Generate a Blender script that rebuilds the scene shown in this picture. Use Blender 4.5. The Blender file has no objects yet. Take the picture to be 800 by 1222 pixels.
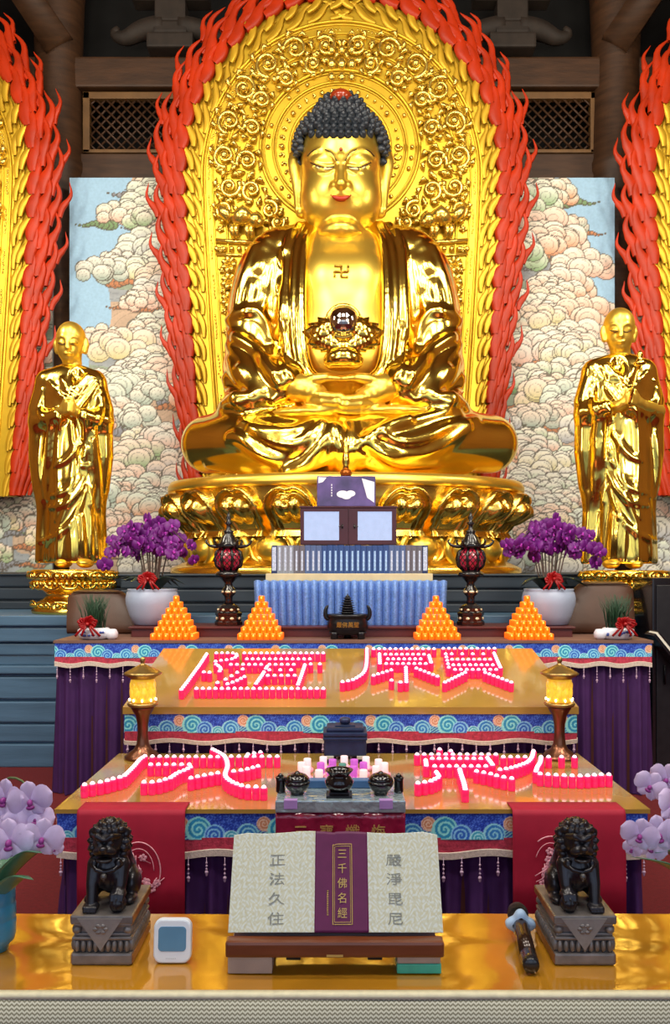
import bpy, bmesh, math, random
import numpy as np
from mathutils import Vector, Matrix

random.seed(11)
rng = np.random.default_rng(5)
SC = bpy.context.scene
COL = SC.collection
PI = math.pi

# the camera stands at x=0, y=0; one metre at depth d spans 1000/d pixels of the photograph
F, CX, HY, EYE = 1000.0, 400.0, 676.0, 1.75


def at(px, py, d):
    """point of the hall seen at photograph position px, py, at the depth d it really stands at"""
    return Vector(((px - CX) * d / F, d, EYE - (py - HY) * d / F))


def on(px, d, z):
    return Vector(((px - CX) * d / F, d, z))


# ------------------------------------------------------------------ materials
MATS = {}


def mat(name, col, rough=0.5, metal=0.0, emit=None, estr=0.0, vary=0.0, vscale=20.0, bump=0.0, bscale=60.0,
        coat=0.0, spec=0.5, attr=None, trans=0.0, alpha=1.0, rvary=0.0, sss=0.0, ior=1.45, detail=3.0, vstretch=None):
    if name in MATS:
        return MATS[name]
    m = bpy.data.materials.new(name)
    m.use_nodes = True
    nt = m.node_tree
    b = nt.nodes['Principled BSDF']
    c4 = (col[0], col[1], col[2], 1)
    b.inputs['Base Color'].default_value = c4
    b.inputs['Roughness'].default_value = rough
    b.inputs['Metallic'].default_value = metal
    b.inputs['IOR'].default_value = ior
    b.inputs['Specular IOR Level'].default_value = spec
    b.inputs['Coat Weight'].default_value = coat
    b.inputs['Coat Roughness'].default_value = 0.08
    b.inputs['Transmission Weight'].default_value = trans
    b.inputs['Alpha'].default_value = alpha
    if emit is not None:
        b.inputs['Emission Color'].default_value = (*emit, 1)
        b.inputs['Emission Strength'].default_value = estr
    tc = nt.nodes.new('ShaderNodeTexCoord')
    vec = tc.outputs['Object']
    if vstretch:
        mp = nt.nodes.new('ShaderNodeMapping')
        mp.inputs['Scale'].default_value = vstretch
        nt.links.new(vec, mp.inputs['Vector'])
        vec = mp.outputs['Vector']
    src = None
    if attr:
        a = nt.nodes.new('ShaderNodeAttribute')
        a.attribute_name = attr
        src = a.outputs['Color']
        nt.links.new(src, b.inputs['Base Color'])
    if vary > 0 or rvary > 0:
        n = nt.nodes.new('ShaderNodeTexNoise')
        n.inputs['Scale'].default_value = vscale
        n.inputs['Detail'].default_value = detail
        nt.links.new(vec, n.inputs['Vector'])
        if vary > 0:
            mr = nt.nodes.new('ShaderNodeMapRange')
            mr.inputs['From Min'].default_value = 0.3
            mr.inputs['From Max'].default_value = 0.7
            mr.inputs['To Min'].default_value = 1 - vary
            mr.inputs['To Max'].default_value = 1 + vary
            nt.links.new(n.outputs['Fac'], mr.inputs['Value'])
            mx = nt.nodes.new('ShaderNodeMix')
            mx.data_type = 'RGBA'
            mx.blend_type = 'MULTIPLY'
            mx.inputs['Factor'].default_value = 1
            if src:
                nt.links.new(src, mx.inputs['A'])
            else:
                mx.inputs['A'].default_value = c4
            nt.links.new(mr.outputs['Result'], mx.inputs['B'])
            nt.links.new(mx.outputs['Result'], b.inputs['Base Color'])
        if rvary > 0:
            m2 = nt.nodes.new('ShaderNodeMapRange')
            m2.inputs['To Min'].default_value = max(0.02, rough - rvary)
            m2.inputs['To Max'].default_value = rough + rvary
            nt.links.new(n.outputs['Fac'], m2.inputs['Value'])
            nt.links.new(m2.outputs['Result'], b.inputs['Roughness'])
    if bump > 0:
        n = nt.nodes.new('ShaderNodeTexNoise')
        n.inputs['Scale'].default_value = bscale
        n.inputs['Detail'].default_value = 3
        nt.links.new(vec, n.inputs['Vector'])
        bp = nt.nodes.new('ShaderNodeBump')
        bp.inputs['Strength'].default_value = bump
        bp.inputs['Distance'].default_value = 0.02
        nt.links.new(n.outputs['Fac'], bp.inputs['Height'])
        nt.links.new(bp.outputs['Normal'], b.inputs['Normal'])
        if coat:
            nt.links.new(bp.outputs['Normal'], b.inputs['Coat Normal'])
    MATS[name] = m
    return m


# ------------------------------------------------------------------ tagging and objects
def tag(o, label=None, cat=None, group=None, kind=None):
    if label:
        o['label'] = label
    if cat:
        o['category'] = cat
    if group:
        o['group'] = group
    if kind:
        o['kind'] = kind
    return o


def thing(name, loc, label, cat, group=None):
    o = bpy.data.objects.new(name, None)
    o.empty_display_size = 0.05
    o.location = loc
    COL.objects.link(o)
    return tag(o, label, cat, group)


def origin_of(o):
    p = Vector((0, 0, 0))
    while o is not None:
        p = p + o.location
        o = o.parent
    return p


def copy_thing(o, loc=None, parent=None):
    c = o.copy()
    COL.objects.link(c)
    if parent is not None:
        c.parent = parent
    if loc is not None:
        c.location = loc
    for ch in o.children:
        copy_thing(ch, None, c)
    return c


def link_mesh(name, me, parent=None, org=None):
    o = bpy.data.objects.new(name, me)
    COL.objects.link(o)
    if parent is not None:
        o.parent = parent
    if org is not None:
        o.location = org
    return o


class MB:
    """collects shapes in hall coordinates and links them as one mesh object"""

    def __init__(s):
        s.v, s.f, s.m, s.sm = [], [], [], []

    def add(s, vs, fs, mi=0, smooth=True):
        b = len(s.v)
        s.v.extend(tuple(p) for p in vs)
        for f in fs:
            s.f.append(tuple(b + i for i in f))
            s.m.append(mi)
            s.sm.append(smooth)

    def box(s, lo, hi, bev=0.0, mi=0, M=None):
        bm = bmesh.new()
        bmesh.ops.create_cube(bm, size=1)
        lo, hi = Vector(lo), Vector(hi)
        for v in bm.verts:
            v.co = Vector(((v.co.x + .5) * (hi.x - lo.x) + lo.x, (v.co.y + .5) * (hi.y - lo.y) + lo.y,
                           (v.co.z + .5) * (hi.z - lo.z) + lo.z))
        if bev > 0:
            bmesh.ops.bevel(bm, geom=bm.edges[:], offset=bev, segments=2, affect='EDGES', profile=0.6)
        s.bm(bm, mi, M, smooth=False)

    def bm(s, bm, mi=0, M=None, smooth=True):
        bm.verts.index_update()
        vs = [(M @ v.co if M is not None else v.co.copy()) for v in bm.verts]
        s.add(vs, [[v.index for v in f.verts] for f in bm.faces], mi, smooth)
        bm.free()

    def lathe(s, prof, c, n=32, mi=0, sx=1.0, sy=1.0, smooth=True, cap=True, rot=0.0):
        """prof: list of (radius, z) from bottom to top, around the point c"""
        vs, fs = [], []
        for r, z in prof:
            for k in range(n):
                a = 2 * PI * k / n + rot
                vs.append((c[0] + r * sx * math.cos(a), c[1] + r * sy * math.sin(a), c[2] + z))
        for i in range(len(prof) - 1):
            for k in range(n):
                k2 = (k + 1) % n
                fs.append((i * n + k, i * n + k2, (i + 1) * n + k2, (i + 1) * n + k))
        if cap:
            fs.append(tuple(range(n))[::-1])
            fs.append(tuple((len(prof) - 1) * n + k for k in range(n)))
        s.add(vs, fs, mi, smooth)

    def tube(s, pts, rad, n=8, mi=0, flat=1.0, fn=None):
        """round tube along pts; flat < 1 flattens it along fn"""
        pts = [Vector(p) for p in pts]
        if not hasattr(rad, '__len__'):
            rad = [rad] * len(pts)
        vs, fs = [], []
        up = Vector(fn) if fn is not None else None
        prev = None
        for i, p in enumerate(pts):
            t = (pts[min(i + 1, len(pts) - 1)] - pts[max(i - 1, 0)])
            if t.length < 1e-9:
                t = Vector((0, 0, 1))
            t.normalize()
            if up is not None:
                w = up - t * up.dot(t)
            elif prev is None:
                w = t.orthogonal()
            else:
                w = prev - t * prev.dot(t)
            if w.length < 1e-6:
                w = t.orthogonal()
            w.normalize()
            prev = w
            u = t.cross(w)
            for k in range(n):
                a = 2 * PI * k / n
                vs.append(p + u * (math.cos(a) * rad[i]) + w * (math.sin(a) * rad[i] * flat))
        m = len(pts)
        for i in range(m - 1):
            for k in range(n):
                k2 = (k + 1) % n
                fs.append((i * n + k, i * n + k2, (i + 1) * n + k2, (i + 1) * n + k))
        fs.append(tuple(range(n))[::-1])
        fs.append(tuple((m - 1) * n + k for k in range(n)))
        s.add(vs, fs, mi, True)

    def ball(s, c, r, nu=14, nv=9, mi=0, M=None):
        if not hasattr(r, '__len__'):
            r = (r, r, r)
        vs, fs = [], []
        for j in range(nv + 1):
            ph = PI * j / nv
            for k in range(nu):
                a = 2 * PI * k / nu
                p = Vector((r[0] * math.sin(ph) * math.cos(a), r[1] * math.sin(ph) * math.sin(a), r[2] * math.cos(ph)))
                if M is not None:
                    p = M @ p
                vs.append(Vector(c) + p)
        for j in range(nv):
            for k in range(nu):
                k2 = (k + 1) % nu
                fs.append((j * nu + k, (j + 1) * nu + k, (j + 1) * nu + k2, j * nu + k2))
        s.add(vs, fs, mi, True)

    def grid(s, P, mi=0, smooth=True, close_u=False):
        """P[i][j] points"""
        ni, nj = len(P), len(P[0])
        vs = [p for row in P for p in row]
        fs = []
        for i in range(ni - (0 if close_u else 1)):
            i2 = (i + 1) % ni
            for j in range(nj - 1):
                fs.append((i * nj + j, i2 * nj + j, i2 * nj + j + 1, i * nj + j + 1))
        s.add(vs, fs, mi, smooth)

    def plate(s, poly, y0, y1, mi=0):
        """polygon in x,z extruded from depth y0 to y1"""
        n = len(poly)
        vs = [(p[0], y0, p[1]) for p in poly] + [(p[0], y1, p[1]) for p in poly]
        fs = [tuple(range(n)), tuple(range(n, 2 * n))[::-1]]
        for k in range(n):
            k2 = (k + 1) % n
            fs.append((k2, k, n + k, n + k2))
        s.add(vs, fs, mi, False)

    def build(s, name, mats, parent=None, smooth=None, org=None):
        if not isinstance(mats, (list, tuple)):
            mats = [mats]
        v = np.array(s.v, dtype=np.float64).reshape(-1, 3)
        if parent is not None:
            o0 = np.array(origin_of(parent))
            loc = None
        else:
            lo, hi = v.min(0), v.max(0)
            o0 = np.array([(lo[0] + hi[0]) / 2, (lo[1] + hi[1]) / 2, lo[2]]) if org is None else np.array(org)
            loc = Vector(o0)
        v = v - o0
        me = bpy.data.meshes.new(name)
        me.from_pydata([tuple(p) for p in v], [], s.f)
        for m in mats:
            me.materials.append(m)
        me.polygons.foreach_set('material_index', s.m)
        me.polygons.foreach_set('use_smooth', s.sm if smooth is None else [smooth] * len(s.f))
        me.update()
        bm = bmesh.new()
        bm.from_mesh(me)
        bmesh.ops.recalc_face_normals(bm, faces=bm.faces[:])
        bm.to_mesh(me)
        bm.free()
        return link_mesh(name, me, parent, loc)


def np_mesh(name, V, Q, mats, parent=None, smooth=True, colors=None, org=None):
    """a quad mesh straight from numpy arrays, in hall coordinates"""
    V = np.asarray(V, dtype=np.float64)
    if parent is not None:
        o0, loc = np.array(origin_of(parent)), None
    else:
        lo, hi = V.min(0), V.max(0)
        o0 = np.array([(lo[0] + hi[0]) / 2, (lo[1] + hi[1]) / 2, lo[2]]) if org is None else np.array(org)
        loc = Vector(o0)
    W = (V - o0).astype(np.float32)
    Q = np.asarray(Q, dtype=np.int32)
    me = bpy.data.meshes.new(name)
    me.vertices.add(len(W))
    me.vertices.foreach_set('co', W.ravel())
    n, k = Q.shape
    me.loops.add(n * k)
    me.polygons.add(n)
    me.loops.foreach_set('vertex_index', Q.ravel())
    me.polygons.foreach_set('loop_start', np.arange(0, n * k, k, dtype=np.int32))
    me.polygons.foreach_set('use_smooth', np.full(n, smooth, dtype=bool))
    for m in (mats if isinstance(mats, (list, tuple)) else [mats]):
        me.materials.append(m)
    if colors is not None:
        a = me.color_attributes.new('paint', 'FLOAT_COLOR', 'POINT')
        c4 = np.ones((len(W), 4), dtype=np.float32)
        c4[:, :3] = colors
        a.data.foreach_set('color', c4.ravel())
    me.update(calc_edges=True)
    me.validate()
    return link_mesh(name, me, parent, loc)


def grid_quads(ni, nj):
    i, j = np.meshgrid(np.arange(ni - 1), np.arange(nj - 1), indexing='ij')
    a = (i * nj + j).ravel()
    return np.stack([a, a + nj, a + nj + 1, a + 1], 1)


def srgb(r, g, b):
    def f(c):
        c = c / 255.0
        return c / 12.92 if c <= 0.04045 else ((c + 0.055) / 1.055) ** 2.4
    return (f(r), f(g), f(b))


def spline(pts, n):
    """smooth resampling (Catmull-Rom) of a list of tuples"""
    P = np.array([tuple(p) for p in pts], dtype=float)
    if len(P) < 3:
        t = np.linspace(0, 1, n)[:, None]
        return P[0] * (1 - t) + P[-1] * t
    Q = np.vstack([2 * P[0] - P[1], P, 2 * P[-1] - P[-2]])
    m = len(P) - 1
    out = []
    for u in np.linspace(0, m, n):
        i = min(int(u), m - 1)
        t = u - i
        a, b, c, d = Q[i], Q[i + 1], Q[i + 2], Q[i + 3]
        out.append(0.5 * ((2 * b) + (-a + c) * t + (2 * a - 5 * b + 4 * c - d) * t * t + (-a + 3 * b - 3 * c + d) * t ** 3))
    return np.array(out)


# ------------------------------------------------------------------ sculpting with distance fields
class Sculpt:
    def __init__(s, lo, hi, h):
        s.lo = np.array(lo, dtype=np.float32)
        s.h = h
        s.n = np.ceil((np.array(hi) - s.lo) / h).astype(int) + 1
        s.D = np.full(s.n, 1.0, dtype=np.float32)

    def _reg(s, lo, hi):
        a = np.maximum(np.floor((np.array(lo) - s.lo) / s.h).astype(int), 0)
        b = np.minimum(np.ceil((np.array(hi) - s.lo) / s.h).astype(int) + 1, s.n)
        if (b <= a).any():
            return None, None
        sl = tuple(slice(int(i), int(j)) for i, j in zip(a, b))
        ax = [s.lo[i] + s.h * np.arange(a[i], b[i], dtype=np.float32) for i in range(3)]
        return sl, (ax[0][:, None, None], ax[1][None, :, None], ax[2][None, None, :])

    def _mix(s, sl, d, k, op):
        D = s.D[sl]
        if op == 'add':
            if k > 0:
                h = np.maximum(k - np.abs(D - d), 0) / k
                s.D[sl] = np.minimum(D, d) - h * h * k * 0.25
            else:
                s.D[sl] = np.minimum(D, d)
        else:
            d = -d
            if k > 0:
                h = np.maximum(k - np.abs(D - d), 0) / k
                s.D[sl] = np.maximum(D, d) + h * h * k * 0.25
            else:
                s.D[sl] = np.maximum(D, d)

    def blob(s, c, r, k=0.0, op='add', R=None):
        c = np.array(c, dtype=np.float32)
        if not hasattr(r, '__len__'):
            r = (r, r, r)
        m = (max(r) if R is not None else np.array(r)) + k + 4 * s.h
        sl, g = s._reg(c - m, c + m)
        if sl is None:
            return
        x, y, z = g[0] - c[0], g[1] - c[1], g[2] - c[2]
        if R is not None:
            Ri = R.transposed()
            x, y, z = (Ri[0][0] * x + Ri[0][1] * y + Ri[0][2] * z, Ri[1][0] * x + Ri[1][1] * y + Ri[1][2] * z,
                       Ri[2][0] * x + Ri[2][1] * y + Ri[2][2] * z)
        k0 = np.sqrt((x / r[0]) ** 2 + (y / r[1]) ** 2 + (z / r[2]) ** 2)
        k1 = np.sqrt((x / r[0] ** 2) ** 2 + (y / r[1] ** 2) ** 2 + (z / r[2] ** 2) ** 2)
        d = k0 * (k0 - 1) / np.maximum(k1, 1e-6)
        s._mix(sl, d.astype(np.float32), k, op)

    def cap(s, a, b, ra, rb, k=0.0, op='add'):
        a, b = np.array(a, dtype=np.float32), np.array(b, dtype=np.float32)
        m = max(ra, rb) + k + 4 * s.h
        sl, g = s._reg(np.minimum(a, b) - m, np.maximum(a, b) + m)
        if sl is None:
            return
        ba = b - a
        L2 = float(ba @ ba) + 1e-9
        px, py, pz = g[0] - a[0], g[1] - a[1], g[2] - a[2]
        t = np.clip((px * ba[0] + py * ba[1] + pz * ba[2]) / L2, 0, 1)
        d = np.sqrt((px - ba[0] * t) ** 2 + (py - ba[1] * t) ** 2 + (pz - ba[2] * t) ** 2) - (ra + (rb - ra) * t)
        s._mix(sl, d, k, op)

    def path(s, pts, rad, k=0.0, op='add', n=None):
        if n:
            pts = spline(pts, n)
            if hasattr(rad, '__len__'):
                rad = np.interp(np.linspace(0, 1, n), np.linspace(0, 1, len(rad)), rad)
        if not hasattr(rad, '__len__'):
            rad = [rad] * len(pts)
        s.chain([(pts[i], pts[i + 1], rad[i], rad[i + 1]) for i in range(len(pts) - 1)], k, op)

    def chain(s, segs, k=0.0, op='add'):
        """a string of tapered capsules, joined hard among themselves and softly with the rest"""
        if not segs:
            return
        E = np.array([list(a) for a, b, ra, rb in segs] + [list(b) for a, b, ra, rb in segs], dtype=np.float32)
        m = max(max(q[2], q[3]) for q in segs) + k + 4 * s.h
        sl, g = s._reg(E.min(0) - m, E.max(0) + m)
        if sl is None:
            return
        o = [x.start for x in sl]
        dd = np.full(tuple(x.stop - x.start for x in sl), 9.0, dtype=np.float32)
        for a, b, ra, rb in segs:
            a, b = np.array(a, dtype=np.float32), np.array(b, dtype=np.float32)
            m = max(ra, rb) + k + 4 * s.h
            l2, g = s._reg(np.minimum(a, b) - m, np.maximum(a, b) + m)
            if l2 is None:
                continue
            l3 = tuple(slice(x.start - o[i], x.stop - o[i]) for i, x in enumerate(l2))
            ba = b - a
            L2 = float(ba @ ba) + 1e-9
            px, py, pz = g[0] - a[0], g[1] - a[1], g[2] - a[2]
            t = np.clip((px * ba[0] + py * ba[1] + pz * ba[2]) / L2, 0, 1)
            d = np.sqrt((px - ba[0] * t) ** 2 + (py - ba[1] * t) ** 2 + (pz - ba[2] * t) ** 2) - (ra + (rb - ra) * t)
            dd[l3] = np.minimum(dd[l3], d)
        s._mix(sl, dd, k, op)

    def rbox(s, c, r, rnd, k=0.0, op='add'):
        c = np.array(c, dtype=np.float32)
        m = np.array(r) + k + 4 * s.h
        sl, g = s._reg(c - m, c + m)
        if sl is None:
            return
        q = [np.abs(g[i] - c[i]) - (r[i] - rnd) for i in range(3)]
        o = np.sqrt(np.maximum(q[0], 0) ** 2 + np.maximum(q[1], 0) ** 2 + np.maximum(q[2], 0) ** 2)
        d = o + np.minimum(np.maximum(np.maximum(q[0], q[1]), q[2]), 0) - rnd
        s._mix(sl, d.astype(np.float32), k, op)

    def val(s, p):
        q = (np.array(p) - s.lo) / s.h
        i = np.floor(q).astype(int)
        if (i < 0).any() or (i >= s.n - 1).any():
            return 1.0
        f = q - i
        c = s.D[i[0]:i[0] + 2, i[1]:i[1] + 2, i[2]:i[2] + 2]
        c = c[0] * (1 - f[0]) + c[1] * f[0]
        c = c[0] * (1 - f[1]) + c[1] * f[1]
        return float(c[0] * (1 - f[2]) + c[1] * f[2])

    def hit(s, px, py, off=0.0):
        """first point of the surface in the direction of photograph position px, py"""
        d = s.lo[1]
        end = s.lo[1] + s.h * s.n[1]
        last = None
        while d < end:
            p = at(px, py, d)
            v = s.val(p)
            if v < 0:
                return at(px, py, d - s.h * 0.5 + off)
            d += max(s.h * 0.6, min(v * 0.7, 0.5)) if v < 0.9 else s.h * 2
        return None

    def ridge(s, pix, r, k, n=24, op='add', off=0.0, taper=True):
        """a fold drawn over the surface along photograph positions; r in metres"""
        pts = []
        for q in spline(pix, n):
            h = s.hit(q[0], q[1], off)
            if h is not None:
                pts.append(h)
            elif pts:
                pass
        if len(pts) < 3:
            return
        P = np.array([tuple(q) for q in pts])
        for _ in range(4):      # even out the depth along the fold
            P[1:-1] = 0.25 * P[:-2] + 0.5 * P[1:-1] + 0.25 * P[2:]
        pts = [Vector(q) for q in P]
        m = len(pts)
        rad = [r * ((0.35 + 0.65 * math.sin(PI * (0.08 + 0.84 * i / (m - 1)))) if taper else 1) for i in range(m)]
        s.chain([(pts[i], pts[i + 1], rad[i], rad[i + 1]) for i in range(m - 1)
                 if (pts[i] - pts[i + 1]).length < 0.35 * max(1, 12 * s.h)], k, op)

    def mesh(s, smooth=0):
        D = s.D.copy()
        D[0], D[-1], D[:, 0], D[:, -1], D[:, :, 0], D[:, :, -1] = 1, 1, 1, 1, 1, 1
        I = D < 0
        c = [(i, j, k) for i in (0, 1) for j in (0, 1) for k in (0, 1)]
        nx, ny, nz = D.shape
        cnt = np.zeros((nx - 1, ny - 1, nz - 1), dtype=np.int8)
        for (i, j, k) in c:
            cnt += I[i:nx - 1 + i, j:ny - 1 + j, k:nz - 1 + k]
        act = np.argwhere((cnt > 0) & (cnt < 8))
        idx = np.full(cnt.shape, -1, dtype=np.int32)
        idx[act[:, 0], act[:, 1], act[:, 2]] = np.arange(len(act))
        vals = np.stack([D[act[:, 0] + i, act[:, 1] + j, act[:, 2] + k] for (i, j, k) in c], 1)
        acc = np.zeros((len(act), 3))
        num = np.zeros(len(act))
        for a in range(8):
            for b in range(a + 1, 8):
                if sum(abs(c[a][q] - c[b][q]) for q in range(3)) != 1:
                    continue
                va, vb = vals[:, a], vals[:, b]
                m = (va < 0) != (vb < 0)
                t = np.where(m, va / np.where(np.abs(va - vb) < 1e-12, 1, va - vb), 0)
                pa, pb = np.array(c[a], float), np.array(c[b], float)
                acc += np.where(m[:, None], pa + t[:, None] * (pb - pa), 0)
                num += m
        V = s.lo + s.h * (act + acc / num[:, None])
        Q = []
        for ax in range(3):
            o = [q for q in range(3) if q != ax]
            sl0 = [slice(1, -1)] * 3
            sl1 = [slice(1, -1)] * 3
            sl0[ax], sl1[ax] = slice(0, -1), slice(1, None)
            A, B = I[tuple(sl0)], I[tuple(sl1)]
            e = np.argwhere(A != B)
            flip = A[e[:, 0], e[:, 1], e[:, 2]]
            base = e.copy()
            base[:, o[0]] += 1
            base[:, o[1]] += 1
            quad = []
            for (u, w) in ((-1, -1), (0, -1), (0, 0), (-1, 0)):
                q = base.copy()
                q[:, o[0]] += u
                q[:, o[1]] += w
                quad.append(idx[q[:, 0], q[:, 1], q[:, 2]])
            quad = np.stack(quad, 1)
            if ax == 1:
                flip = ~flip
            quad[~flip] = quad[~flip][:, ::-1]
            Q.append(quad)
        Q = np.vstack(Q)
        Q = Q[(Q >= 0).all(1)]
        for _ in range(smooth):
            S = np.zeros_like(V)
            N = np.zeros(len(V))
            for a in range(4):
                b = (a + 1) % 4
                np.add.at(S, Q[:, a], V[Q[:, b]])
                np.add.at(S, Q[:, b], V[Q[:, a]])
                np.add.at(N, Q[:, a], 1)
                np.add.at(N, Q[:, b], 1)
            V = V * 0.5 + 0.5 * S / np.maximum(N, 1)[:, None]
        return V, Q

    def build(s, name, m, parent=None, smooth=1, cut=None, keep=None):
        V, Q = s.mesh(smooth)
        return np_mesh(name, V, Q, m, parent)


def text_mesh(body, size, m, name, parent, loc, rot, extrude=0.002, spacing=1.0, align='CENTER'):
    cu = bpy.data.curves.new(name, 'FONT')
    cu.body = body
    cu.size = size
    cu.extrude = extrude
    cu.align_x = align
    cu.align_y = 'CENTER'
    cu.space_line = spacing
    o = bpy.data.objects.new(name, cu)
    COL.objects.link(o)
    dg = bpy.context.evaluated_depsgraph_get()
    dg.update()
    me = bpy.data.meshes.new_from_object(o.evaluated_get(dg))
    bpy.data.objects.remove(o)
    me.name = name
    me.materials.clear()
    me.materials.append(m)
    r = link_mesh(name, me, parent)
    r.rotation_euler = rot
    r.location = Vector(loc) - (origin_of(parent) if parent is not None else Vector((0, 0, 0)))
    return r
# ------------------------------------------------------------------ camera, light, view
cam_d = bpy.data.cameras.new('camera')
cam = bpy.data.objects.new('camera', cam_d)
COL.objects.link(cam)
cam.location = (0, 0, EYE)
cam.rotation_euler = (PI / 2, 0, 0)
cam_d.sensor_fit = 'VERTICAL'
cam_d.sensor_height = 36.0
cam_d.lens = 36.0 * F / 1222.0
cam_d.shift_y = (HY - 611.0) / 1222.0
cam_d.clip_start = 0.05
cam_d.clip_end = 200
SC.camera = cam
SC.view_settings.view_transform = 'Standard'
SC.view_settings.look = 'None'
SC.view_settings.gamma = 1.0
SC.view_settings.use_curve_mapping = False
SC.view_settings.exposure = 0.0
SC.cycles.use_denoising = True
SC.cycles.max_bounces = 8
SC.cycles.glossy_bounces = 6
SC.cycles.diffuse_bounces = 4
SC.cycles.sample_clamp_indirect = 6.0
SC.cycles.caustics_reflective = False
SC.cycles.caustics_refractive = False

w = bpy.data.worlds.new('daylight')
SC.world = w
w.use_nodes = True
nt = w.node_tree
bg = nt.nodes['Background']
tc = nt.nodes.new('ShaderNodeTexCoord')
sep = nt.nodes.new('ShaderNodeSeparateXYZ')
cr = nt.nodes.new('ShaderNodeValToRGB')
cr.color_ramp.elements[0].position = 0.0
cr.color_ramp.elements[0].color = (0.75, 0.85, 1.0, 1)
cr.color_ramp.elements[1].position = 0.6
cr.color_ramp.elements[1].color = (0.42, 0.62, 1.0, 1)
nt.links.new(tc.outputs['Generated'], sep.inputs[0])
nt.links.new(sep.outputs['Z'], cr.inputs[0])
nt.links.new(cr.outputs[0], bg.inputs['Color'])
bg.inputs['Strength'].default_value = 1.3


def lamp(name, loc, target, size, power, col=(1, 0.9, 0.72), size_y=None, spread=None):
    l = bpy.data.lights.new(name, 'AREA')
    l.shape = 'RECTANGLE' if size_y else 'DISK'
    l.size = size
    if size_y:
        l.size_y = size_y
    l.energy = power
    l.color = col
    if spread:
        l.spread = math.radians(spread)
    o = bpy.data.objects.new(name, l)
    COL.objects.link(o)
    o.location = loc
    o.rotation_euler = (Vector(target) - Vector(loc)).to_track_quat('-Z', 'Y').to_euler()
    return o


# hall spotlights follow the statue's highlights; mural, monk and side lights are added
for sx in (-1, 1):
    lamp('hall_spotlight', (sx * 2.3, 3.6, 4.6), (sx * 0.5, 9.2, 4.2), 1.0, 92)
    lamp('hall_spotlight', (sx * 1.9, 4.6, 8.2), (sx * 1.2, 10.2, 4.6), 0.8, 85)
    lamp('mural_fill_light', (sx * 4.4, 6.2, 5.6), (sx * 2.9, 10.6, 3.4), 0.7, 60)
    lamp('monk_fill_light', (sx * 3.4, 3.4, 3.2), (sx * 2.6, 7.7, 2.9), 0.6, 40)
    lamp('side_fill_light', (sx * 6.2, 5.4, 7.6), (sx * 5.0, 10.2, 4.4), 0.8, 70)
for y in (-0.8, 2.2):  # added overhead fill, brightens what the gold reflects
    for x in (-4.0, 0.0, 4.0):
        lamp('overhead_fill_light', (x, y, 9.4), (x * 0.7, y + 3.5, 2.0), 2.0, 150, (1, 0.93, 0.82), 1.0)

# ------------------------------------------------------------------ the hall
M_carpet = mat('red_carpet', srgb(96, 16, 22), 0.9, vary=0.15, vscale=40, bump=0.2, bscale=200)
M_wood = mat('brown_wood', srgb(66, 42, 24), 0.55, vary=0.3, vscale=3, vstretch=(1, 1, 6), bump=0.1, bscale=12)
M_wood_dark = mat('dark_wood', srgb(120, 80, 48), 0.6, vary=0.3, vscale=4)
M_wood_pale = mat('pale_wood', srgb(112, 80, 44), 0.5, vary=0.2, vscale=5)
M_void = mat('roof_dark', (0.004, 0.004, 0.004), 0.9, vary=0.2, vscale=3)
M_hall = mat('hall_wall', srgb(150, 104, 66), 0.7, vary=0.25, vscale=2)
M_court = mat('court_stone', srgb(150, 150, 150), 0.8, vary=0.2, vscale=2)


def structure(mb, name, m, org=None):
    o = mb.build(name, m, org=org)
    o['kind'] = 'structure'
    return o


b = MB(); b.box((-9, -3, -0.1), (9, 12, 0)); structure(b, 'floor', M_carpet)
b = MB(); b.box((-30, -40, -0.2), (30, -3.02, -0.06)); structure(b, 'ground', M_court)
b = MB(); b.box((-9, -3, 10.6), (9, 12, 10.8)); structure(b, 'ceiling', M_wood_dark)
b = MB(); b.box((-9.2, -3, 0), (-9, 12, 10.6)); structure(b, 'wall_left', M_hall)
b = MB(); b.box((9, -3, 0), (9.2, 12, 10.6)); structure(b, 'wall_right', M_hall)
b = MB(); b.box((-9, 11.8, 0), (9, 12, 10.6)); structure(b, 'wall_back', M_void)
b = MB()
b.box((-9, -3.2, 5.2), (9, -3, 10.6))
b.box((-9, -3.2, 0), (-6.0, -3, 5.2))
b.box((6.0, -3.2, 0), (9, -3, 5.2))
for x in (-2.4, 2.4):
    b.box((x - 0.25, -3.2, 0), (x + 0.25, -3, 5.2))
structure(b, 'wall_front', M_hall)

# dais of blue grey stone, with moulded courses
M_stone = mat('dais_stone', srgb(74, 104, 130), 0.42, vary=0.18, vscale=2.5, vstretch=(0.5, 1, 5), bump=0.08, bscale=20)
M_stone_dark = mat('dais_stone_dark', srgb(44, 54, 64), 0.5, vary=0.2, vscale=2.5, vstretch=(0.5, 1, 5))
M_sill = mat('dais_top_stone', srgb(150, 160, 165), 0.4, vary=0.1, vscale=4)


def moulded_block(x0, x1, d_front, d_back, courses):
    """courses: (z0, z1, front offset); each course is a bevelled slab"""
    mb = MB()
    for (z0, z1, off) in courses:
        mb.box((x0 - off, d_front - off, z0), (x1 + off, d_back, z1), 0.012)
    return mb


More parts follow.
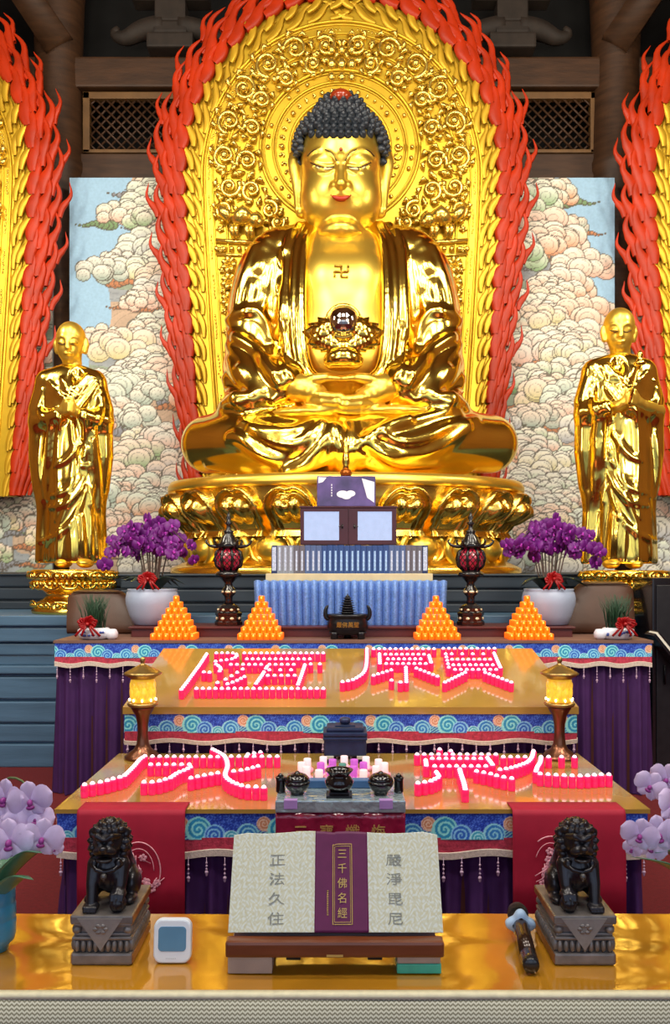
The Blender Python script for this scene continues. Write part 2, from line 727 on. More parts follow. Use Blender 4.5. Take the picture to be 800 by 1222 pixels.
cs, z = [], 0.0
for h, off in ((0.20, 0.0), (0.02, -0.03), (0.15, -0.01), (0.02, -0.03), (0.18, -0.01), (0.025, -0.035), (0.19, -0.01), (0.03, -0.03), (0.07, 0.01),
               (0.09, -0.03), (0.10, -0.015), (0.02, -0.04), (0.12, 0.01), (0.02, 0.0), (0.09, 0.035)):
    cs.append((z, z + h, off)); z += h
structure(moulded_block(-8.5, 8.5, 7.30, 11.4, cs), 'dais_slab', M_stone)
Z_DAIS = z          # about 1.32
cs, z = [], Z_DAIS
for h, off in ((0.08, 0.02), (0.02, -0.02), (0.11, 0.0), (0.015, -0.02), (0.11, 0.0), (0.02, 0.02)):
    cs.append((z, z + h, off)); z += h
structure(moulded_block(-1.98, 2.02, 7.72, 11.3, cs), 'throne_slab', M_stone_dark)
Z_BLOCK = z
structure(moulded_block(-8.4, 8.4, 8.32, 11.3, cs), 'back_slab', M_stone_dark)

# pillars, beam, boards and lattice windows of the back wall
for x in (-3.66, 3.72):
    b = MB()
    b.lathe([(0.33, 1.7), (0.33, 6.9), (0.35, 6.95), (0.35, 7.05), (0.33, 7.1), (0.30, 8.3), (0.33, 9.2), (0.42, 10.5)], (x, 11.1, 0), 40)
    structure(b, 'pillar', M_wood)
for x in (-9.0 + 0.9, 8.1):
    b = MB()
    b.lathe([(0.33, 1.7), (0.30, 10.5)], (x, 11.1, 0), 32)
    structure(b, 'pillar', M_wood)
b = MB(); b.box((-8.9, 10.95, 8.02), (8.9, 11.25, 8.42), 0.03); structure(b, 'beam', M_wood)
b = MB(); b.box((-8.9, 11.02, 6.0), (8.9, 11.2, 7.18), 0.01); structure(b, 'trim_1', M_wood)
# slanting braces from the pillars to the dark roof
for s, x in ((-1, -3.66), (1, 3.72)):
    b = MB()
    p0 = Vector((x - s * 0.1, 10.9, 8.5)); p1 = Vector((x + s * 1.3, 10.3, 10.5))
    for k in range(1):
        b.tube([p0, p0.lerp(p1, .5), p1], [0.26, 0.24, 0.26], 4)
    structure(b, 'beam', M_wood)


def lattice_window(px0, px1, name):
    d = 11.08
    x0, x1 = (px0 - CX) * d / F, (px1 - CX) * d / F
    z0, z1 = 7.2, 8.0
    f = MB()
    w_ = 0.09
    f.box((x0, d - 0.05, z1 - w_), (x1, d + 0.05, z1), 0.008)
    f.box((x0, d - 0.05, z0), (x1, d + 0.05, z0 + w_ * 0.5), 0.008)
    f.box((x0, d - 0.05, z0), (x0 + w_, d + 0.05, z1), 0.008)
    f.box((x1 - w_, d - 0.05, z0), (x1, d + 0.05, z1), 0.008)
    root = f.build(name, M_wood_pale)
    root['kind'] = 'structure'
    l = MB()
    step = 0.135
    n = int((x1 - x0 + z1 - z0) / step) + 2
    for s in (-1, 1):
        for k in range(-n, n):
            # bar through (x0 + k*step, z0) going up at 45 degrees
            xa, za = x0 + k * step, z0 + 0.03
            xb, zb = xa + (z1 - z0 - 0.08), z1 - 0.05
            if s < 0:
                xa, xb = xb, xa
            # clip
            pts = []
            for t in (0, 1):
                pts.append([xa + (xb - xa) * t, za + (zb - za) * t])
            lo, hi = 0.0, 1.0
            dx = xb - xa
            for bound, sign in ((x0 + 0.05, 1), (x1 - 0.05, -1)):
                t = (bound - xa) / dx
                if (dx > 0) == (sign > 0):
                    lo = max(lo, t)
                else:
                    hi = min(hi, t)
            if hi - lo < 0.03:
                continue
            A = Vector((xa + dx * lo, d + 0.012 * s, za + (zb - za) * lo))
            B = Vector((xa + dx * hi, d + 0.012 * s, za + (zb - za) * hi))
            l.tube([A, B], 0.016, 4)
    l.build('lattice', M_wood, root)
    return root


lattice_window(100, 262, 'window_1')
lattice_window(560, 712, 'window_2')

# carved brackets that loom in the dark above the beam
def roof_bracket(px, label):
    d = 10.9
    m = mat('bracket_wood', srgb(44, 36, 30), 0.7, vary=0.3, vscale=6)
    root = thing('roof_bracket', on(px, d, 8.42), label, 'bracket')
    c = on(px, d, 8.42)
    q = MB()
    q.box((c.x - 0.30, d - 0.15, 8.42), (c.x + 0.30, d + 0.15, 8.62), 0.03)
    q.box((c.x - 0.22, d - 0.13, 8.62), (c.x + 0.22, d + 0.13, 8.78), 0.03)
    q.build('block', m, root)
    for s in (-1, 1):
        a = MB()
        pts = spline([(c.x + s * 0.1, d, 8.75), (c.x + s * 0.38, d, 8.72), (c.x + s * 0.6, d, 8.62), (c.x + s * 0.74, d, 8.66), (c.x + s * 0.70, d, 8.76)], 14)
        a.tube(pts, [0.15, 0.15, 0.14, 0.13, 0.12, 0.11, 0.1, 0.09, 0.08, 0.07, 0.06, 0.06, 0.05, 0.03], 8)
        a.build('bracket_arm', m, root)
    u = MB()
    u.box((c.x - 0.5, d - 0.12, 9.05), (c.x + 0.5, d + 0.12, 9.25), 0.03)
    u.box((c.x - 0.2, d - 0.12, 8.78), (c.x + 0.2, d + 0.12, 9.06), 0.02)
    u.box((c.x - 0.2, d - 0.12, 9.24), (c.x + 0.2, d + 0.12, 9.6), 0.02)
    u.build('bearing_block', m, root)


roof_bracket(205, 'dim carved wooden roof bracket above the left lattice window')
roof_bracket(610, 'dim carved wooden roof bracket above the right lattice window')
# ------------------------------------------------------------------ painted cloud mural
M_mural = mat('mural_paint', (0.7, 0.7, 0.7), 0.7, attr='paint', vary=0.06, vscale=30)


def paint_clouds(W, H, res, sky, clouds, seed, under):
    r = np.random.default_rng(seed)
    img = np.empty((W, H, 3), dtype=np.float32)
    img[:] = sky
    xs = np.arange(W)[:, None] * res
    zs = np.arange(H)[None, :] * res
    # ground of drifting dull bands behind the clouds
    u = under(xs, zs)
    tone = np.sin(xs * 3.1 + 2.2 * np.sin(zs * 1.9)) + np.sin(zs * 4.3 + 1.7 * np.sin(xs * 2.3 + 1))
    pal = [srgb(204, 176, 150), srgb(158, 172, 150), srgb(164, 170, 174)]
    g = np.empty_like(img)
    g[:] = pal[2]
    g[tone > 0.55] = pal[0]
    g[tone < -0.55] = pal[1]
    cont = np.abs((tone * 2.6 + 0.5 * np.sin(xs * 9) * np.sin(zs * 8)) % 1.0 - 0.5) < 0.06
    g = np.where(cont[:, :, None], g * 0.72, g * (0.94 + 0.06 * np.sin(tone * 9))[:, :, None])
    img = np.where((u > 0.22)[:, :, None], g, img)
    line = np.array(srgb(92, 84, 72))

    def lobe(cx, cz, rad, fill, edge, ph):
        i0, i1 = max(0, int((cx - rad) / res)), min(W, int((cx + rad) / res) + 2)
        j0, j1 = max(0, int((cz - rad) / res)), min(H, int((cz + rad) / res) + 2)
        if i1 <= i0 or j1 <= j0:
            return
        X = xs[i0:i1] - cx
        Z = (zs[:, j0:j1] - cz) / 0.86
        rho = np.sqrt(X * X + Z * Z) / rad
        th = np.arctan2(Z, X)
        a = np.clip((0.46 - Z / rad * 0.62 - rho * 0.05), 0, 1)[:, :, None]
        c = np.array(fill) * (1 - a) + np.array(edge) * a
        spi = np.abs((rho * 2.2 - (th + ph) / (2 * PI)) % 1.0 - 0.5)
        c = np.where(((spi < 0.07) & (rho < 0.8) & (rho > 0.12))[:, :, None], c * 0.45 + line * 0.55, c)
        c = np.where((rho > 1 - 0.014 / rad)[:, :, None], line * 0.9 + c * 0.1, c)
        m = (rho <= 1)[:, :, None]
        img[i0:i1, j0:j1] = np.where(m, c, img[i0:i1, j0:j1])

    creams = [srgb(246, 240, 222), srgb(240, 236, 222), srgb(248, 228, 208), srgb(236, 240, 222)]
    accents = [srgb(224, 150, 104), srgb(140, 176, 124), srgb(166, 168, 176), srgb(228, 176, 152), srgb(212, 200, 140), srgb(160, 178, 164)]
    for (cx, cz, s) in clouds:
        fill = creams[r.integers(len(creams))]
        edge = accents[r.integers(len(accents))]
        tail = accents[r.integers(3)]
        # a curling tail under the cloud
        dr = 1 if r.random() < 0.5 else -1
        for q in range(10):
            lobe(cx + dr * s * (0.4 + 0.19 * q), cz - s * (0.55 + 0.05 * math.sin(q * 1.1)), s * 0.30 * (1 - q / 11), np.array(tail) * 0.9, np.array(tail) * 0.6, q)
        n = r.integers(5, 8)
        for q in range(n):
            a = PI * (q / (n - 1)) * 1.15 - 0.2
            lobe(cx + s * 0.85 * math.cos(a), cz + s * 0.42 * math.sin(a) - 0.1 * s, s * r.uniform(0.34, 0.46), fill, edge, r.uniform(0, 6))
        for q in range(4):
            lobe(cx + s * r.uniform(-0.45, 0.45), cz + s * r.uniform(-0.35, 0.2), s * r.uniform(0.34, 0.46), fill, edge, r.uniform(0, 6))
        lobe(cx + s * r.uniform(-0.2, 0.2), cz - 0.1 * s, s * 0.44, fill, edge, r.uniform(0, 6))
    return img


def mural(name, x0, x1, z0, z1, d, res, seed, cover, label, group=None):
    W, H = int((x1 - x0) / res) + 1, int((z1 - z0) / res) + 1
    r = np.random.default_rng(seed)
    cl = []
    area = (x1 - x0) * (z1 - z0)
    for _ in range(int(area * 14)):
        x, z = r.uniform(0, x1 - x0), r.uniform(0, z1 - z0)
        if cover(x, z) > 0 or r.random() < 0.02:
            cl.append((x, z, r.uniform(0.20, 0.40)))
    cl.sort(key=lambda q: -q[1])
    img = paint_clouds(W, H, res, srgb(160, 198, 226), cl, seed + 1, lambda X, Z: cover(X, Z))
    X = x0 + np.arange(W) * res
    Z = z0 + np.arange(H) * res
    V = np.stack(np.broadcast_arrays(X[:, None], np.float64(d), Z[None, :]), -1).reshape(-1, 3)
    n = W * H
    Q = grid_quads(W, H)
    # a thin board: the painted face, and a plain back and rim
    bk = np.array([[x0, d + 0.05, z0], [X[-1], d + 0.05, z0], [X[-1], d + 0.05, Z[-1]], [x0, d + 0.05, Z[-1]],
                   [x0, d, z0], [X[-1], d, z0], [X[-1], d, Z[-1]], [x0, d, Z[-1]]])
    V = np.vstack([V, bk])
    q2 = np.array([[0, 3, 2, 1], [4, 5, 1, 0], [5, 6, 2, 1], [6, 7, 3, 2], [7, 4, 0, 3]]) + n
    C = np.vstack([img.reshape(-1, 3), np.full((8, 3), 0.3)])
    o = np_mesh(name, V, np.vstack([Q, q2]), M_mural, None, smooth=False, colors=C)
    return tag(o, label, 'mural', group)


D_MUR = 10.6
mx0, mx1 = (83 - CX) * D_MUR / F, (735 - CX) * D_MUR / F
mz0, mz1 = Z_BLOCK, EYE - (211 - HY) * D_MUR / F


def cover_mid(x, z):
    # clouds fill the lower parts; blue sky stays along both upper outer edges
    w_ = mx1 - mx0
    e = np.minimum(x, w_ - x)
    h = z / (mz1 - mz0)
    return e - 0.85 * (h - 0.44) * 1.35 + 0.08 * np.sin(z * 5 + x * 3)


mural('cloud_mural', mx0, mx1, mz0, mz1, D_MUR, 0.0125, 3, cover_mid,
      'tall painted wall panel of scalloped clouds on pale blue sky behind the central seated statue')
for side, xa, xb in (('left', -7.6, mx0 - 0.22), ('right', mx1 + 0.22, 7.7)):
    mural('cloud_mural', xa, xb, mz0, 5.6, D_MUR + 0.02, 0.016, 8 if side == 'left' else 9, lambda x, z: x * 0 + 1.0 + z * 0,
          'painted cloud panel showing below the cut off %s mandorla' % side)

# ------------------------------------------------------------------ flaming mandorlas
M_flame = mat('flame_red', (0.46, 0.030, 0.004), 0.40, vary=0.22, vscale=4, spec=0.35)
M_flame_gold = mat('flame_gold', (0.68, 0.40, 0.022), 0.40, metal=0.5, vary=0.08, vscale=8)
M_panel = mat('mandorla_gold', (0.76, 0.48, 0.030), 0.36, metal=0.6, vary=0.06, vscale=6)
M_relief = mat('relief_gold', (0.95, 0.70, 0.14), 0.24, metal=0.9)
D_MAN = 10.25
SCL = D_MAN / F     # metres per photograph pixel at the mandorla


def man_curve(t, n=240, y_end=592):
    """outline at offset t (pixels) outside the outer ring line; returns points and outward normals"""
    rx, ry = 165 + t, 182 + 1.12 * t
    cy = 210
    P = []
    m = int(n * 0.26)
    lowx = lambda y: rx - 17 * ((y - cy) / 290.0) ** 1.3 if y > cy else rx
    for k in range(m):
        y = y_end - (y_end - cy) * k / m
        P.append((408 - lowx(y), y))
    for k in range(n - 2 * m + 1):
        a = PI - PI * k / (n - 2 * m)
        P.append((408 + rx * math.cos(a), cy - ry * math.sin(a)))
    for k in range(m):
        y = cy + (y_end - cy) * (k + 1) / m
        P.append((408 + lowx(y), y))
    return np.array(P)


def resample(P, n):
    s = np.concatenate([[0], np.cumsum(np.hypot(*np.diff(P, axis=0).T))])
    u = np.linspace(0, s[-1], n)
    Q = np.stack([np.interp(u, s, P[:, 0]), np.interp(u, s, P[:, 1])], 1)
    T = np.gradient(Q, axis=0)
    T /= np.linalg.norm(T, axis=1)[:, None]
    N = np.stack([T[:, 1], -T[:, 0]], 1)       # outward (left side: -x)
    return Q, T, N


def mp(p, rel=0.0):
    return Vector(((p[0] - CX) * SCL, D_MAN - rel, EYE - (p[1] - HY) * SCL))


def tongue(mb, base, up, side, L, W, wig, ph, rel, hgt):
    """one curling tongue of fire, pixels; a solid with a raised middle"""
    n = 13
    cen = []
    for i in range(n):
        t = i / (n - 1)
        o = wig * math.sin(ph + t * 7.0) * (0.25 + 0.75 * t) - wig * math.sin(ph) * 0.25
        cen.append((base[0] + up[0] * L * t + side[0] * o, base[1] + up[1] * L * t + side[1] * o))
    C = np.array(cen)
    T = np.gradient(C, axis=0)
    T /= np.linalg.norm(T, axis=1)[:, None]
    rows = []
    for i in range(n):
        t = i / (n - 1)
        w_ = W * (0.55 + 0.75 * math.sin(min(1, t * 2.3) * PI * 0.5) * (1 - t) ** 0.9) if t < 0.5 else W * (1 - t) ** 0.75 * 1.18
        w_ = max(w_, 0.25)
        nx, ny = -T[i][1], T[i][0]
        h = hgt * (1 - t) ** 0.5 + 0.004
        row = []
        for (u, e) in ((-1, 0.0), (-0.62, 0.72), (0, 0.5), (0.62, 0.72), (1, 0.0), (0.6, -0.35), (-0.6, -0.35)):
            row.append(mp((C[i][0] + nx * w_ * u, C[i][1] + ny * w_ * u), rel + h * e))
        row.append(row[0])
        rows.append(row)
    mb.grid(rows)


def ring_plate(mb, t_in, t_out, y0, y1, n=160):
    A, _, _ = resample(man_curve(t_in), n)
    B, _, _ = resample(man_curve(t_out), n)
    rows = []
    for a, c in zip(A, B):
        pa, pc = mp(a), mp(c)
        rows.append([Vector((pa.x, y0, pa.z)), Vector((pc.x, y0, pc.z)), Vector((pc.x, y1, pc.z)), Vector((pa.x, y1, pa.z)), Vector((pa.x, y0, pa.z))])
    mb.grid(rows, smooth=False)


def curve_tube(mb, t, r, rel, n=200, flat=1.0):
    P, _, _ = resample(man_curve(t), n)
    mb.tube([mp(p, rel) for p in P], r, 8)


def make_mandorla():
    root = thing('mandorla', (mp((408, 592)).x, D_MAN, mp((408, 592)).z),
                 'tall golden arched mandorla rimmed with red flames behind the seated statue, shown whole', 'mandorla', None)
    r = np.random.default_rng(17)
    # the panel
    mb = MB()
    P, _, _ = resample(man_curve(27), 140)
    poly = [((p[0] - CX) * SCL, EYE - (p[1] - HY) * SCL) for p in P]
    mb.plate(poly, D_MAN, D_MAN + 0.16)
    mb.build('panel', M_panel, root)
    # red flames, two staggered rows over a low red band
    fl = MB()
    ring_plate(fl, 22, 33, D_MAN + 0.04, D_MAN + 0.12)

    def narrow(y):
        # the fiery rim grows narrower towards its foot
        return 1.0 if y < 300 else max(0.55, 1.0 - 0.45 * (y - 300) / 230)

    def tongues(mb, t0, L, W, wig, step, rel, hg, lean, jit, skip_top=0.0):
        Q, T, N = resample(man_curve(t0), int(1320 / step))
        m = len(Q)
        for i in range(m):
            s = 1 if i < m / 2 else -1
            top = abs(i - (m - 1) / 2) / (m / 2)
            f = narrow(Q[i][1])
            le = lean + 0.40 * max(0, 0.3 - top)
            up = T[i] * s * (1 - le) + N[i] * le + np.array([0, -0.10])
            up /= np.linalg.norm(up)
            side = np.array([-up[1], up[0]]) * s
            p = Q[i] - N[i] * (t0 - 27) * (1 - f) + N[i] * r.uniform(-jit, jit)
            tongue(mb, p, up, side, L * r.uniform(0.9, 1.1), W * (0.6 + 0.4 * f), wig * f, 0.5 + r.uniform(-.25, .25), rel, hg)
    tongues(fl, 27, 56, 8.2, 4.5, 25, 0.05, 0.07, 0.06, 0.5)
    tongues(fl, 37, 62, 7.4, 5.5, 29, 0.03, 0.07, 0.10, 1.0)
    tongues(fl, 47, 60, 6.2, 6.0, 31, 0.0, 0.06, 0.14, 1.0)
    tongues(fl, 57, 40, 4.0, 4.5, 46, -0.02, 0.05, 0.26, 1.0)
    fl.build('flame_rim', M_flame, root)
    # the golden flames licking out of the panel over the red
    fg = MB()
    tongues(fg, 5, 56, 4.2, 5.5, 26, 0.015, 0.022, 0.10, 0.5)
    tongues(fg, 13, 50, 4.6, 4.5, 26, 0.06, 0.03, 0.24, 0.5)
    fg.build('golden_flames', M_flame_gold, root)
    # moulded rings
    rg = MB()
    for t, rr in ((2, 0.02), (-1.5, 0.013), (-11, 0.014), (-26, 0.018)):
        curve_tube(rg, t, rr, 0.005)
    rg.build('border_moulding', M_panel, root)
    halo = MB()
    hc = (406, 176)
    for rad, rr in ((95, 0.022), (91, 0.012), (80, 0.016), (77, 0.010), (60, 0.02)):
        pts = [mp((hc[0] + rad * math.cos(a), hc[1] + rad * math.sin(a) * 0.97), 0.01) for a in np.linspace(0, 2 * PI, 80)]
        halo.tube(pts, rr, 8)
    halo.build('halo_rings', M_panel, root)
    # small flowers and script marks along the border
    Q, T, N = resample(man_curve(-18), 52)
    for i in range(len(Q)):
        c = Q[i]
        bd = MB()
        bd.ball(mp(c, 0.03), (0.03, 0.03, 0.03), 10, 6)
        for k in range(5):
            a = 2 * PI * k / 5 + i
            e = (c[0] + 5.2 * math.cos(a), c[1] + 5.2 * math.sin(a))
            bd.tube([mp(c, 0.02), mp(((c[0] + e[0]) / 2, (c[1] + e[1]) / 2), 0.035), mp(e, 0.01)], [0.012, 0.02, 0.006], 6)
        bd.build('flower_relief', M_relief, root)
    bd = MB()
    Q, T, N = resample(man_curve(-6.2), 300)
    for i in range(len(Q)):
        if (i % 11) < 7:
            bd.ball(mp(Q[i] + N[i] * r.uniform(-1, 1), 0.004), (0.012, 0.012, 0.02), 6, 4)
    for k in range(40):
        a = 2 * PI * k / 40
        if k % 5 < 3:
            bd.ball(mp((hc[0] + 86 * math.cos(a), hc[1] + 83 * math.sin(a)), 0.01), 0.03, 8, 5)
        if k % 4 == 0:
            bd.ball(mp((hc[0] + 69 * math.cos(a), hc[1] + 67 * math.sin(a)), 0.02), 0.034, 8, 5)
        c = (hc[0] + 69 * math.cos(a), hc[1] + 67 * math.sin(a))
        q = [(c[0] + 5 * math.cos(u) * (1 - u / 9), c[1] + 5 * math.sin(u) * (1 - u / 9)) for u in np.linspace(a, a + 5, 12)]
        bd.tube([mp(p, 0.02) for p in q], np.linspace(0.016, 0.006, 12), 6)
    bd.build('bead_relief', M_relief, root)['kind'] = 'stuff'
    # leafy scrollwork round the halo
    centres = [(388, 52, 15), (350, 55, 17), (316, 74, 18), (338, 92, 12), (286, 104, 18), (308, 118, 13), (268, 144, 17), (296, 152, 13), (262, 186, 16),
               (290, 192, 15), (268, 224, 15), (296, 228, 14), (318, 252, 13), (372, 74, 12), (328, 268, 10), (262, 252, 12)]
    for (x, y, rad) in centres:
        rad *= 0.86
        y = 180 + (y - 180) * 0.97 + 2
        for s in (-1, 1):
            cx = 408 + s * (408 - x) * 0.955
            sc = MB()
            a0 = r.uniform(0, 6) if s < 0 else PI - a0
            dr = 1 if s < 0 else -1
            U = np.linspace(0, 9.5, 34)
            pts = [(cx + rad * (1 - u / 11.5) * math.cos(a0 + dr * u), y + rad * (1 - u / 11.5) * math.sin(a0 + dr * u)) for u in U]
            sc.tube([mp(p, 0.03 + 0.03 * u / 9) for p, u in zip(pts, U)], np.linspace(0.032, 0.016, 34), 7)
            sc.ball(mp((cx, y), 0.07), (0.05, 0.04, 0.05), 10, 6)
            for k in range(7):
                a = a0 + dr * k * 0.9
                e = (cx + rad * 1.02 * math.cos(a), y + rad * 1.02 * math.sin(a))
                f_ = (cx + rad * 1.36 * math.cos(a + dr * 0.35), y + rad * 1.36 * math.sin(a + dr * 0.35))
                g_ = (cx + rad * 1.45 * math.cos(a + dr * 0.75), y + rad * 1.45 * math.sin(a + dr * 0.75))
                sc.tube([mp(e, 0.02), mp(f_, 0.06), mp(g_, 0.03)], [0.012, 0.034, 0.006], 6)
            sc.build('scroll_relief', M_relief, root)
    sc = MB()
    # crest emblem above the halo
    for dx in (-12, 0, 12):
        for dy, q in ((40, 0.05), (56, 0.06), (72, 0.05)):
            sc.ball(mp((408 + dx, 22 + dy), 0.04), (q, 0.05, q * 1.2), 10, 6)
    sc.build('crest_relief', M_relief, root)
    # a small shelf with a beast on each side
    for s in (-1, 1):
        q = MB()
        cx = 408 + s * 116
        X = lambda px_: 408 + s * (px_)
        q.tube([mp((X(100), 291), 0.03), mp((X(150), 288), 0.03)], 0.03, 8)
        for k in range(6):
            q.ball(mp((X(104 + 9 * k), 298), 0.03), 0.036, 8, 6)
        q.tube([mp((X(100), 306), 0.02), mp((X(150), 304), 0.02)], 0.018, 8)
        q.build('shelf_relief', M_relief, root)
        a = MB()
        a.tube([mp((X(104), 266), 0.1), mp((X(116), 262), 0.14), mp((X(128), 268), 0.1)], [0.07, 0.12, 0.09], 10)      # trunk of the beast
        a.tube([mp((X(130), 266), 0.1), mp((X(140), 258), 0.14), mp((X(146), 248), 0.1)], [0.08, 0.07, 0.03], 8)
        a.ball(mp((X(102), 268), 0.14), (0.10, 0.10, 0.09), 12, 8)
        a.ball(mp((X(96), 272), 0.17), (0.05, 0.06, 0.05), 10, 6)
        for lx in (106, 111, 124, 129):
            a.tube([mp((X(lx), 270), 0.09), mp((X(lx + 1), 279), 0.12), mp((X(lx - 1), 287), 0.08)], [0.05, 0.036, 0.03], 8)
        a.build('beast_relief', M_relief, root)
        l = MB()
        for y in (318, 338, 360):
            for k in range(7):
                an = k * 0.9
                c = (X(134), y)
                l.tube([mp(c, 0.03), mp((c[0] + 7 * math.cos(an), c[1] + 8 * math.sin(an)), 0.08), mp((c[0] + 11 * math.cos(an + .3), c[1] + 12 * math.sin(an + .3)), 0.02)], [0.02, 0.04, 0.006], 6)
        l.build('leaf_relief', M_relief, root)
    return root


man = make_mandorla()
for s in (-1, 1):
    c = copy_thing(man, man.location + Vector((s * 5.72, 0, 0)))
    c['label'] = 'golden mandorla with red flame rim, cut off by the %s edge of the photo' % ('left' if s < 0 else 'right')
# ------------------------------------------------------------------ gold
M_skin = mat('satin_gold', (0.97, 0.67, 0.10), 0.33, metal=0.9, vary=0.03, vscale=5)
M_gold = mat('polished_gold', (1.0, 0.71, 0.13), 0.16, metal=1.0, vary=0.03, vscale=4, bump=0.04, bscale=6)
M_gold_dark = mat('aged_gold', (0.92, 0.62, 0.12), 0.25, metal=1.0, vary=0.12, vscale=6)
M_hair = mat('hair_blue_black', srgb(44, 50, 58), 0.32, vary=0.2, vscale=30)
M_lip = mat('lip_red', srgb(168, 44, 10), 0.4, vary=0.05)
M_ink = mat('painted_dark_line', srgb(60, 30, 12), 0.5, vary=0.1)
M_eye = mat('painted_eye', srgb(240, 225, 170), 0.35, vary=0.05)
M_jewel = mat('dark_red_jewel', srgb(150, 52, 22), 0.2, vary=0.1, coat=0.5)
PX = 0.0092     # metres per photograph pixel at the seated statue


def mirror(pts, c):
    return [(2 * c - p[0],) + tuple(p[1:]) for p in pts]


def build_buddha():
    root = thing('seated_buddha_statue', at(410, 570, 9.1), 'huge golden seated buddha statue with dark blue curled hair on the lotus throne', 'statue')
    # --- head, finely cut
    H = Sculpt(at(338, 312, 9.25) + Vector((0, -0.78, 0)), at(478, 118, 9.25) + Vector((0, 0.6, 0)), 0.0095)
    H.blob(at(407, 190, 9.25), (48 * PX, 54 * PX, 50 * PX))
    H.blob(at(407, 222, 9.2), (47 * PX, 47 * PX, 50 * PX), 0.06)
    H.blob(at(407, 250, 9.15), (44.5 * PX, 42 * PX, 34 * PX), 0.10)
    H.blob(at(407, 192, 9.05), (43 * PX, 31 * PX, 34 * PX), 0.08)
    for s in (-1, 1):
        X = lambda q: 407 + s * q
        H.blob(at(X(20), 236, 9.0), (22 * PX, 20 * PX, 24 * PX), 0.16)
        H.blob(at(X(21), 195, 8.90), (14 * PX, 0.105, 7.5 * PX), 0.06)            # lids
        H.path([at(X(56), 182, 9.28), at(X(56), 192, 9.22), at(X(53), 212, 9.2), at(X(50), 236, 9.18), at(X(47.5), 254, 9.16)],
               [0.035, 0.055, 0.06, 0.055, 0.06], 0.04, n=12)                       # long ears
        H.path([at(X(59), 184, 9.26), at(X(60), 196, 9.2), at(X(55), 222, 9.17), at(X(52), 250, 9.12)], [0.022, 0.03, 0.026, 0.03], 0.02, n=12)
    H.blob(at(407, 274.5, 8.92), (16 * PX, 0.13, 9 * PX), 0.09)
    H.blob(at(407, 281, 9.02), (26 * PX, 0.22, 12 * PX), 0.09)
    H.path([at(407, 188, 8.77), at(407, 206, 8.735), at(407, 219, 8.69)], [0.032, 0.042, 0.056], 0.06)
    for s in (-1, 1):
        H.blob(at(407 + s * 7.5, 221, 8.745), (0.042, 0.05, 0.036), 0.03)
    H.blob(at(407, 235, 8.84), (17 * PX, 0.13, 9 * PX), 0.06)
    H.cap(at(407, 262, 9.25), at(407, 314, 9.25), 33 * PX, 36 * PX, 0.07)
    H.blob(at(407, 294, 9.22), (36 * PX, 37 * PX, 8 * PX), 0.03)
    H.blob(at(407, 308, 9.2), (41 * PX, 42 * PX, 9 * PX), 0.03)
    for s in (-1, 1):
        X = lambda q: 407 + s * q
        H.ridge([(X(40), 188), (X(33), 181), (X(22), 179), (X(11), 184), (X(5), 194)], 0.012, 0.035, 26, taper=False)
        H.ridge([(X(37), 194), (X(28), 200), (X(18), 202.5), (X(8), 200)], 0.010, 0.012, 22, op='sub')
        H.ridge([(X(36), 191), (X(27), 196), (X(17), 198), (X(8), 197)], 0.012, 0.02, 22)
        H.ridge([(X(34), 199), (X(26), 206), (X(16), 207), (X(9), 203)], 0.009, 0.02, 22)
    HV, HQ = H.mesh(1)
    # --- trunk, forearms, hands and feet
    B = Sculpt(at(322, 505, 8.35) + Vector((0, -0.32, -0.02)), at(492, 288, 9.3) + Vector((0.2, 0.5, 0.02)), 0.0135)
    B.cap(at(407, 290, 9.25), at(407, 315, 9.25), 36 * PX, 40 * PX)
    B.blob(at(410, 345, 9.25), (70 * PX, 52 * PX, 74 * PX), 0.1)
    B.blob(at(410, 385, 9.15), (68 * PX, 56 * PX, 60 * PX), 0.25)
    for s in (-1, 1):
        B.blob(at(410 + s * 22, 338, 9.0), (28 * PX, 0.27, 30 * PX), 0.24)
        B.cap(at(410 + s * 15, 302, 9.0), at(410 + s * 48, 308, 9.15), 0.10, 0.12, 0.14)
    B.blob(at(410, 425, 9.1), (80 * PX, 58 * PX, 60 * PX), 0.25)

    def hand(s, c, lift):
        X = lambda q: c + s * q
        u = 0.0085
        B.path([at(X(88), 462, 8.86), at(X(62), 461, 8.55), at(X(48), 463, 8.46)], [0.19, 0.145, 0.13], 0.05)
        B.path([at(X(50), 463, 8.47), at(X(36), 467 + lift, 8.40), at(X(26), 470 + lift, 8.38)], [0.13, 0.115, 0.09], 0.05)
        kk = 0.014
        B.path([at(X(48), 459, 8.42), at(X(32), 452.5, 8.34), at(X(16), 450.5, 8.31), at(X(2.5), 451.5, 8.33)], [0.066, 0.056, 0.048, 0.036], 0.025)     # thumbs meet on top
        B.path([at(X(38), 469 + lift, 8.38), at(X(24), 471.5 + lift, 8.30), at(X(12), 473 + lift, 8.285), at(X(0), 472 + lift, 8.31)], [0.054, 0.046, 0.042, 0.032], kk)
        B.path([at(X(38), 477 + lift, 8.40), at(X(22), 479 + lift, 8.31), at(X(8), 480 + lift, 8.30), at(X(-3), 479.5 + lift, 8.33)], [0.052, 0.045, 0.041, 0.032], kk)
        B.path([at(X(38), 484 + lift, 8.43), at(X(22), 486.5 + lift, 8.34), at(X(8), 487 + lift, 8.33), at(X(-2), 486.5 + lift, 8.36)], [0.048, 0.042, 0.038, 0.030], kk)
        B.path([at(X(38), 489 + lift, 8.47), at(X(24), 493 + lift, 8.40), at(X(12), 493.5 + lift, 8.40), at(X(5), 493 + lift, 8.42)], [0.042, 0.037, 0.034, 0.027], kk)
    hand(-1, 407, 0.0)
    hand(1, 407.5, 3.2)
    B.blob(at(366, 495, 8.52), (40 * PX, 0.25, 8 * PX), 0.05)
    B.blob(at(470, 493, 8.55), (42 * PX, 0.25, 8 * PX), 0.05)
    BV, BQ = B.mesh(1)
    V = np.vstack([HV, BV])
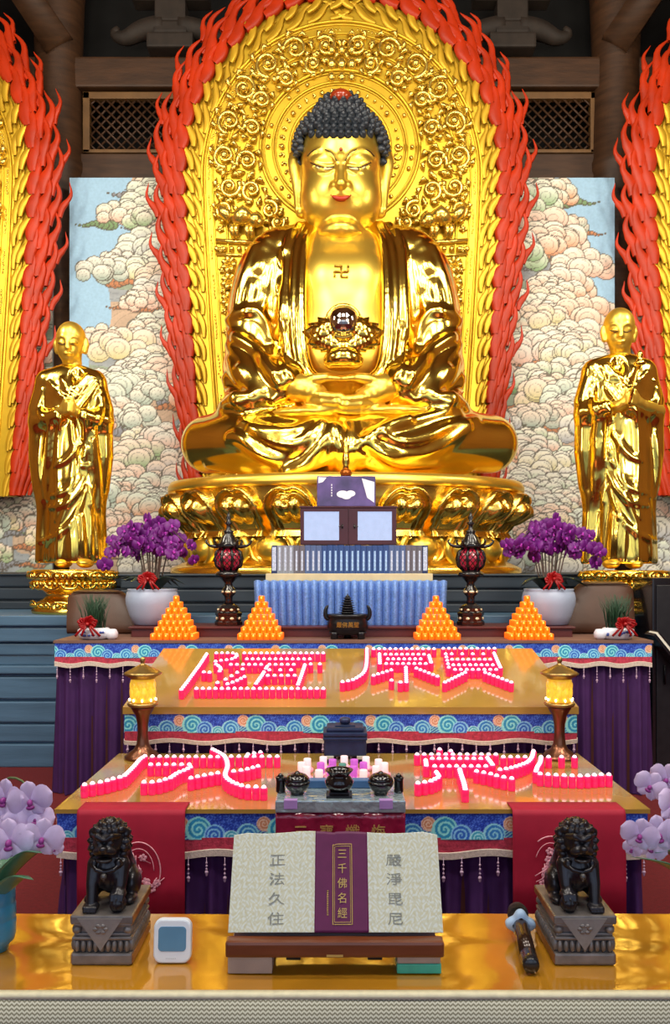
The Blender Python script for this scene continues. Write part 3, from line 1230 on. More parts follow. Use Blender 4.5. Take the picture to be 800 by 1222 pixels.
    Q = np.vstack([HQ, BQ + len(HV)])
    np_mesh('body', V, Q, M_skin, root)
    # painted features
    e = MB()
    ink = MB()
    for s in (-1, 1):
        X = lambda q: 407 + s * q
        pts = [H.hit(q[0], q[1], -0.002) for q in spline([(X(31), 198), (X(22), 201.5), (X(10), 200.5)], 10)]
        e.tube([p for p in pts if p], np.array([0.004, 0.010, 0.014, 0.017, 0.018, 0.018, 0.017, 0.015, 0.012, 0.006])[:len([p for p in pts if p])], 8)
        for line, r0 in (([(X(36), 194), (X(27), 198.5), (X(17), 200), (X(8), 199)], 0.007), ([(X(40), 186.5), (X(33), 179.5), (X(22), 177.5), (X(11), 182.5), (X(5), 192)], 0.005)):
            pts = [p for p in (H.hit(q[0], q[1], -0.004) for q in spline(line, 18)) if p]
            ink.tube(pts, r0, 6)
        p = H.hit(X(20), 201, -0.012)
        ink.ball(p, (0.024, 0.012, 0.012), 10, 6)
    e.build('eye_paint', M_eye, root)
    ink.build('brow_and_lash_lines', M_ink, root)
    l = MB()
    pts = [H.hit(q[0], q[1], -0.006) for q in spline([(395, 233), (401, 230.5), (407, 232), (413, 230.5), (419, 233)], 14)]
    l.tube(pts, [0.006, 0.014, 0.022, 0.026, 0.026, 0.022, 0.020, 0.020, 0.022, 0.026, 0.026, 0.022, 0.014, 0.006], 8)
    pts = [H.hit(q[0], q[1], -0.008) for q in spline([(396, 234), (407, 237.5), (418, 234)], 12)]
    l.tube(pts, [0.006, 0.016, 0.022, 0.027, 0.03, 0.03, 0.03, 0.03, 0.027, 0.022, 0.016, 0.006], 8)
    l.build('lips', M_lip, root)
    u = MB()
    u.ball(H.hit(407, 178, -0.004), (0.02, 0.012, 0.02), 10, 6)
    u.build('urna', M_jewel, root)
    # hair: a dark cap covered with snail curls
    hc = MB()
    A, Ar = at(407, 183, 9.3), (55 * PX, 57 * PX, 50 * PX)
    Bc, Br = at(407, 146, 9.3), (32 * PX, 35 * PX, 28.5 * PX)
    hc.ball(A + Vector((0, 0.06, 0.02)), (52.5 * PX, 52 * PX, 46 * PX), 40, 26)
    hc.ball(Bc, (Br[0] - 0.03, Br[1] - 0.03, Br[2] - 0.03), 32, 20)
    hair = hc.build('hair', M_hair, root)
    cu = MB()
    r0 = 0.044

    def curl(p, nrm):
        R = nrm.to_track_quat('Z', 'Y').to_matrix()
        prof = [(1.0, -0.4), (1.02, 0.1), (0.82, 0.52), (0.60, 0.70), (0.62, 0.82), (0.36, 1.05), (0.0, 1.2)]
        vs, fs, n = [], [], 9
        for rr, zz in prof:
            for k in range(n):
                a = 2 * PI * k / n
                vs.append(p + R @ Vector((r0 * rr * math.cos(a), r0 * rr * math.sin(a), r0 * zz)))
        for i in range(len(prof) - 1):
            for k in range(n):
                k2 = (k + 1) % n
                fs.append((i * n + k, i * n + k2, (i + 1) * n + k2, (i + 1) * n + k))
        cu.add(vs, fs)
    for (c, rad, which) in ((A, Ar, 0), (Bc, Br, 1)):
        z = -1.0
        dz = 2 * r0 * 0.93 / rad[2]
        rows = int(PI * (rad[2] + rad[0]) / 2 / (2 * r0 * 0.92))
        for j in range(rows + 1):
            ph = PI * j / rows
            rr = math.sin(ph)
            n = max(1, int(2 * PI * rr * (rad[0] + rad[1]) / 2 / (2 * r0 * 0.98)))
            for k in range(n):
                a = 2 * PI * (k + 0.5 * (j % 2)) / n
                q = Vector((rad[0] * rr * math.cos(a), rad[1] * rr * math.sin(a), rad[2] * math.cos(ph)))
                p = c + q
                nr = Vector((q.x / rad[0] ** 2, q.y / rad[1] ** 2, q.z / rad[2] ** 2)).normalized()
                py = HY - (p.z - EYE) * F / p.y
                px_ = CX + p.x * F / p.y
                if which == 0:
                    v = p - Bc
                    if (v.x / Br[0]) ** 2 + (v.y / Br[1]) ** 2 + (v.z / Br[2]) ** 2 < 0.9:
                        continue
                    dx = abs(px_ - 407)
                    front = p.y < 9.42
                    lim = 156 if dx < 42 else 156 + (dx - 42) * 4.6
                    if front and py > lim:
                        continue
                    if not front and py > 222:
                        continue
                else:
                    v = p - A
                    if (v.x / Ar[0]) ** 2 + (v.y / Ar[1]) ** 2 + (v.z / Ar[2]) ** 2 < 0.97:
                        continue
                curl(p, nr)
    # the straight hairline across the forehead
    for row, (y0, half, dd) in enumerate(((160, 43, -0.008), (152.5, 45, -0.022), (145, 42, -0.036))):
        n = int(2 * half / 8.0)
        for k in range(n + 1):
            x = 407 + (-half + 2 * half * (k + (0.5 if row == 1 else 0)) / n)
            if abs(x - 407) > half + 1:
                continue
            y_ = y0 + 5 * max(0, (abs(x - 407) - 34) / 10)
            p = H.hit(x, y_, dd)
            if p is not None:
                curl(p, Vector(((x - 407) / 60, -1, 0.25)).normalized())
    cu.build('hair_curls', M_hair, root)
    j = MB()
    j.ball(at(407, 117.5, 9.06), (0.125, 0.13, 0.085), 20, 12)
    j.build('crown_jewel', M_jewel, root)

    # --- the robe
    R = Sculpt(at(196, 585, 8.3) + Vector((-0.1, -0.45, 0)), at(634, 255, 9.3) + Vector((0.1, 0.75, 0)), 0.0165)
    R.blob(at(410, 375, 9.3), (100 * PX, 55 * PX, 112 * PX))
    arm = [(362, 288, 9.3), (330, 300, 9.25), (312, 328, 9.2), (304, 378, 9.15), (302, 425, 9.05), (304, 452, 8.95)]
    rad = [20, 26, 30, 33, 31, 30]
    for a, rr in ((arm, rad), (mirror(arm, 410.5), rad)):
        R.path([at(*q) for q in a], [q * PX for q in rr], 0.16, n=20)
    for s in (-1, 1):
        X = lambda q: 410 + s * q
        R.path([at(X(106), 454, 8.93), at(X(84), 456, 8.72), at(X(66), 458, 8.56)], [29 * PX, 27 * PX, 23 * PX], 0.12)     # sleeves
        R.path([at(X(122), 440, 9.05), at(X(118), 468, 9.0), at(X(106), 486, 8.9)], [20 * PX, 22 * PX, 16 * PX], 0.12)
        R.blob(at(X(112), 486, 8.85), (36 * PX, 0.4, 13 * PX), 0.12)
    R.blob(at(412, 524, 9.25), (186 * PX, 0.95, 40 * PX), 0.12)
    R.path([at(*q) for q in [(251, 531, 9.05), (300, 529, 8.68), (355, 532, 8.46), (412, 538, 8.42), (465, 532, 8.46), (520, 529, 8.68), (583, 530, 9.05)]],
           [35 * .0089, 36 * .0088, 33 * .0086, 27 * .0085, 33 * .0086, 36 * .0088, 35.5 * .0089], 0.12, n=30)
    # the open front and the place of the hands
    R.rbox(at(411, 368, 8.35), (0.405, 0.62, 0.80), 0.16, 0.05, 'sub')
    R.blob(at(408, 300, 9.0), (0.36, 0.42, 0.35), 0.06, 'sub')
    R.blob(at(408, 468, 8.25), (0.62, 0.36, 0.20), 0.05, 'sub')
    # lapels
    for s in (-1, 1):
        X = lambda q: 411 + s * q
        for off, rr, dd in ((0, 0.055, 0.0), (9, 0.05, 0.03), (19, 0.045, 0.08)):
            R.path([at(X(35 + off), 268, 9.16), at(X(47 + off), 296, 8.88 + dd), at(X(51 + off), 345, 8.68 + dd), at(X(50 + off), 405, 8.58 + dd), at(X(43 + off), 440, 8.54 + dd), at(X(28 + off * 1.4), 454, 8.52 + dd)],
                   [rr * 0.8, rr, rr, rr, rr, rr * 0.8], 0.035, n=26)
    folds = []
    for f_ in ([(338, 279), (322, 320), (314, 365)], [(348, 276), (334, 325), (328, 380), (324, 430)], [(304, 296), (290, 335), (282, 368)],
               [(320, 287), (304, 330), (296, 372)], [(340, 300), (338, 360), (338, 430), (348, 452)],
               [(269, 384), (286, 374), (303, 371), (316, 384), (322, 404)], [(274, 398), (296, 410), (318, 438), (334, 458)],
               [(272, 412), (290, 430), (308, 458), (330, 470)], [(274, 430), (284, 450), (300, 472)], [(280, 402), (308, 418), (328, 446)],
               [(268, 452), (280, 478), (300, 486)], [(282, 470), (310, 478), (338, 474)], [(286, 440), (300, 462), (326, 478)]):
        folds.append(f_)
        folds.append(mirror(f_, 410.5))
    for f_ in folds:
        R.ridge(f_, 0.042, 0.085, 26, off=0.012)
    legs = [[(291, 505), (315, 513), (348, 516), (377, 502)], [(274, 522), (293, 525), (318, 544), (354, 541), (391, 505)],
            [(282, 519), (310, 541), (348, 555), (376, 544), (394, 511)], [(318, 563), (365, 552), (399, 512)], [(337, 566), (387, 549), (405, 516)],
            [(300, 512), (330, 528), (360, 527), (384, 504)], [(404, 506), (411, 535), (413, 560)], [(398, 508), (404, 535), (406, 562)],
            [(457, 519), (478, 507), (520, 495), (546, 493)], [(456, 517), (475, 526), (502, 525), (535, 510), (568, 501)],
            [(439, 525), (460, 540), (499, 543), (529, 531), (559, 510)], [(445, 534), (475, 552), (520, 553)], [(428, 536), (439, 525), (460, 510), (487, 499)],
            [(420, 505), (424, 530), (420, 560)], [(434, 545), (450, 558), (490, 563), (560, 561)], [(250, 556), (300, 562), (340, 566)]]
    for f_ in legs:
        R.ridge(f_, 0.045, 0.085, 34, off=0.012)
    zb = 2.640
    R.rbox((at(410, 0, 9.0).x, 9.0, zb - 1.0), (3.0, 2.0, 1.0), 0.01, 0.0, "sub")
    R.build('robe', M_gold, root, smooth=1)
    # the emblem on the chest
    m = MB()
    c = B.hit(407.5, 324, 0.0)
    w_ = 0.075
    segs = [((-1, 0), (1, 0)), ((0, -1), (0, 1)), ((0, 1), (-1, 1)), ((1, 0), (1, 1)), ((0, -1), (1, -1)), ((-1, 0), (-1, -1))]
    for a, b_ in segs:
        pa = B.hit(407.5 + a[0] * 8.2, 324 - a[1] * 6.6, -0.006)
        pb = B.hit(407.5 + b_[0] * 8.2, 324 - b_[1] * 6.6, -0.006)
        m.tube([pa, pa.lerp(pb, .5), pb], 0.013, 6)
    m.build('chest_emblem', mat('emblem_bronze_gold', (0.55, 0.33, 0.05), 0.3, metal=0.9), root)
    return root


buddha = build_buddha()


# ------------------------------------------------------------------ lotus and pearl held in the lap
def build_lotus_ornament():
    root = thing('lotus_ornament', at(410, 452, 8.20), 'golden bowl with lotus petals and a round mirror pearl held in the buddha statue hands', 'ornament')
    b = MB()
    c = at(410, 433, 8.20)
    b.lathe([(0.10, -0.055), (0.15, -0.05), (0.185, -0.025), (0.198, 0.02), (0.19, 0.06), (0.16, 0.105), (0.11, 0.135), (0.06, 0.148), (0.05, 0.16), (0.055, 0.20)], c, 36)
    b.build('bowl', M_gold, root)
    p = MB()
    hub = at(410, 405, 8.22)
    for ring, (n, L, w_, lift, dd) in enumerate(((9, 0.43, 0.105, 0.62, 0.05), (8, 0.36, 0.095, 0.30, -0.02), (9, 0.38, 0.095, -0.75, 0.0))):
        for k in range(n):
            a = -1.25 + 2.5 * k / (n - 1)
            dx, dz = math.sin(a), math.cos(a)
            if lift < 0:
                dz = -abs(dz) * 0.75
            tip = hub + Vector((dx * L, -0.12 + 0.1 * abs(dx) + dd, dz * L * 0.62 * (1 if lift > 0 else 1.0)))
            midp = hub + Vector((dx * L * 0.55, -0.10 + dd, dz * L * 0.24))
            pts = spline([hub, midp, tip], 8)
            p.tube(pts, [0.02, w_ * 0.6, w_ * 0.9, w_, w_ * 0.95, w_ * 0.75, w_ * 0.4, 0.004], 8, flat=0.3, fn=(0, 1, 0.2))
    p.build('lotus_petals', M_gold, root)
    q = MB()
    q.ball(at(410, 384, 8.12), (0.145, 0.12, 0.145), 28, 18)
    q.build('mirror_pearl', mat('mirror_silver', srgb(215, 205, 195), 0.08, metal=1.0, vary=0.05), root)
    r = MB()
    cc = at(410, 384, 8.14)
    r.tube([cc + Vector((0.155 * math.cos(a), 0, 0.155 * math.sin(a))) for a in np.linspace(0, 2 * PI, 40)], 0.028, 8)
    r.build('pearl_ring', M_gold, root)


build_lotus_ornament()


# ------------------------------------------------------------------ the lotus throne
def build_throne():
    cx, cd = at(413, 0, 9.0).x, 9.0
    RX, RY = 1.90, 1.23
    z0, z1 = Z_BLOCK, 2.62
    root = thing('lotus_throne', (cx, cd, z0), 'wide golden lotus throne with heart shaped petals under the seated statue', 'throne')

    def ring(scale, z, n=120):
        return [Vector((cx + RX * scale * math.sin(2 * PI * k / n), cd - RY * scale * math.cos(2 * PI * k / n), z)) for k in range(n)]
    prof = [(0.985, z0), (0.985, z0 + 0.05), (0.95, z0 + 0.08), (0.90, z0 + 0.12), (0.88, z0 + 0.20), (0.87, z0 + 0.32), (0.845, z0 + 0.42),
            (0.88, z0 + 0.50), (0.94, z0 + 0.62), (0.97, z0 + 0.74), (0.965, z0 + 0.84), (0.975, z0 + 0.86)]
    mb = MB()
    rows = [ring(s, z) for s, z in prof]
    rows = [r + [r[0]] for r in rows]
    mb.grid(rows)
    mb.build('body', M_gold_dark, root)
    rim = MB()
    rows = [ring(s, z) for s, z in ((0.90, z0 + 0.84), (0.985, z0 + 0.835), (1.0, z0 + 0.85), (1.0, z0 + 0.90), (0.985, z0 + 0.945), (0.95, z0 + 0.955), (0.5, z0 + 0.955), (0.001, z0 + 0.955))]
    rim.grid([r + [r[0]] for r in rows])
    rim.build('rim', M_skin, root)

    def prof_at(z):
        zs = [p[1] for p in prof]
        return float(np.interp(z, zs, [p[0] for p in prof]))

    def petal(th, half, za, zb, up, kind, name):
        nu, nv = 36, 32
        P = []
        for i in range(nu + 1):
            u = -1 + 2 * i / nu
            row = []
            for j in range(nv + 1):
                v = j / nv
                vv = v if up else 1 - v
                # an arch with a notched top, a rolled rim, an inner arch and two swelling lobes
                x = u * 1.02
                ax = abs(x)
                if vv >= 0.4:
                    q = (ax ** 2.2 + ((vv - 0.4) / 0.58) ** 2.2) ** (1 / 2.2)
                else:
                    q = ax / (0.84 + 0.16 * vv / 0.4)
                q += 0.09 * math.exp(-(x / 0.17) ** 2) * max(0, min(1, (vv - 0.45) / 0.25))
                e = max(0, min(1, (1.0 - q) / 0.10))
                h = 0.10 * e * e * (3 - 2 * e)
                h += 0.055 * math.exp(-((q - 0.86) / 0.07) ** 2) - 0.035 * math.exp(-((q - 0.72) / 0.06) ** 2) + 0.04 * math.exp(-((q - 0.61) / 0.05) ** 2)
                for sgn in (-1, 1):
                    w2 = ((x - sgn * 0.24) / 0.29) ** 2 + ((vv - 0.48) / 0.23) ** 2
                    if w2 < 1:
                        h += 0.13 * math.sqrt(1 - w2)
                z = za + (zb - za) * v
                ang = th + half * u
                s = prof_at(z)
                nx, ny = math.sin(ang), -math.cos(ang)
                row.append(Vector((cx + RX * s * nx + nx * (h - 0.02), cd + RY * s * ny + ny * (h - 0.02), z)))
            P.append(row)
        m = MB()
        m.grid(P)
        m.build(name, M_gold_dark, root)

    N = 21
    for k in range(N):
        th = 2 * PI * k / N
        if th > PI:
            th -= 2 * PI
        if abs(th) > 2.2:
            continue
        petal(th, PI / N * 0.99, z0 + 0.36, z0 + 0.86, True, 0, 'upper_petal')
    for k in range(N):
        th = 2 * PI * (k + 0.5) / N
        if th > PI:
            th -= 2 * PI
        if abs(th) > 2.2:
            continue
        # the rounded lower petals
        m = MB()
        nx, ny = math.sin(th), -math.cos(th)
        c = Vector((cx + RX * 0.865 * nx, cd + RY * 0.865 * ny, z0 + 0.24))
        rot = Matrix.Rotation(th, 3, 'Z')
        m.ball(c, (0.17, 0.14, 0.13), 18, 12, M=rot)
        m.tube([c + rot @ Vector((0.24 * math.sin(a), -0.03 - 0.06 * math.cos(a) * 0, -0.16 * math.cos(a) * 1.0)) for a in np.linspace(-2.3, 2.3, 22)], 0.035, 8)
        m.build('lower_petal', M_skin, root)
    return root


build_throne()


# ------------------------------------------------------------------ the two standing monks
def feature_lines(S, pts, r, mb):
    q = [p for p in (S.hit(a[0], a[1], -0.003) for a in spline(pts, 10)) if p]
    if len(q) > 2:
        mb.tube(q, r, 6)


def build_monk(right):
    d = 7.7
    u = d / F
    if not right:
        label = 'golden standing monk statue with shaved head and clasped hands, left of the throne'
        hx, hy = 85, 406
        fx = -4            # the face looks a little aside
        base = at(88, 680, d)
    else:
        label = 'golden standing monk statue holding a lotus bud scepter, right of the throne'
        hx, hy = 739, 391
        fx = 2
        base = at(742, 670, d)
    root = thing('standing_monk_statue', base, label, 'statue')
    lo = at(hx - 64, 695, d) + Vector((0, -0.5, 0))
    hi = at(hx + 68, 358, d) + Vector((0, 0.42, 0))
    S = Sculpt(lo, hi, 0.0095)
    k_ = 1.06 if right else 1.0
    u = u * k_
    A = lambda x, y, dd=0.0: at(hx + x * k_, hy + y * k_, d + dd)
    # head
    S.blob(A(0, -2), (17 * u, 18.5 * u, 20 * u))
    S.blob(A(fx * 0.5, 12, -0.02), (14 * u, 15 * u, 15 * u), 0.03)
    S.blob(A(fx * 0.8, 22, -0.06), (7 * u, 7 * u, 5 * u), 0.03)
    for s in (-1, 1):
        S.path([A(17.5 * s, 0, 0.0), A(18 * s, 6, 0), A(16.5 * s, 14, 0)], [0.022, 0.028, 0.024], 0.012)
        S.blob(A(fx + 7 * s, 3, -0.108), (4.5 * u, 0.03, 2.0 * u), 0.02)
        S.ridge([(hx + k_ * (fx + a * s), hy + k_ * b_) for a, b_ in ((13, -2), (7, -5), (2, -1))], 0.008, 0.014, 12)
    S.path([A(fx, -2, -0.13), A(fx, 9, -0.155)], [0.016, 0.026], 0.02)
    S.blob(A(fx * 0.9, 16, -0.12), (5.5 * u, 0.03, 2.2 * u), 0.012)
    S.cap(A(1, 18, 0.02), A(2, 42, 0.02), 10.5 * u, 12 * u, 0.03)
    body_top = S.D.copy()
    # hands
    hd = (-3, 83) if not right else (14, 82)
    for s in (-1, 1):
        X = lambda q: hd[0] + s * q
        S.path([A(X(30), 94, -0.10), A(X(14), 88, -0.24), A(X(6), 84, -0.28)], [8 * u, 6.5 * u, 6 * u], 0.03)
        S.path([A(X(7), 84, -0.28), A(X(3), 78, -0.31)], [6 * u, 5 * u], 0.02)
        for q in range(4):
            S.path([A(X(4), 76 + 3.0 * q, -0.325), A(X(0), 75 + 3.0 * q, -0.355), A(X(-4), 77 + 3.0 * q, -0.34)], [0.019, 0.017, 0.013], 0.008)
        S.path([A(X(7), 78, -0.31), A(X(4), 71, -0.34), A(X(1), 69, -0.34)], [0.022, 0.019, 0.014], 0.01)
    V, Q = S.mesh(1)
    np_mesh('body', V, Q, M_skin, root)
    # painted eyes and brows
    ink = MB()
    for s in (-1, 1):
        feature_lines(S, [(hx + k_ * (fx + a * s), hy + k_ * b_) for a, b_ in ((12, 3), (7, 5), (3, 4))], 0.0035, ink)
    ink.build('eye_lines', M_ink, root)
    # robe
    R = Sculpt(lo, hi, 0.0115)
    sw = 1.0
    R.path([A(-27, 48), A(0, 42, 0.02), A(27, 48)], [13 * u, 15 * u, 13 * u], 0.06)
    R.blob(A(2, 72), (37 * u, 25 * u, 40 * u), 0.06)
    R.path([A(2, 95), A(4, 150), A(5, 210), A(6, 258)], [29 * u, 30 * u, 31 * u, 33 * u], 0.06)
    for s in (-1, 1):
        wid = 33 if s < 0 else 32
        R.path([A(s * 28, 54), A(s * 37, 84, -0.02), A(s * 36, 96, -0.06)], [14 * u, 13.5 * u, 12.5 * u], 0.05)
        R.path([A(s * 36, 97, -0.08), A(s * 22, 93, -0.2), A(s * 15, 90, -0.25)], [12 * u, 9.5 * u, 8.5 * u], 0.04)
        # the long hanging sleeve
        R.path([A(s * 37, 98, -0.04), A(s * 38, 140, -0.02), A(s * 35, 178, 0.0), A(s * 31, 198, 0.0)], [12.5 * u, 12 * u, 10.5 * u, 7 * u], 0.05)
        R.path([A(s * 20, 92, -0.2), A(s * 24, 130, -0.14), A(s * 26, 170, -0.08), A(s * 28, 192, -0.04)], [7 * u, 7.5 * u, 7 * u, 5 * u], 0.04)
        R.path([A(s * 30, 190), A(s * 33, 230), A(s * 34, 262)], [10 * u, 9 * u, 9 * u], 0.06)
    R.blob(A(3, 36, -0.22), (9 * u, 0.14, 16 * u), 0.03, 'sub')
    folds = [[(-26, 50), (-12, 66), (0, 78)], [(26, 44), (10, 62), (-6, 84)], [(30, 52), (14, 74), (2, 88)], [(20, 42), (4, 60), (-8, 76)],
             [(-10, 46), (-4, 60), (4, 66)], [(-34, 60), (-38, 80), (-32, 98)], [(34, 60), (36, 80), (32, 98)],
             [(-14, 94), (-16, 140), (-15, 190), (-18, 215)], [(0, 96), (4, 140), (-2, 190), (-16, 225)], [(16, 94), (18, 150), (22, 200), (24, 255)],
             [(-38, 240), (-22, 236), (2, 216), (16, 180)], [(-24, 186), (-6, 180), (10, 160), (18, 130)], [(-20, 150), (-4, 142), (12, 120)],
             [(-26, 200), (-6, 196), (12, 176), (20, 150)], [(28, 110), (32, 160), (34, 200)], [(-34, 110), (-38, 150), (-34, 190)], [(-26, 100), (-28, 150), (-28, 190)],
             [(-14, 226), (-16, 262)], [(0, 222), (2, 264)], [(12, 210), (14, 262)], [(-28, 236), (-30, 264)], [(28, 210), (32, 262)], [(6, 214), (8, 264)],
             [(24, 120), (26, 160), (24, 196)], [(-10, 170), (4, 168), (14, 150)]]
    for f_ in folds:
        g = [(hx + k_ * (p[0] if not right else -p[0] + 6), hy + k_ * p[1]) for p in f_]
        R.ridge(g, 0.024, 0.03, 22, off=0.006)
    zc = A(0, 266).z
    R.rbox((A(4, 0).x, d, zc - 1.0), (1.5, 1.5, 1.0), 0.01, 0.0, 'sub')
    R.build('robe', M_gold, root)
    f = MB()
    for s in (-1, 1):
        f.ball(A(4 + s * 13, 266, -0.16), (0.07, 0.14, 0.045), 16, 10)
    f.build('feet', M_skin, root)
    return root, hx, zc


def build_monk_pedestal(px, zt, label):
    d = 7.7
    c = on(px, d, Z_DAIS)
    root = thing('lotus_pedestal', c, label, 'pedestal')
    h = zt - Z_DAIS
    b = MB()
    b.lathe([(0.36, 0.0), (0.37, 0.03), (0.35, 0.05), (0.33, 0.10), (0.27, 0.13), (0.24, 0.16), (0.25, 0.19), (0.30, 0.22), (0.355, 0.28), (0.37, h - 0.05), (0.375, h - 0.035), (0.37, h - 0.01), (0.355, h), (0.001, h)], c, 56)
    b.build('core', M_gold_dark, root)
    for (n, z, r0, sz, up, nm) in ((15, 0.26, 0.345, 0.085, -1, 'middle_petal'), (15, 0.345, 0.37, 0.075, 1, 'upper_petal'), (13, 0.085, 0.34, 0.06, 1, 'lower_petal')):
        for k in range(n):
            th = 2 * PI * (k + (0.5 if up < 0 else 0)) / n
            if math.cos(th) < -0.35:
                continue
            m = MB()
            rot = Matrix.Rotation(th, 3, 'Z')
            cc = c + Vector((r0 * math.sin(th), -r0 * math.cos(th), z))
            wd = r0 * PI / n * 0.96
            arc = [cc + rot @ Vector((wd * math.sin(a), -0.022, up * sz * 0.5 * math.cos(a) * 1.0 - up * sz * 0.1)) for a in np.linspace(-1.9, 1.9, 14)]
            m.tube(arc, 0.013, 6)
            for sgn in (-1, 1):
                m.ball(cc + rot @ Vector((sgn * wd * 0.36, -0.012, -up * 0.008)), (wd * 0.36, 0.03, sz * 0.34), 10, 7, M=rot)
            m.build(nm, M_gold, root)
    return root


for right in (False, True):
    r_, hx, zc = build_monk(right)
    hy, d = (391 if right else 406), 7.7
    zt = zc - 0.058
    build_monk_pedestal(hx + 3 if not right else hx + 6, zt, 'round golden lotus pedestal under the standing monk statue %s' % ('with clasped hands' if not right else 'with the scepter'))
    if right:
        g = thing('lotus_scepter', at(hx + 14, hy + 90, d - 0.33), 'golden lotus bud scepter held upright by the right standing monk statue', 'scepter')
        m = MB()
        m.tube([at(hx + 12, hy + 92, d - 0.398), at(hx + 20, hy + 60, d - 0.398), at(hx + 25, hy + 44, d - 0.398)], 0.014, 8)
        m.build('stick', M_gold, g)
        m = MB()
        c = at(hx + 25, hy + 42, d - 0.398)
        m.lathe([(0.01, -0.03), (0.05, -0.015), (0.052, 0.0), (0.03, 0.02), (0.022, 0.05), (0.03, 0.065), (0.018, 0.095), (0.002, 0.11)], c, 16)
        m.build('bud', M_gold, g)
# ------------------------------------------------------------------ cloth covered tables
M_goldcloth = mat('gold_board', srgb(168, 134, 62), 0.14, metal=0.0, vary=0.10, vscale=3, coat=0.8, bump=0.02, bscale=4)
M_brocade = mat('blue_brocade', (0.1, 0.2, 0.7), 0.55, attr='paint', vary=0.10, vscale=60)
M_redband = mat('red_band_brocade', srgb(180, 54, 76), 0.7, vary=0.35, vscale=45, bump=0.2, bscale=120)
M_braid = mat('cream_braid', srgb(206, 190, 176), 0.7, vary=0.15, vscale=80, bump=0.3, bscale=200)
M_bead = mat('bead_string', srgb(190, 160, 185), 0.3, vary=0.15, vscale=50)
M_purple = mat('purple_velvet', srgb(62, 24, 82), 0.75, vary=0.12, vscale=8)
M_darkwood = mat('table_wood', srgb(70, 34, 26), 0.4, vary=0.2, vscale=5)


def wave_colours(U, Vv, hgt, seed, px_m):
    """embroidered blue ground with curling waves and small clouds; U along, Vv up, metres"""
    r = np.random.default_rng(seed)
    C = np.empty(U.shape + (3,))
    C[:] = srgb(36, 72, 186)
    # damask speckles
    sp = np.sin(U * 190 + 3 * np.sin(Vv * 160)) * np.sin(Vv * 210 + 3 * np.sin(U * 130))
    C[sp > 0.35] = srgb(84, 126, 224)
    C[sp < -0.5] = srgb(22, 48, 150)
    L = U.max()
    unit = hgt * 2.9
    x = -unit * r.uniform(0, 1)
    kinds = [(0.40, srgb(44, 130, 206), srgb(150, 220, 240), 0.18), (0.26, srgb(214, 140, 100), srgb(240, 206, 180), 0.56), (0.46, srgb(40, 150, 196), srgb(150, 232, 232), 0.36),
             (0.38, srgb(40, 104, 204), srgb(140, 206, 244), 0.16), (0.28, srgb(60, 176, 206), srgb(176, 236, 244), 0.05)]
    items = []
    while x < L + unit:
        for q, (rad, c0, c1, vz) in enumerate(kinds):
            items.append((x + unit * (0.10 + 0.2 * q), vz * hgt, rad * hgt, c0, c1, 1 if (q % 2) else -1))
        x += unit
    items.sort(key=lambda q: -q[1])
    for (cx, cz, rad, c0, c1, sgn) in items:
        dx, dz = (U - cx) * sgn, Vv - cz
        rho = np.hypot(dx, dz) / rad
        th = np.arctan2(dz, dx)
        m = rho < 1
        spi = (rho * 2.6 - th / (2 * PI)) % 1.0
        col = np.where((spi < 0.42)[..., None], np.array(c1), np.array(c0))
        col = np.where((rho > 0.86)[..., None], np.array(c1), col)
        C = np.where(m[..., None], col, C)
        # the tail that runs out from under the curl
        tail = (dx > 0) & (dx < rad * 2.0) & (dz < -0.25 * rad + 0.1 * dx) & (dz > -1.0 * rad)
        st = ((dz + 0.25 * dx * dx / rad) / rad * 4.0) % 1.0
        C = np.where((tail & ~m & (st < 0.5))[..., None], np.array(c1) * 0.85, C)
    return C


def valance(name, xa, xb, z0, z1, d, parent, seed, step=0.004, wavy=0.0, side=None, d_end=None):
    """painted cloth band hanging in front (or, with d_end, along the side at x = xa)"""
    Ln = (xb - xa) if d_end is None else (d_end - d)
    nu, nv = int(Ln / step) + 1, int((z1 - z0) / step) + 1
    U = np.linspace(0, Ln, nu)[:, None] + np.zeros((1, nv))
    W = np.linspace(0, z1 - z0, nv)[None, :] + np.zeros((nu, 1))
    C = wave_colours(U, W, z1 - z0, seed, 200)
    off = 0.004 * np.sin(U * 9) * (1 - W / (z1 - z0))
    if d_end is None:
        P = np.stack([xa + U, d - 0.004 + off, z0 + W], -1)
    else:
        P = np.stack([xa + off, d + U, z0 + W], -1)
    o = np_mesh(name, P.reshape(-1, 3), grid_quads(nu, nv), M_brocade, parent, colors=C.reshape(-1, 3))
    so = o.modifiers.new('thickness', 'SOLIDIFY')
    so.thickness = 0.004
    return o


def scallop(u, period, depth):
    return depth * (0.5 - 0.5 * np.cos(2 * PI * u / period))


def hanging_band(mb, path, zt, zb, period, depth, thick=0.004, out=0.0):
    """band following a path of (x, y, nx, ny) with a scalloped lower edge"""
    rows_f, u = [], 0.0
    last = None
    for (x, y, nx, ny) in path:
        if last is not None:
            u += math.hypot(x - last[0], y - last[1])
        last = (x, y)
        s = float(scallop(u, period, depth))
        rows_f.append([Vector((x + nx * out, y + ny * out, zt(u) if callable(zt) else zt)), Vector((x + nx * (out + thick), y + ny * (out + thick), (zt(u) if callable(zt) else zt))),
                       Vector((x + nx * (out + thick), y + ny * (out + thick), zb + s)), Vector((x + nx * out, y + ny * out, zb + s)),
                       Vector((x + nx * out, y + ny * out, zt(u) if callable(zt) else zt))])
    mb.grid(rows_f, smooth=False)


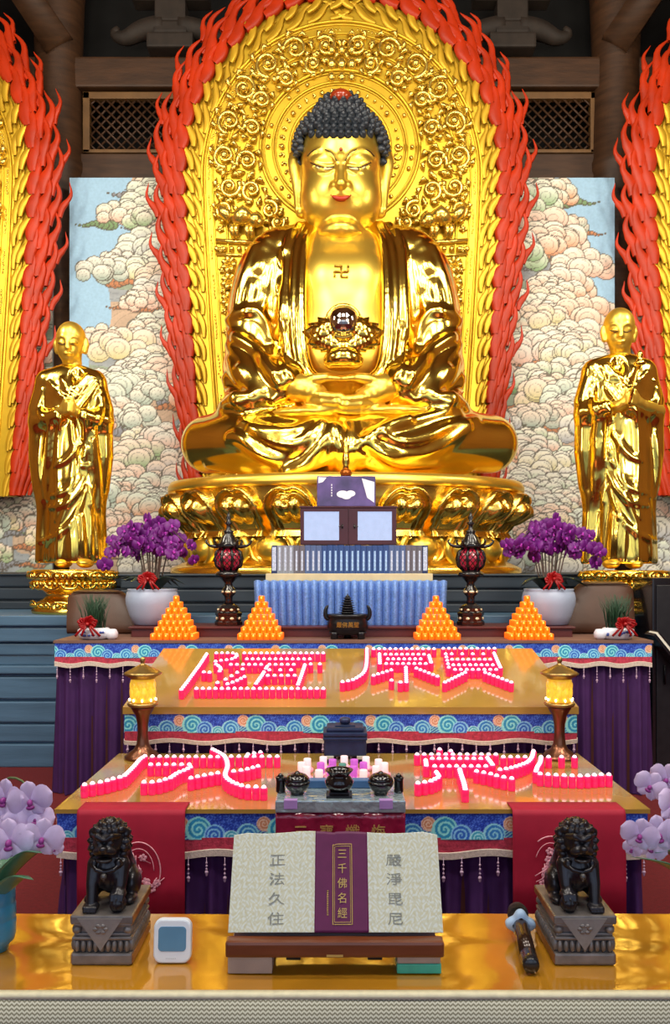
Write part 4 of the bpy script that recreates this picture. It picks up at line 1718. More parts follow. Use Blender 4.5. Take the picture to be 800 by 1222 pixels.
def front_path(xa, xb, ya, yb, step=0.02):
    """from the back of the left side round the front to the back of the right side"""
    P = []
    n = max(2, int((yb - ya) / step))
    for k in range(n):
        P.append((xa, yb - (yb - ya) * k / n, -1, 0))
    m = int((xb - xa) / step)
    for k in range(m + 1):
        P.append((xa + (xb - xa) * k / m, ya, 0, -1))
    for k in range(1, n + 1):
        P.append((xb, ya + (yb - ya) * k / n, 1, 0))
    return P


def altar_table(xa, xb, ya, yb, z_top, zs, label, seed, slope=0.0, edge=0.03, lip=0.01, group=None, top_mat=None, name='altar_table', z_floor=0.0, tassel_step=0.11,
                tassel_len=0.16, scal=0.30, back_z=None):
    """zs: heights of valance bottom, red bottom, braid bottom"""
    zv, zr, zb = zs
    root = thing(name, ((xa + xb) / 2, (ya + yb) / 2, z_floor), label, 'table', group)
    t = MB()
    bz = z_top + slope * (yb - ya)
    vs = [(xa - lip, ya - lip, z_top - slope * lip), (xb + lip, ya - lip, z_top - slope * lip), (xb + lip, yb, bz), (xa - lip, yb, bz)]
    lo = [(p[0], p[1], z_top - edge) for p in vs]
    t.add(vs + lo, [(0, 1, 2, 3), (7, 6, 5, 4), (4, 5, 1, 0), (5, 6, 2, 1), (6, 7, 3, 2), (7, 4, 0, 3)], 0, False)
    t.build('top', top_mat or M_goldcloth, root)
    leg = MB()
    leg.box((xa + 0.03, ya + 0.06, z_floor), (xb - 0.03, yb - 0.02, z_top - edge - 0.002))
    leg.build('carcass', M_darkwood, root)
    valance('valance', xa, xb, zv, z_top - edge * 0.6, ya, root, seed)
    valance('valance', xa, xa, zv, z_top - edge * 0.6, ya, root, seed + 3, d_end=ya + (yb - ya) * 0.98, step=0.008)
    valance('valance', xb, xb, zv, z_top - edge * 0.6, ya, root, seed + 4, d_end=ya + (yb - ya) * 0.98, step=0.008)
    rb = MB()
    path = front_path(xa, xb, ya, yb)
    hanging_band(rb, path, zv + 0.01, zr, scal, 0.018, out=0.001)
    rb.build('red_band', M_redband, root)
    br = MB()
    rows, u, last = [], 0.0, None
    for (x, y, nx, ny) in path:
        if last:
            u += math.hypot(x - last[0], y - last[1])
        last = (x, y)
        s = float(scallop(u, scal, 0.018))
        hh = (zr - zb)
        rows.append([Vector((x + nx * 0.006, y + ny * 0.006, zr + s + 0.004)), Vector((x + nx * 0.012, y + ny * 0.012, zr + s + 0.002)), Vector((x + nx * 0.012, y + ny * 0.012, zb + s)), Vector((x + nx * 0.006, y + ny * 0.006, zb + s)),
                     Vector((x + nx * 0.006, y + ny * 0.006, zr + s + 0.004))])
    br.grid(rows, smooth=False)
    br.build('braid', M_braid, root)
    # strings of beads
    n = int((xb - xa) / tassel_step)
    proto = None
    for k in range(n + 1):
        x = xa + 0.02 + (xb - xa - 0.04) * k / n
        m = MB()
        ln = tassel_len * (1.0 if k % 2 else 0.72)
        y = ya - 0.012
        zt = zb + 0.012
        m.tube([(x, y, zt), (x, y, zt - ln)], 0.0016, 5)
        for q in range(4):
            m.ball((x, y, zt - ln * (0.35 + 0.2 * q)), 0.0055 if q < 3 else 0.009, 8, 5)
        m.ball((x, y, zt - ln - 0.004), (0.006, 0.006, 0.012), 8, 5)
        m.build('tassel', M_bead, root)
    # pleated skirt
    sk = MB()
    rows, u, last = [], 0.0, None
    for (x, y, nx, ny) in front_path(xa + 0.012, xb - 0.012, ya + 0.045, yb - 0.02, 0.010):
        if last:
            u += math.hypot(x - last[0], y - last[1])
        last = (x, y)
        a = 0.020 * math.sin(u * 2 * PI / 0.125 + 0.9 * math.sin(u * 7)) + 0.008 * math.sin(u * 2 * PI / 0.055)
        row = []
        for z, g in ((zv + 0.02, 0.35), (zb - 0.1, 0.8), ((zb + z_floor) * 0.5, 1.2), (z_floor + 0.006, 1.7)):
            o = a * g + 0.012 * (g - 0.35)
            row.append(Vector((x + nx * o, y + ny * o, z)))
        rows.append(row)
    sk.grid(rows)
    sk.build('skirt', M_purple, root)
    return root


# lowest candle table in front, the slanting one behind it, and the high altar
LX0, LX1 = -1.285, 1.445
Z_LOW = 0.63
altar_table(LX0, LX1, 3.875, 5.02, Z_LOW, (0.487, 0.425, 0.397), 'low gold topped table with brocade cloth and purple skirt carrying the nearer pink candles', 21, tassel_len=0.10,
            tassel_step=0.085, scal=0.42, edge=0.02)
SLOPE = 0.196
Z_UP = 0.905
altar_table(-1.27, 1.46, 5.06, 6.25, Z_UP, (0.745, 0.693, 0.672), 'slanting gold board table with brocade cloth carrying the farther pink candles', 33, slope=SLOPE, edge=0.045,
            tassel_len=0.055, tassel_step=0.085, scal=0.42, z_floor=0.0)
Z_ALT = 1.185
M_altartop = mat('altar_top_cloth', srgb(120, 88, 76), 0.5, vary=0.1, vscale=8)
altar_table(-2.14, 2.42, 6.40, 7.18, Z_ALT, (1.05, 1.005, 0.975), 'long high altar table with blue wave brocade and purple skirt behind the candle boards', 45, edge=0.02, top_mat=M_altartop,
            tassel_len=0.11, tassel_step=0.10, scal=0.30)

# ------------------------------------------------------------------ glowing pink candles set out as writing
M_cup = mat('pink_candle_cup', (0.86, 0.02, 0.15), 0.22, emit=(1.0, 0.012, 0.11), estr=0.40, vary=0.12, vscale=40, coat=0.3)
M_flame_tip = mat('candle_glow', (1, 0.8, 0.85), 0.4, emit=(1.0, 0.50, 0.64), estr=1.7, vary=0.03)


def candle_meshes(r, h):
    m = MB()
    m.lathe([(r * 0.92, 0.0), (r, h * 0.06), (r, h * 0.46), (r * 0.955, h * 0.5), (r, h * 0.54), (r, h * 0.94), (r * 0.94, h * 0.985), (r * 0.8, h), (r * 0.01, h)], (0, 0, 0), 14)
    a = m.build('candle_cup', M_cup, org=(0, 0, 0))
    f = MB()
    f.lathe([(r * 0.66, h + 0.0005), (r * 0.68, h + 0.004), (r * 0.5, h + 0.010), (r * 0.2, h + 0.0135), (0.0004, h + 0.014)], (0, 0, 0), 12)
    b = f.build('glow', M_flame_tip, org=(0, 0, 0))
    ma, mb_ = a.data, b.data
    bpy.data.objects.remove(a)
    bpy.data.objects.remove(b)
    return ma, mb_


CR, CH = 0.0185, 0.058
ME_CUP, ME_GLOW = candle_meshes(CR, CH)

# each stroke: a description and the photograph positions of its candle tops
LOW_L = [('long sweeping left stroke', [(101, 935), (113, 933), (125, 931), (135, 928), (147, 925), (153, 920), (160, 913), (167, 905), (173, 901)]),
         ('back row', [(182, 901.5), (260, 902)]), ('back row beyond the curve', [(276, 901.5), (331, 901.5)]),
         ('second row', [(180, 911), (226, 911)]), ('hooked middle sweep', [(231, 912), (222, 917), (212, 921), (203, 927), (196, 929), (189, 931), (181, 932), (172, 932)]),
         ('short rising row left of the curve', [(228, 927), (243, 924), (260, 921)]), ('short rising row right of the curve', [(279, 919), (293, 917), (308, 913)]),
         ('bright curling right stroke', [(254, 893), (262, 897), (268, 901), (271, 907), (271.5, 914), (269, 921), (270, 926), (276, 931), (284, 934.5), (293, 937), (304, 937.5), (315, 938)]),
         ('short tick at the back', [(296, 899), (311, 896.5)])]
LOW_R = [('back row', [(498, 899), (592, 899)]), ('tick above the back row', [(525, 893), (545, 896)]), ('second row', [(516, 904), (574, 904)]),
         ('short left upright', [(508, 904), (509, 912)]), ('third row', [(519, 913), (580, 913)]), ('short right slant', [(582, 903), (588, 911)]),
         ('small left hook', [(521, 920), (524, 925), (520, 928), (513, 931), (499, 933)]), ('middle upright', [(549, 917), (550, 921), (552, 927), (554, 933), (555.5, 940)]),
         ('right slanting row', [(569, 919), (585, 922), (596, 925), (611, 927.5)]), ('short row behind the sweep', [(601, 902), (627, 902)]),
         ('bright right sweep', [(637, 895), (635, 902), (630, 908), (623, 911), (614, 914), (605, 916), (597, 917)]),
         ('slanting upright', [(646, 902), (645, 908), (641.5, 914), (640, 919)]), ('long front row', [(645, 922), (664, 923.5), (695, 924.5), (718, 923), (727, 923)]),
         ('short right back row', [(655, 902), (686, 902)])]
UP_L = [('long bright left stroke', [(247, 779), (240, 790), (232, 801), (224, 812), (217, 821)]), ('curl at the top left', [(252, 778), (278, 778), (283, 781), (277, 785), (262, 787), (255, 789), (261, 793), (264, 797), (258, 801), (237, 800)]),
        ('first row', [(292, 778), (386, 778)]), ('second row', [(295, 785), (370, 785)]), ('third row', [(276, 791.5), (312, 791.5)]), ('short row by the second upright', [(322, 798), (354, 798)]),
        ('fifth row', [(320, 804.5), (352, 804.5)]), ('small right row', [(371, 791), (382, 791)]), ('inner left upright', [(319, 794), (313, 804), (306, 814)]), ('inner right upright', [(364, 792), (360, 804), (356, 815)]),
        ('front row', [(235, 820), (386, 820)]), ('loose middle slant', [(290, 797), (280, 803), (270, 809), (260, 813)]), ('loose lower slant', [(292, 806), (282, 811), (272, 814.5)]),
        ('third row right of the gap', [(322, 791.5), (358, 791.5)])]
UP_M = [('sweeping left stroke', [(438, 773), (438, 783), (437, 794), (434, 801), (428, 806), (420, 810), (409, 812)]), ('top row', [(446, 773), (518, 773)]), ('left upright of the box', [(453, 779), (453.5, 790)]),
        ('first row of the box', [(460, 779.5), (506, 779.5)]), ('second row of the box', [(463, 785), (502, 785)]), ('third row of the box', [(461, 790.5), (508, 790.5)]), ('right upright of the box', [(511.5, 779), (514.5, 789)]),
        ('middle upright', [(484.5, 795), (485, 812)]), ('foot of the middle upright', [(478, 812.5), (462, 809)]), ('left slanting dots', [(467, 798), (446, 804.5)]), ('right slanting dots', [(497, 796), (522, 805.5)])]
UP_R = [('top row', [(529, 772.5), (590, 772.5)]), ('left upright', [(532, 779), (536, 797)]), ('first row', [(539, 779), (583, 779)]), ('second row', [(539.5, 785.5), (585, 785.5)]), ('third row', [(541, 792), (588, 792)]),
        ('fourth row', [(543, 797.5), (592, 797.5)]), ('right upright', [(589.5, 778), (598, 797)]), ('left foot', [(555, 801), (531, 812.5)]), ('right foot', [(579, 801), (610, 812.5)])]
placed = []
cand = []


def top_plane(px, py, upper):
    if not upper:
        d = F * (EYE - Z_LOW - CH - 0.010) / (py - HY)
        return at(px, py, d)
    # Z = Z_UP + SLOPE * (d - 5.06) + CH + .01
    k0 = EYE - (Z_UP + CH + 0.010) + SLOPE * 5.06
    d = F * k0 / ((py - HY) + F * SLOPE)
    return at(px, py, d)


for upper, where, strokes in ((False, 'nearer left character', LOW_L), (False, 'nearer right character', LOW_R), (True, 'farther left character', UP_L), (True, 'farther middle character', UP_M), (True, 'farther right character', UP_R)):
    for desc, pts in strokes:
        W = np.array([tuple(top_plane(x, y, upper)) for x, y in pts])
        if len(W) > 2:
            W = spline(W, 60)
        seg = np.concatenate([[0], np.cumsum(np.linalg.norm(np.diff(W, axis=0), axis=1))])
        n = max(1, int(round(seg[-1] / 0.0395)))
        k = 0
        for i in range(n + 1):
            u = seg[-1] * i / n
            p = np.array([np.interp(u, seg, W[:, q]) for q in range(3)])
            if any((p[0] - q[0]) ** 2 + (p[1] - q[1]) ** 2 < (2 * CR + 0.0006) ** 2 for q in placed):
                continue
            placed.append(p)
            k += 1
            cand.append((p, upper, where, desc, k))
cand.sort(key=lambda q: q[0][1])
ORD = ['first', 'second', 'third', 'fourth', 'fifth', 'sixth', 'seventh', 'eighth', 'ninth', 'tenth', 'eleventh', 'twelfth', 'thirteenth', 'fourteenth', 'fifteenth', 'sixteenth', 'seventeenth',
       'eighteenth', 'nineteenth', 'twentieth', 'twenty-first', 'twenty-second', 'twenty-third', 'twenty-fourth', 'twenty-fifth', 'twenty-sixth', 'twenty-seventh', 'twenty-eighth']
tilt = math.atan(SLOPE)
rest = MB()
n_rest = 0
for i, (p, upper, where, desc, k) in enumerate(cand):
    base = Vector((p[0], p[1], p[2] - CH - 0.010))
    if upper:
        base.z = Z_UP + SLOPE * (base.y - 5.06)
    base.z += 0.0008
    rx = tilt if upper else 0.0
    if i < 300:
        o = link_mesh('candle', ME_CUP, None, base)
        o.rotation_euler = (rx, 0, 0)
        g = link_mesh('glow', ME_GLOW, o, None)
        tag(o, 'pink candle, %s in the %s, %s' % (ORD[k - 1], desc, where), 'candle', 'glowing pink candles set out as writing')
    else:
        n_rest += 1
        R = Matrix.Translation(base) @ Matrix.Rotation(rx, 4, 'X')
        for me, mi in ((ME_CUP, 0), (ME_GLOW, 1)):
            rest.add([R @ v.co for v in me.vertices], [list(q.vertices) for q in me.polygons], mi)
if n_rest:
    o = rest.build('distant_candles', [M_cup, M_flame_tip])
    tag(o, 'farthest pink candles at the back of the slanting gold board', 'candles', None, 'stuff')
print('candles', len(cand))

# ------------------------------------------------------------------ things on the low table
M_bronze = mat('lamp_bronze', srgb(120, 78, 58), 0.28, metal=0.85, vary=0.12, vscale=20)
M_lampcap = mat('lamp_brass_cap', srgb(168, 140, 84), 0.3, metal=0.85, vary=0.1, vscale=20)
M_amber = mat('amber_glass', (0.95, 0.62, 0.06), 0.12, emit=(1.0, 0.50, 0.03), estr=0.55, vary=0.25, vscale=38, bump=0.25, bscale=45, coat=0.5)
M_glowbead = mat('lamp_glow_bead', (1, 0.9, 0.6), 0.4, emit=(1.0, 0.85, 0.45), estr=5.0)


def bronze_lamp(px, label):
    d = 4.9
    c = on(px, d, Z_LOW)
    s = d / F
    root = thing('bronze_lamp', c, label, 'lamp', 'bronze goblet lamps')
    b = MB()
    b.lathe([(0.105, 0.0), (0.105, 0.012), (0.092, 0.022), (0.080, 0.035), (0.05, 0.055), (0.036, 0.085), (0.03, 0.14), (0.032, 0.20), (0.042, 0.25), (0.062, 0.285), (0.068, 0.295), (0.066, 0.305), (0.058, 0.305), (0.001, 0.305)], c, 40)
    b.build('stand', M_bronze, root)
    t = MB()
    t.lathe([(0.082, 0.306), (0.088, 0.312), (0.088, 0.322), (0.078, 0.328), (0.001, 0.328)], c, 40)
    t.build('tray', M_lampcap, root)
    g = MB()
    g.lathe([(0.066, 0.33), (0.071, 0.338), (0.071, 0.455), (0.064, 0.465), (0.060, 0.466)], c, 40, cap=False)
    # lotus petals moulded on the glass
    for k in range(10):
        a = 2 * PI * k / 10
        q = c + Vector((0.070 * math.cos(a), 0.070 * math.sin(a), 0.385))
        rot = Matrix.Rotation(a, 3, 'Z')
        g.ball(q, (0.007, 0.018, 0.036), 8, 6, M=rot)
        q = c + Vector((0.070 * math.cos(a + .31), 0.070 * math.sin(a + .31), 0.425))
        g.ball(q, (0.006, 0.014, 0.022), 8, 6, M=Matrix.Rotation(a + .31, 3, 'Z'))
    g.build('amber_shade', M_amber, root)
    q = MB()  # added glowing beads stand in for the glow inside the opaque shade
    for k in range(9):
        a = 2 * PI * k / 9
        q.ball(c + Vector((0.077 * math.cos(a), 0.077 * math.sin(a), 0.345)), (0.006, 0.006, 0.009), 8, 6)
    q.build('glow_beads', M_glowbead, root)
    k = MB()
    k.lathe([(0.072, 0.466), (0.075, 0.472), (0.108, 0.490), (0.112, 0.496), (0.10, 0.505), (0.06, 0.525), (0.022, 0.545), (0.013, 0.55), (0.012, 0.56), (0.017, 0.57), (0.013, 0.585), (0.004, 0.592), (0.0005, 0.593)], c, 40)
    k.build('cap', M_lampcap, root)
    return root


bronze_lamp(170.5, 'bronze goblet lamp with glowing amber shade at the left back corner of the low table')
bronze_lamp(668, 'bronze goblet lamp with glowing amber shade at the right back corner of the low table')

# dark blue lidded urn
M_urn = mat('urn_dark_blue', srgb(40, 52, 84), 0.38, metal=0.3, vary=0.15, vscale=20)
M_plate = mat('label_plate', srgb(190, 190, 180), 0.4, vary=0.05)


def build_urn():
    d = 4.86
    c = on(412, d, Z_LOW)
    u = d / F
    root = thing('lidded_urn', c, 'dark blue square lidded urn at the back middle of the low table', 'urn')
    b = MB()
    b.box((c.x - 25 * u, d - 0.09, Z_LOW + 0.035), (c.x + 25 * u, d + 0.09, Z_LOW + 0.135), 0.012)
    b.box((c.x - 26 * u, d - 0.10, Z_LOW + 0.130), (c.x + 26 * u, d + 0.10, Z_LOW + 0.148), 0.006)
    b.build('body', M_urn, root)
    for sx in (-1, 1):
        for sy in (-1, 1):
            f = MB()
            f.box((c.x + sx * 19 * u - 0.022, d + sy * 0.065 - 0.02, Z_LOW), (c.x + sx * 19 * u + 0.022, d + sy * 0.065 + 0.02, Z_LOW + 0.04), 0.006)
            f.build('foot', M_urn, root)
        p = MB()
        p.box((c.x + sx * 18 * u - 0.022, d - 0.107, Z_LOW + 0.025), (c.x + sx * 18 * u + 0.022, d - 0.088, Z_LOW + 0.042), 0.002)
        p.build('name_plate', M_plate, root)
    l = MB()
    l.box((c.x - 26 * u, d - 0.10, Z_LOW + 0.150), (c.x + 26 * u, d + 0.10, Z_LOW + 0.175), 0.008)
    l.box((c.x - 22 * u, d - 0.085, Z_LOW + 0.173), (c.x + 22 * u, d + 0.085, Z_LOW + 0.200), 0.012)
    l.box((c.x - 12 * u, d - 0.05, Z_LOW + 0.198), (c.x + 12 * u, d + 0.05, Z_LOW + 0.208), 0.006)
    l.build('lid', M_urn, root)
    k = MB()
    k.lathe([(0.018, 0.205), (0.03, 0.215), (0.034, 0.23), (0.026, 0.243), (0.004, 0.248)], (c.x, d, Z_LOW), 20)
    k.build('knob', M_urn, root)


build_urn()

# little white and purple candles in pink lotus dishes
M_wcandle = mat('white_candle', srgb(250, 222, 228), 0.4, emit=(1, 0.7, 0.76), estr=0.30, vary=0.03)
M_vcandle = mat('purple_candle', srgb(196, 96, 204), 0.4, emit=(0.65, 0.14, 0.75), estr=0.22, vary=0.05)
M_gcandle = mat('green_candle', srgb(86, 150, 140), 0.4, vary=0.05)
M_dish = mat('pink_dish', srgb(244, 176, 196), 0.3, emit=(1, 0.4, 0.55), estr=0.12, vary=0.08)
spots = [(386, 903, 'w'), (411, 902, 'w'), (437, 903, 'w'), (367, 905, 'w'), (452, 906, 'w'), (397, 906, 'v'), (423, 906, 'v'), (360, 909.5, 'w'), (459, 910, 'w'), (383, 910, 'v'), (434, 909.5, 'v'), (409, 911, 'g'),
         (366, 914.5, 'w'), (449, 914, 'w'), (395, 914.5, 'v'), (422, 914, 'v'), (381, 918.5, 'w'), (434, 918.5, 'w'), (408, 919.5, 'w')]
HC = 0.062
for i, (x, y, kd) in enumerate(spots):
    zb = Z_LOW + 0.014
    d = F * (EYE - zb - HC) / (y - HY)
    c = on(x, d, Z_LOW)
    col = {'w': 'white', 'v': 'purple', 'g': 'green'}[kd]
    left = x < 409
    rowname = 'back' if y < 908 else ('middle' if y < 912.5 else 'front')
    same = sorted([q for q in spots if q[2] == kd and ('back' if q[1] < 908 else ('middle' if q[1] < 912.5 else 'front')) == rowname])
    idx = same.index((x, y, kd))
    lab = 'small %s candle in pink dish before the urn, %s from left, %s row' % (col, ORD[idx], rowname)
    root = thing('lotus_candle', c, lab, 'candle', 'small candles in pink lotus dishes')
    r = 0.0205
    m = MB()
    m.lathe([(r * 0.96, 0.014), (r, 0.02), (r, 0.012 + HC), (r * 0.9, 0.014 + HC), (0.0005, 0.0135 + HC)], c, 18)
    m.build('wax', {'w': M_wcandle, 'v': M_vcandle, 'g': M_gcandle}[kd], root)
    m = MB()
    m.lathe([(0.020, 0.0), (0.026, 0.003), (0.033, 0.018), (0.031, 0.018), (0.024, 0.006), (0.0005, 0.006)], c, 18)
    for k in range(8):
        a = 2 * PI * k / 8
        m.ball(c + Vector((0.030 * math.cos(a), 0.030 * math.sin(a), 0.013)), (0.004, 0.011, 0.012), 6, 4, M=Matrix.Rotation(a, 3, 'Z'))
    m.build('lotus_dish', M_dish, root)

# ------------------------------------------------------------------ things on the high altar
M_plinth = mat('plinth_wood', srgb(84, 36, 34), 0.35, vary=0.15, vscale=4, vstretch=(0.5, 1, 4))
Z_PL = Z_ALT + 0.085
b = MB()
b.box((-1.63, 6.70, Z_ALT + 0.0005), (1.90, 7.12, Z_PL - 0.018), 0.004)
b.box((-1.65, 6.68, Z_PL - 0.018), (1.92, 7.13, Z_PL), 0.005)
o = b.build('offering_plinth', M_plinth)
tag(o, 'long low dark red wooden plinth running along the back of the high altar', 'plinth')

# pleated blue table with a cream board
M_bluecloth = mat('blue_damask', srgb(104, 140, 204), 0.42, vary=0.3, vscale=70, bump=0.1, bscale=90)
M_cream = mat('cream_board', srgb(198, 186, 150), 0.5, vary=0.08, vscale=10)
d0 = 6.86
zt = at(0, 692, d0).z
root = thing('pleated_table', on(418, d0 + 0.1, Z_PL), 'small table with pale blue pleated damask skirt under the row of books', 'table')
m = MB()
xa, xb = on(303, d0, 0).x, on(534, d0, 0).x
rows = []
for k in range(421):
    t = k / 420
    ph = t * 24 * 2 * PI
    wv = abs(math.sin(ph / 2)) ** 0.85
    row = []
    for z, q, sx in ((zt - 0.012, 0.0, 1.0), (zt, 0.020, 1.0), (zt - 0.006, 0.046, 1.0), (zt - 0.10, 0.054, 0.995), (Z_PL + 0.02, 0.054, 0.985), (Z_PL + 0.001, 0.050, 0.985)):
        row.append(Vector(((xa + xb) / 2 + (t - 0.5) * (xb - xa) * sx, d0 - q * wv, z - (0.012 * (1 - wv) if z > zt - 0.01 else 0))))
    rows.append(row)
m.grid(rows)
m.build('skirt', M_bluecloth, root)
m = MB()
m.box((xa + 0.01, d0 + 0.004, Z_PL + 0.0005), (xb - 0.01, d0 + 0.26, zt - 0.01), 0.01)
m.build('carcass', M_darkwood, root)
m = MB()
xc, xd = on(317, d0, 0).x, on(517, d0, 0).x
zc = at(0, 684.5, d0).z
m.box((xc, d0 + 0.01, zt - 0.0105), (xd, d0 + 0.26, zc), 0.006)
m.build('cream_top', M_cream, root)

# the row of books
M_page = mat('book_pages', srgb(225, 220, 205), 0.8, vary=0.1, vscale=60)
spine_cols = {'navy': srgb(32, 46, 92), 'silver': srgb(130, 136, 150), 'grey': srgb(96, 94, 106), 'blue': srgb(44, 72, 128), 'pale': srgb(76, 96, 140)}
bookpx = []
x = 324.0
seq = ['navyp', 'silver', 'silver', 'silver', 'grey', 'grey', 'pale', 'pale', 'pale', 'blue', 'blue', 'blue', 'blue', 'blue', 'blue', 'blue', 'blue', 'blue', 'blue', 'blue', 'blue', 'pale', 'pale', 'pale', 'grey', 'grey', 'grey', 'navyp']
wd = (511 - 324) / len(seq)
d1 = 6.92
zbk = zc
ztop = at(0, 650.5, d1).z
colname = {'navyp': 'navy book with a patterned pale label', 'silver': 'silver white spined book', 'grey': 'grey spined book', 'pale': 'pale blue spined book', 'blue': 'blue spined book'}
for i, kd in enumerate(seq):
    x0, x1 = on(324 + wd * i + 0.03, d1, 0).x, on(324 + wd * (i + 1) - 0.03, d1, 0).x
    lab = '%s, %s from the left under the cabinet' % (colname[kd], ORD[i])
    root = thing('book', ((x0 + x1) / 2, d1 + 0.09, zbk), lab, 'book', 'books in the row under the cabinet')
    cov = MB()
    n = 7
    hz = ztop - zbk - random.uniform(0, 0.004)
    sp = []
    for k in range(n + 1):
        a = PI * k / n
        sp.append((x0 + (x1 - x0) * (0.5 - 0.5 * math.cos(a)), d1 - 0.006 * math.sin(a)))
    outer = sp + [(x1, d1 + 0.17), (x1 - 0.004, d1 + 0.17), (x1 - 0.004, d1 + 0.006), (x0 + 0.004, d1 + 0.006), (x0 + 0.004, d1 + 0.17), (x0, d1 + 0.17)]
    m_ = len(outer)
    vs = [(p[0], p[1], zbk + 0.0005) for p in outer] + [(p[0], p[1], zbk + hz) for p in outer]
    fs = [(k, (k + 1) % m_, m_ + (k + 1) % m_, m_ + k) for k in range(m_)] + [tuple(range(m_))[::-1], tuple(range(m_, 2 * m_))]
    cov.add(vs, fs, 0, False)
    cm = mat('book_cover_' + kd, spine_cols[{'navyp': 'navy'}.get(kd, kd)], 0.45, vary=0.14, vscale=90)
    cov.build('cover', cm, root)
    pg = MB()
    pg.box((x0 + 0.0045, d1 + 0.007, zbk + 0.004), (x1 - 0.0045, d1 + 0.165, zbk + hz - 0.006))
    pg.build('pages', M_page, root)
    lb = MB()
    xm, hw = (x0 + x1) / 2, (x1 - x0) * (0.36 if kd == 'navyp' else 0.17)
    top = hz * (0.94 if kd in ('navyp', 'silver') else 0.80)
    lb.box((xm - hw, d1 - 0.0072, zbk + hz * 0.10), (xm + hw, d1 - 0.0045, zbk + top))
    lb.build('spine_label', mat('spine_label_' + kd, srgb(176, 190, 216) if kd != 'blue' else srgb(150, 186, 228), 0.5, vary=0.35, vscale=160), root)

# glass doored cabinet
M_maroon = mat('maroon_wood', srgb(62, 20, 26), 0.3, vary=0.12, vscale=5, coat=0.3)
M_mirrorpane = mat('reflecting_pane', srgb(196, 204, 226), 0.04, metal=0.82, vary=0.03)
M_black = mat('black_lacquer', (0.008, 0.007, 0.009), 0.18, vary=0.1, coat=0.5)
d2 = 6.93
xa, xb = on(358.5, d2, 0).x, on(473.5, d2, 0).x
za, zb_ = ztop + 0.001, at(0, 604, d2).z
root = thing('display_cabinet', ((xa + xb) / 2, d2 + 0.1, za), 'maroon wooden cabinet with two reflecting glass doors on the row of books', 'cabinet')
m = MB()
m.box((xa, d2 + 0.012, za), (xb, d2 + 0.16, zb_ - 0.012), 0.003)
m.box((xa - 0.008, d2 - 0.006, zb_ - 0.014), (xb + 0.008, d2 + 0.165, zb_), 0.003)
m.build('body', M_maroon, root)
xm = (xa + xb) / 2
for s in (-1, 1):
    x0, x1 = (xa + 0.003, xm - 0.002) if s < 0 else (xm + 0.002, xb - 0.003)
    lo, hi = za + 0.004, zb_ - 0.016
    il, ir = (0.028, 0.075) if s < 0 else (0.075, 0.035)
    f = MB()
    f.box((x0, d2, lo), (x0 + il, d2 + 0.014, hi), 0.002)
    f.box((x1 - ir, d2, lo), (x1, d2 + 0.014, hi), 0.002)
    f.box((x0 + il - 0.002, d2, lo), (x1 - ir + 0.002, d2 + 0.014, lo + 0.035), 0.002)
    f.box((x0 + il - 0.002, d2, hi - 0.028), (x1 - ir + 0.002, d2 + 0.014, hi), 0.002)
    dr = f.build('door', M_maroon, root)
    g = MB()
    g.box((x0 + il - 0.003, d2 + 0.008, lo + 0.03), (x1 - ir + 0.003, d2 + 0.0125, hi - 0.024))
    g.build('pane', M_mirrorpane, dr)
    h = MB()
    hx = xm + s * 0.05
    h.tube([(hx, d2 - 0.002, (lo + hi) / 2 + 0.015), (hx, d2 - 0.016, (lo + hi) / 2), (hx, d2 - 0.002, (lo + hi) / 2 - 0.015)], 0.006, 6)
    h.tube([(hx - s * 0.002, d2 - 0.012, (lo + hi) / 2), (hx + s * 0.03, d2 - 0.016, (lo + hi) / 2)], 0.004, 6)
    h.build('latch', M_black, dr)

# purple picture box lying on the cabinet
M_pbox = mat('picture_box_print', srgb(78, 58, 112), 0.10, vary=0.45, vscale=7, coat=0.8)
M_pprint = mat('picture_pale_print', srgb(222, 224, 238), 0.12, vary=0.1, vscale=20, coat=0.6)
d3 = 6.95
xa, xb = on(378.5, d3, 0).x, on(448.5, d3, 0).x
za, zt3 = zb_ + 0.0005, at(0, 568, d3).z
root = thing('picture_box', ((xa + xb) / 2, d3 + 0.05, za), 'glossy purple picture box standing on top of the maroon cabinet', 'box')
m = MB()
m.box((xa, d3, za), (xb, d3 + 0.10, zt3), 0.004)
m.build('body', M_pbox, root)
pr = MB()
xm = (xa + xb) / 2
for (dx, dz, rx_, rz_) in ((-0.03, 0.10, 0.05, 0.03), (0.0, 0.09, 0.045, 0.032), (0.035, 0.105, 0.04, 0.026)):
    P = [(xm + dx + rx_ * math.cos(t), za + dz + rz_ * math.sin(t)) for t in np.linspace(0, 2 * PI, 24, endpoint=False)]
    pr.plate(P, d3 - 0.0012 - 0.0003 * dx, d3 + 0.0005)
pr.build('pale_print', M_pprint, root)
for P in ([(xb - 0.115, zt3 - 0.02), (xb - 0.01, zt3 - 0.05), (xb - 0.012, za + 0.03), (xb - 0.07, za + 0.07)], [(xa + 0.01, zt3 - 0.01), (xa + 0.08, zt3 - 0.012), (xa + 0.05, zt3 - 0.05), (xa + 0.012, zt3 - 0.06)]):
    pr = MB()
    pr.plate(P, d3 - 0.0012, d3 + 0.0005)
    pr.build('pale_print', M_pprint, root)
for q in range(5):
    pr = MB()
    pr.box((xa + 0.118, d3 - 0.0015, za + 0.17 - q * 0.022), (xa + 0.126, d3 + 0.0005, za + 0.183 - q * 0.022))
    pr.build('print_mark', M_pprint, root)
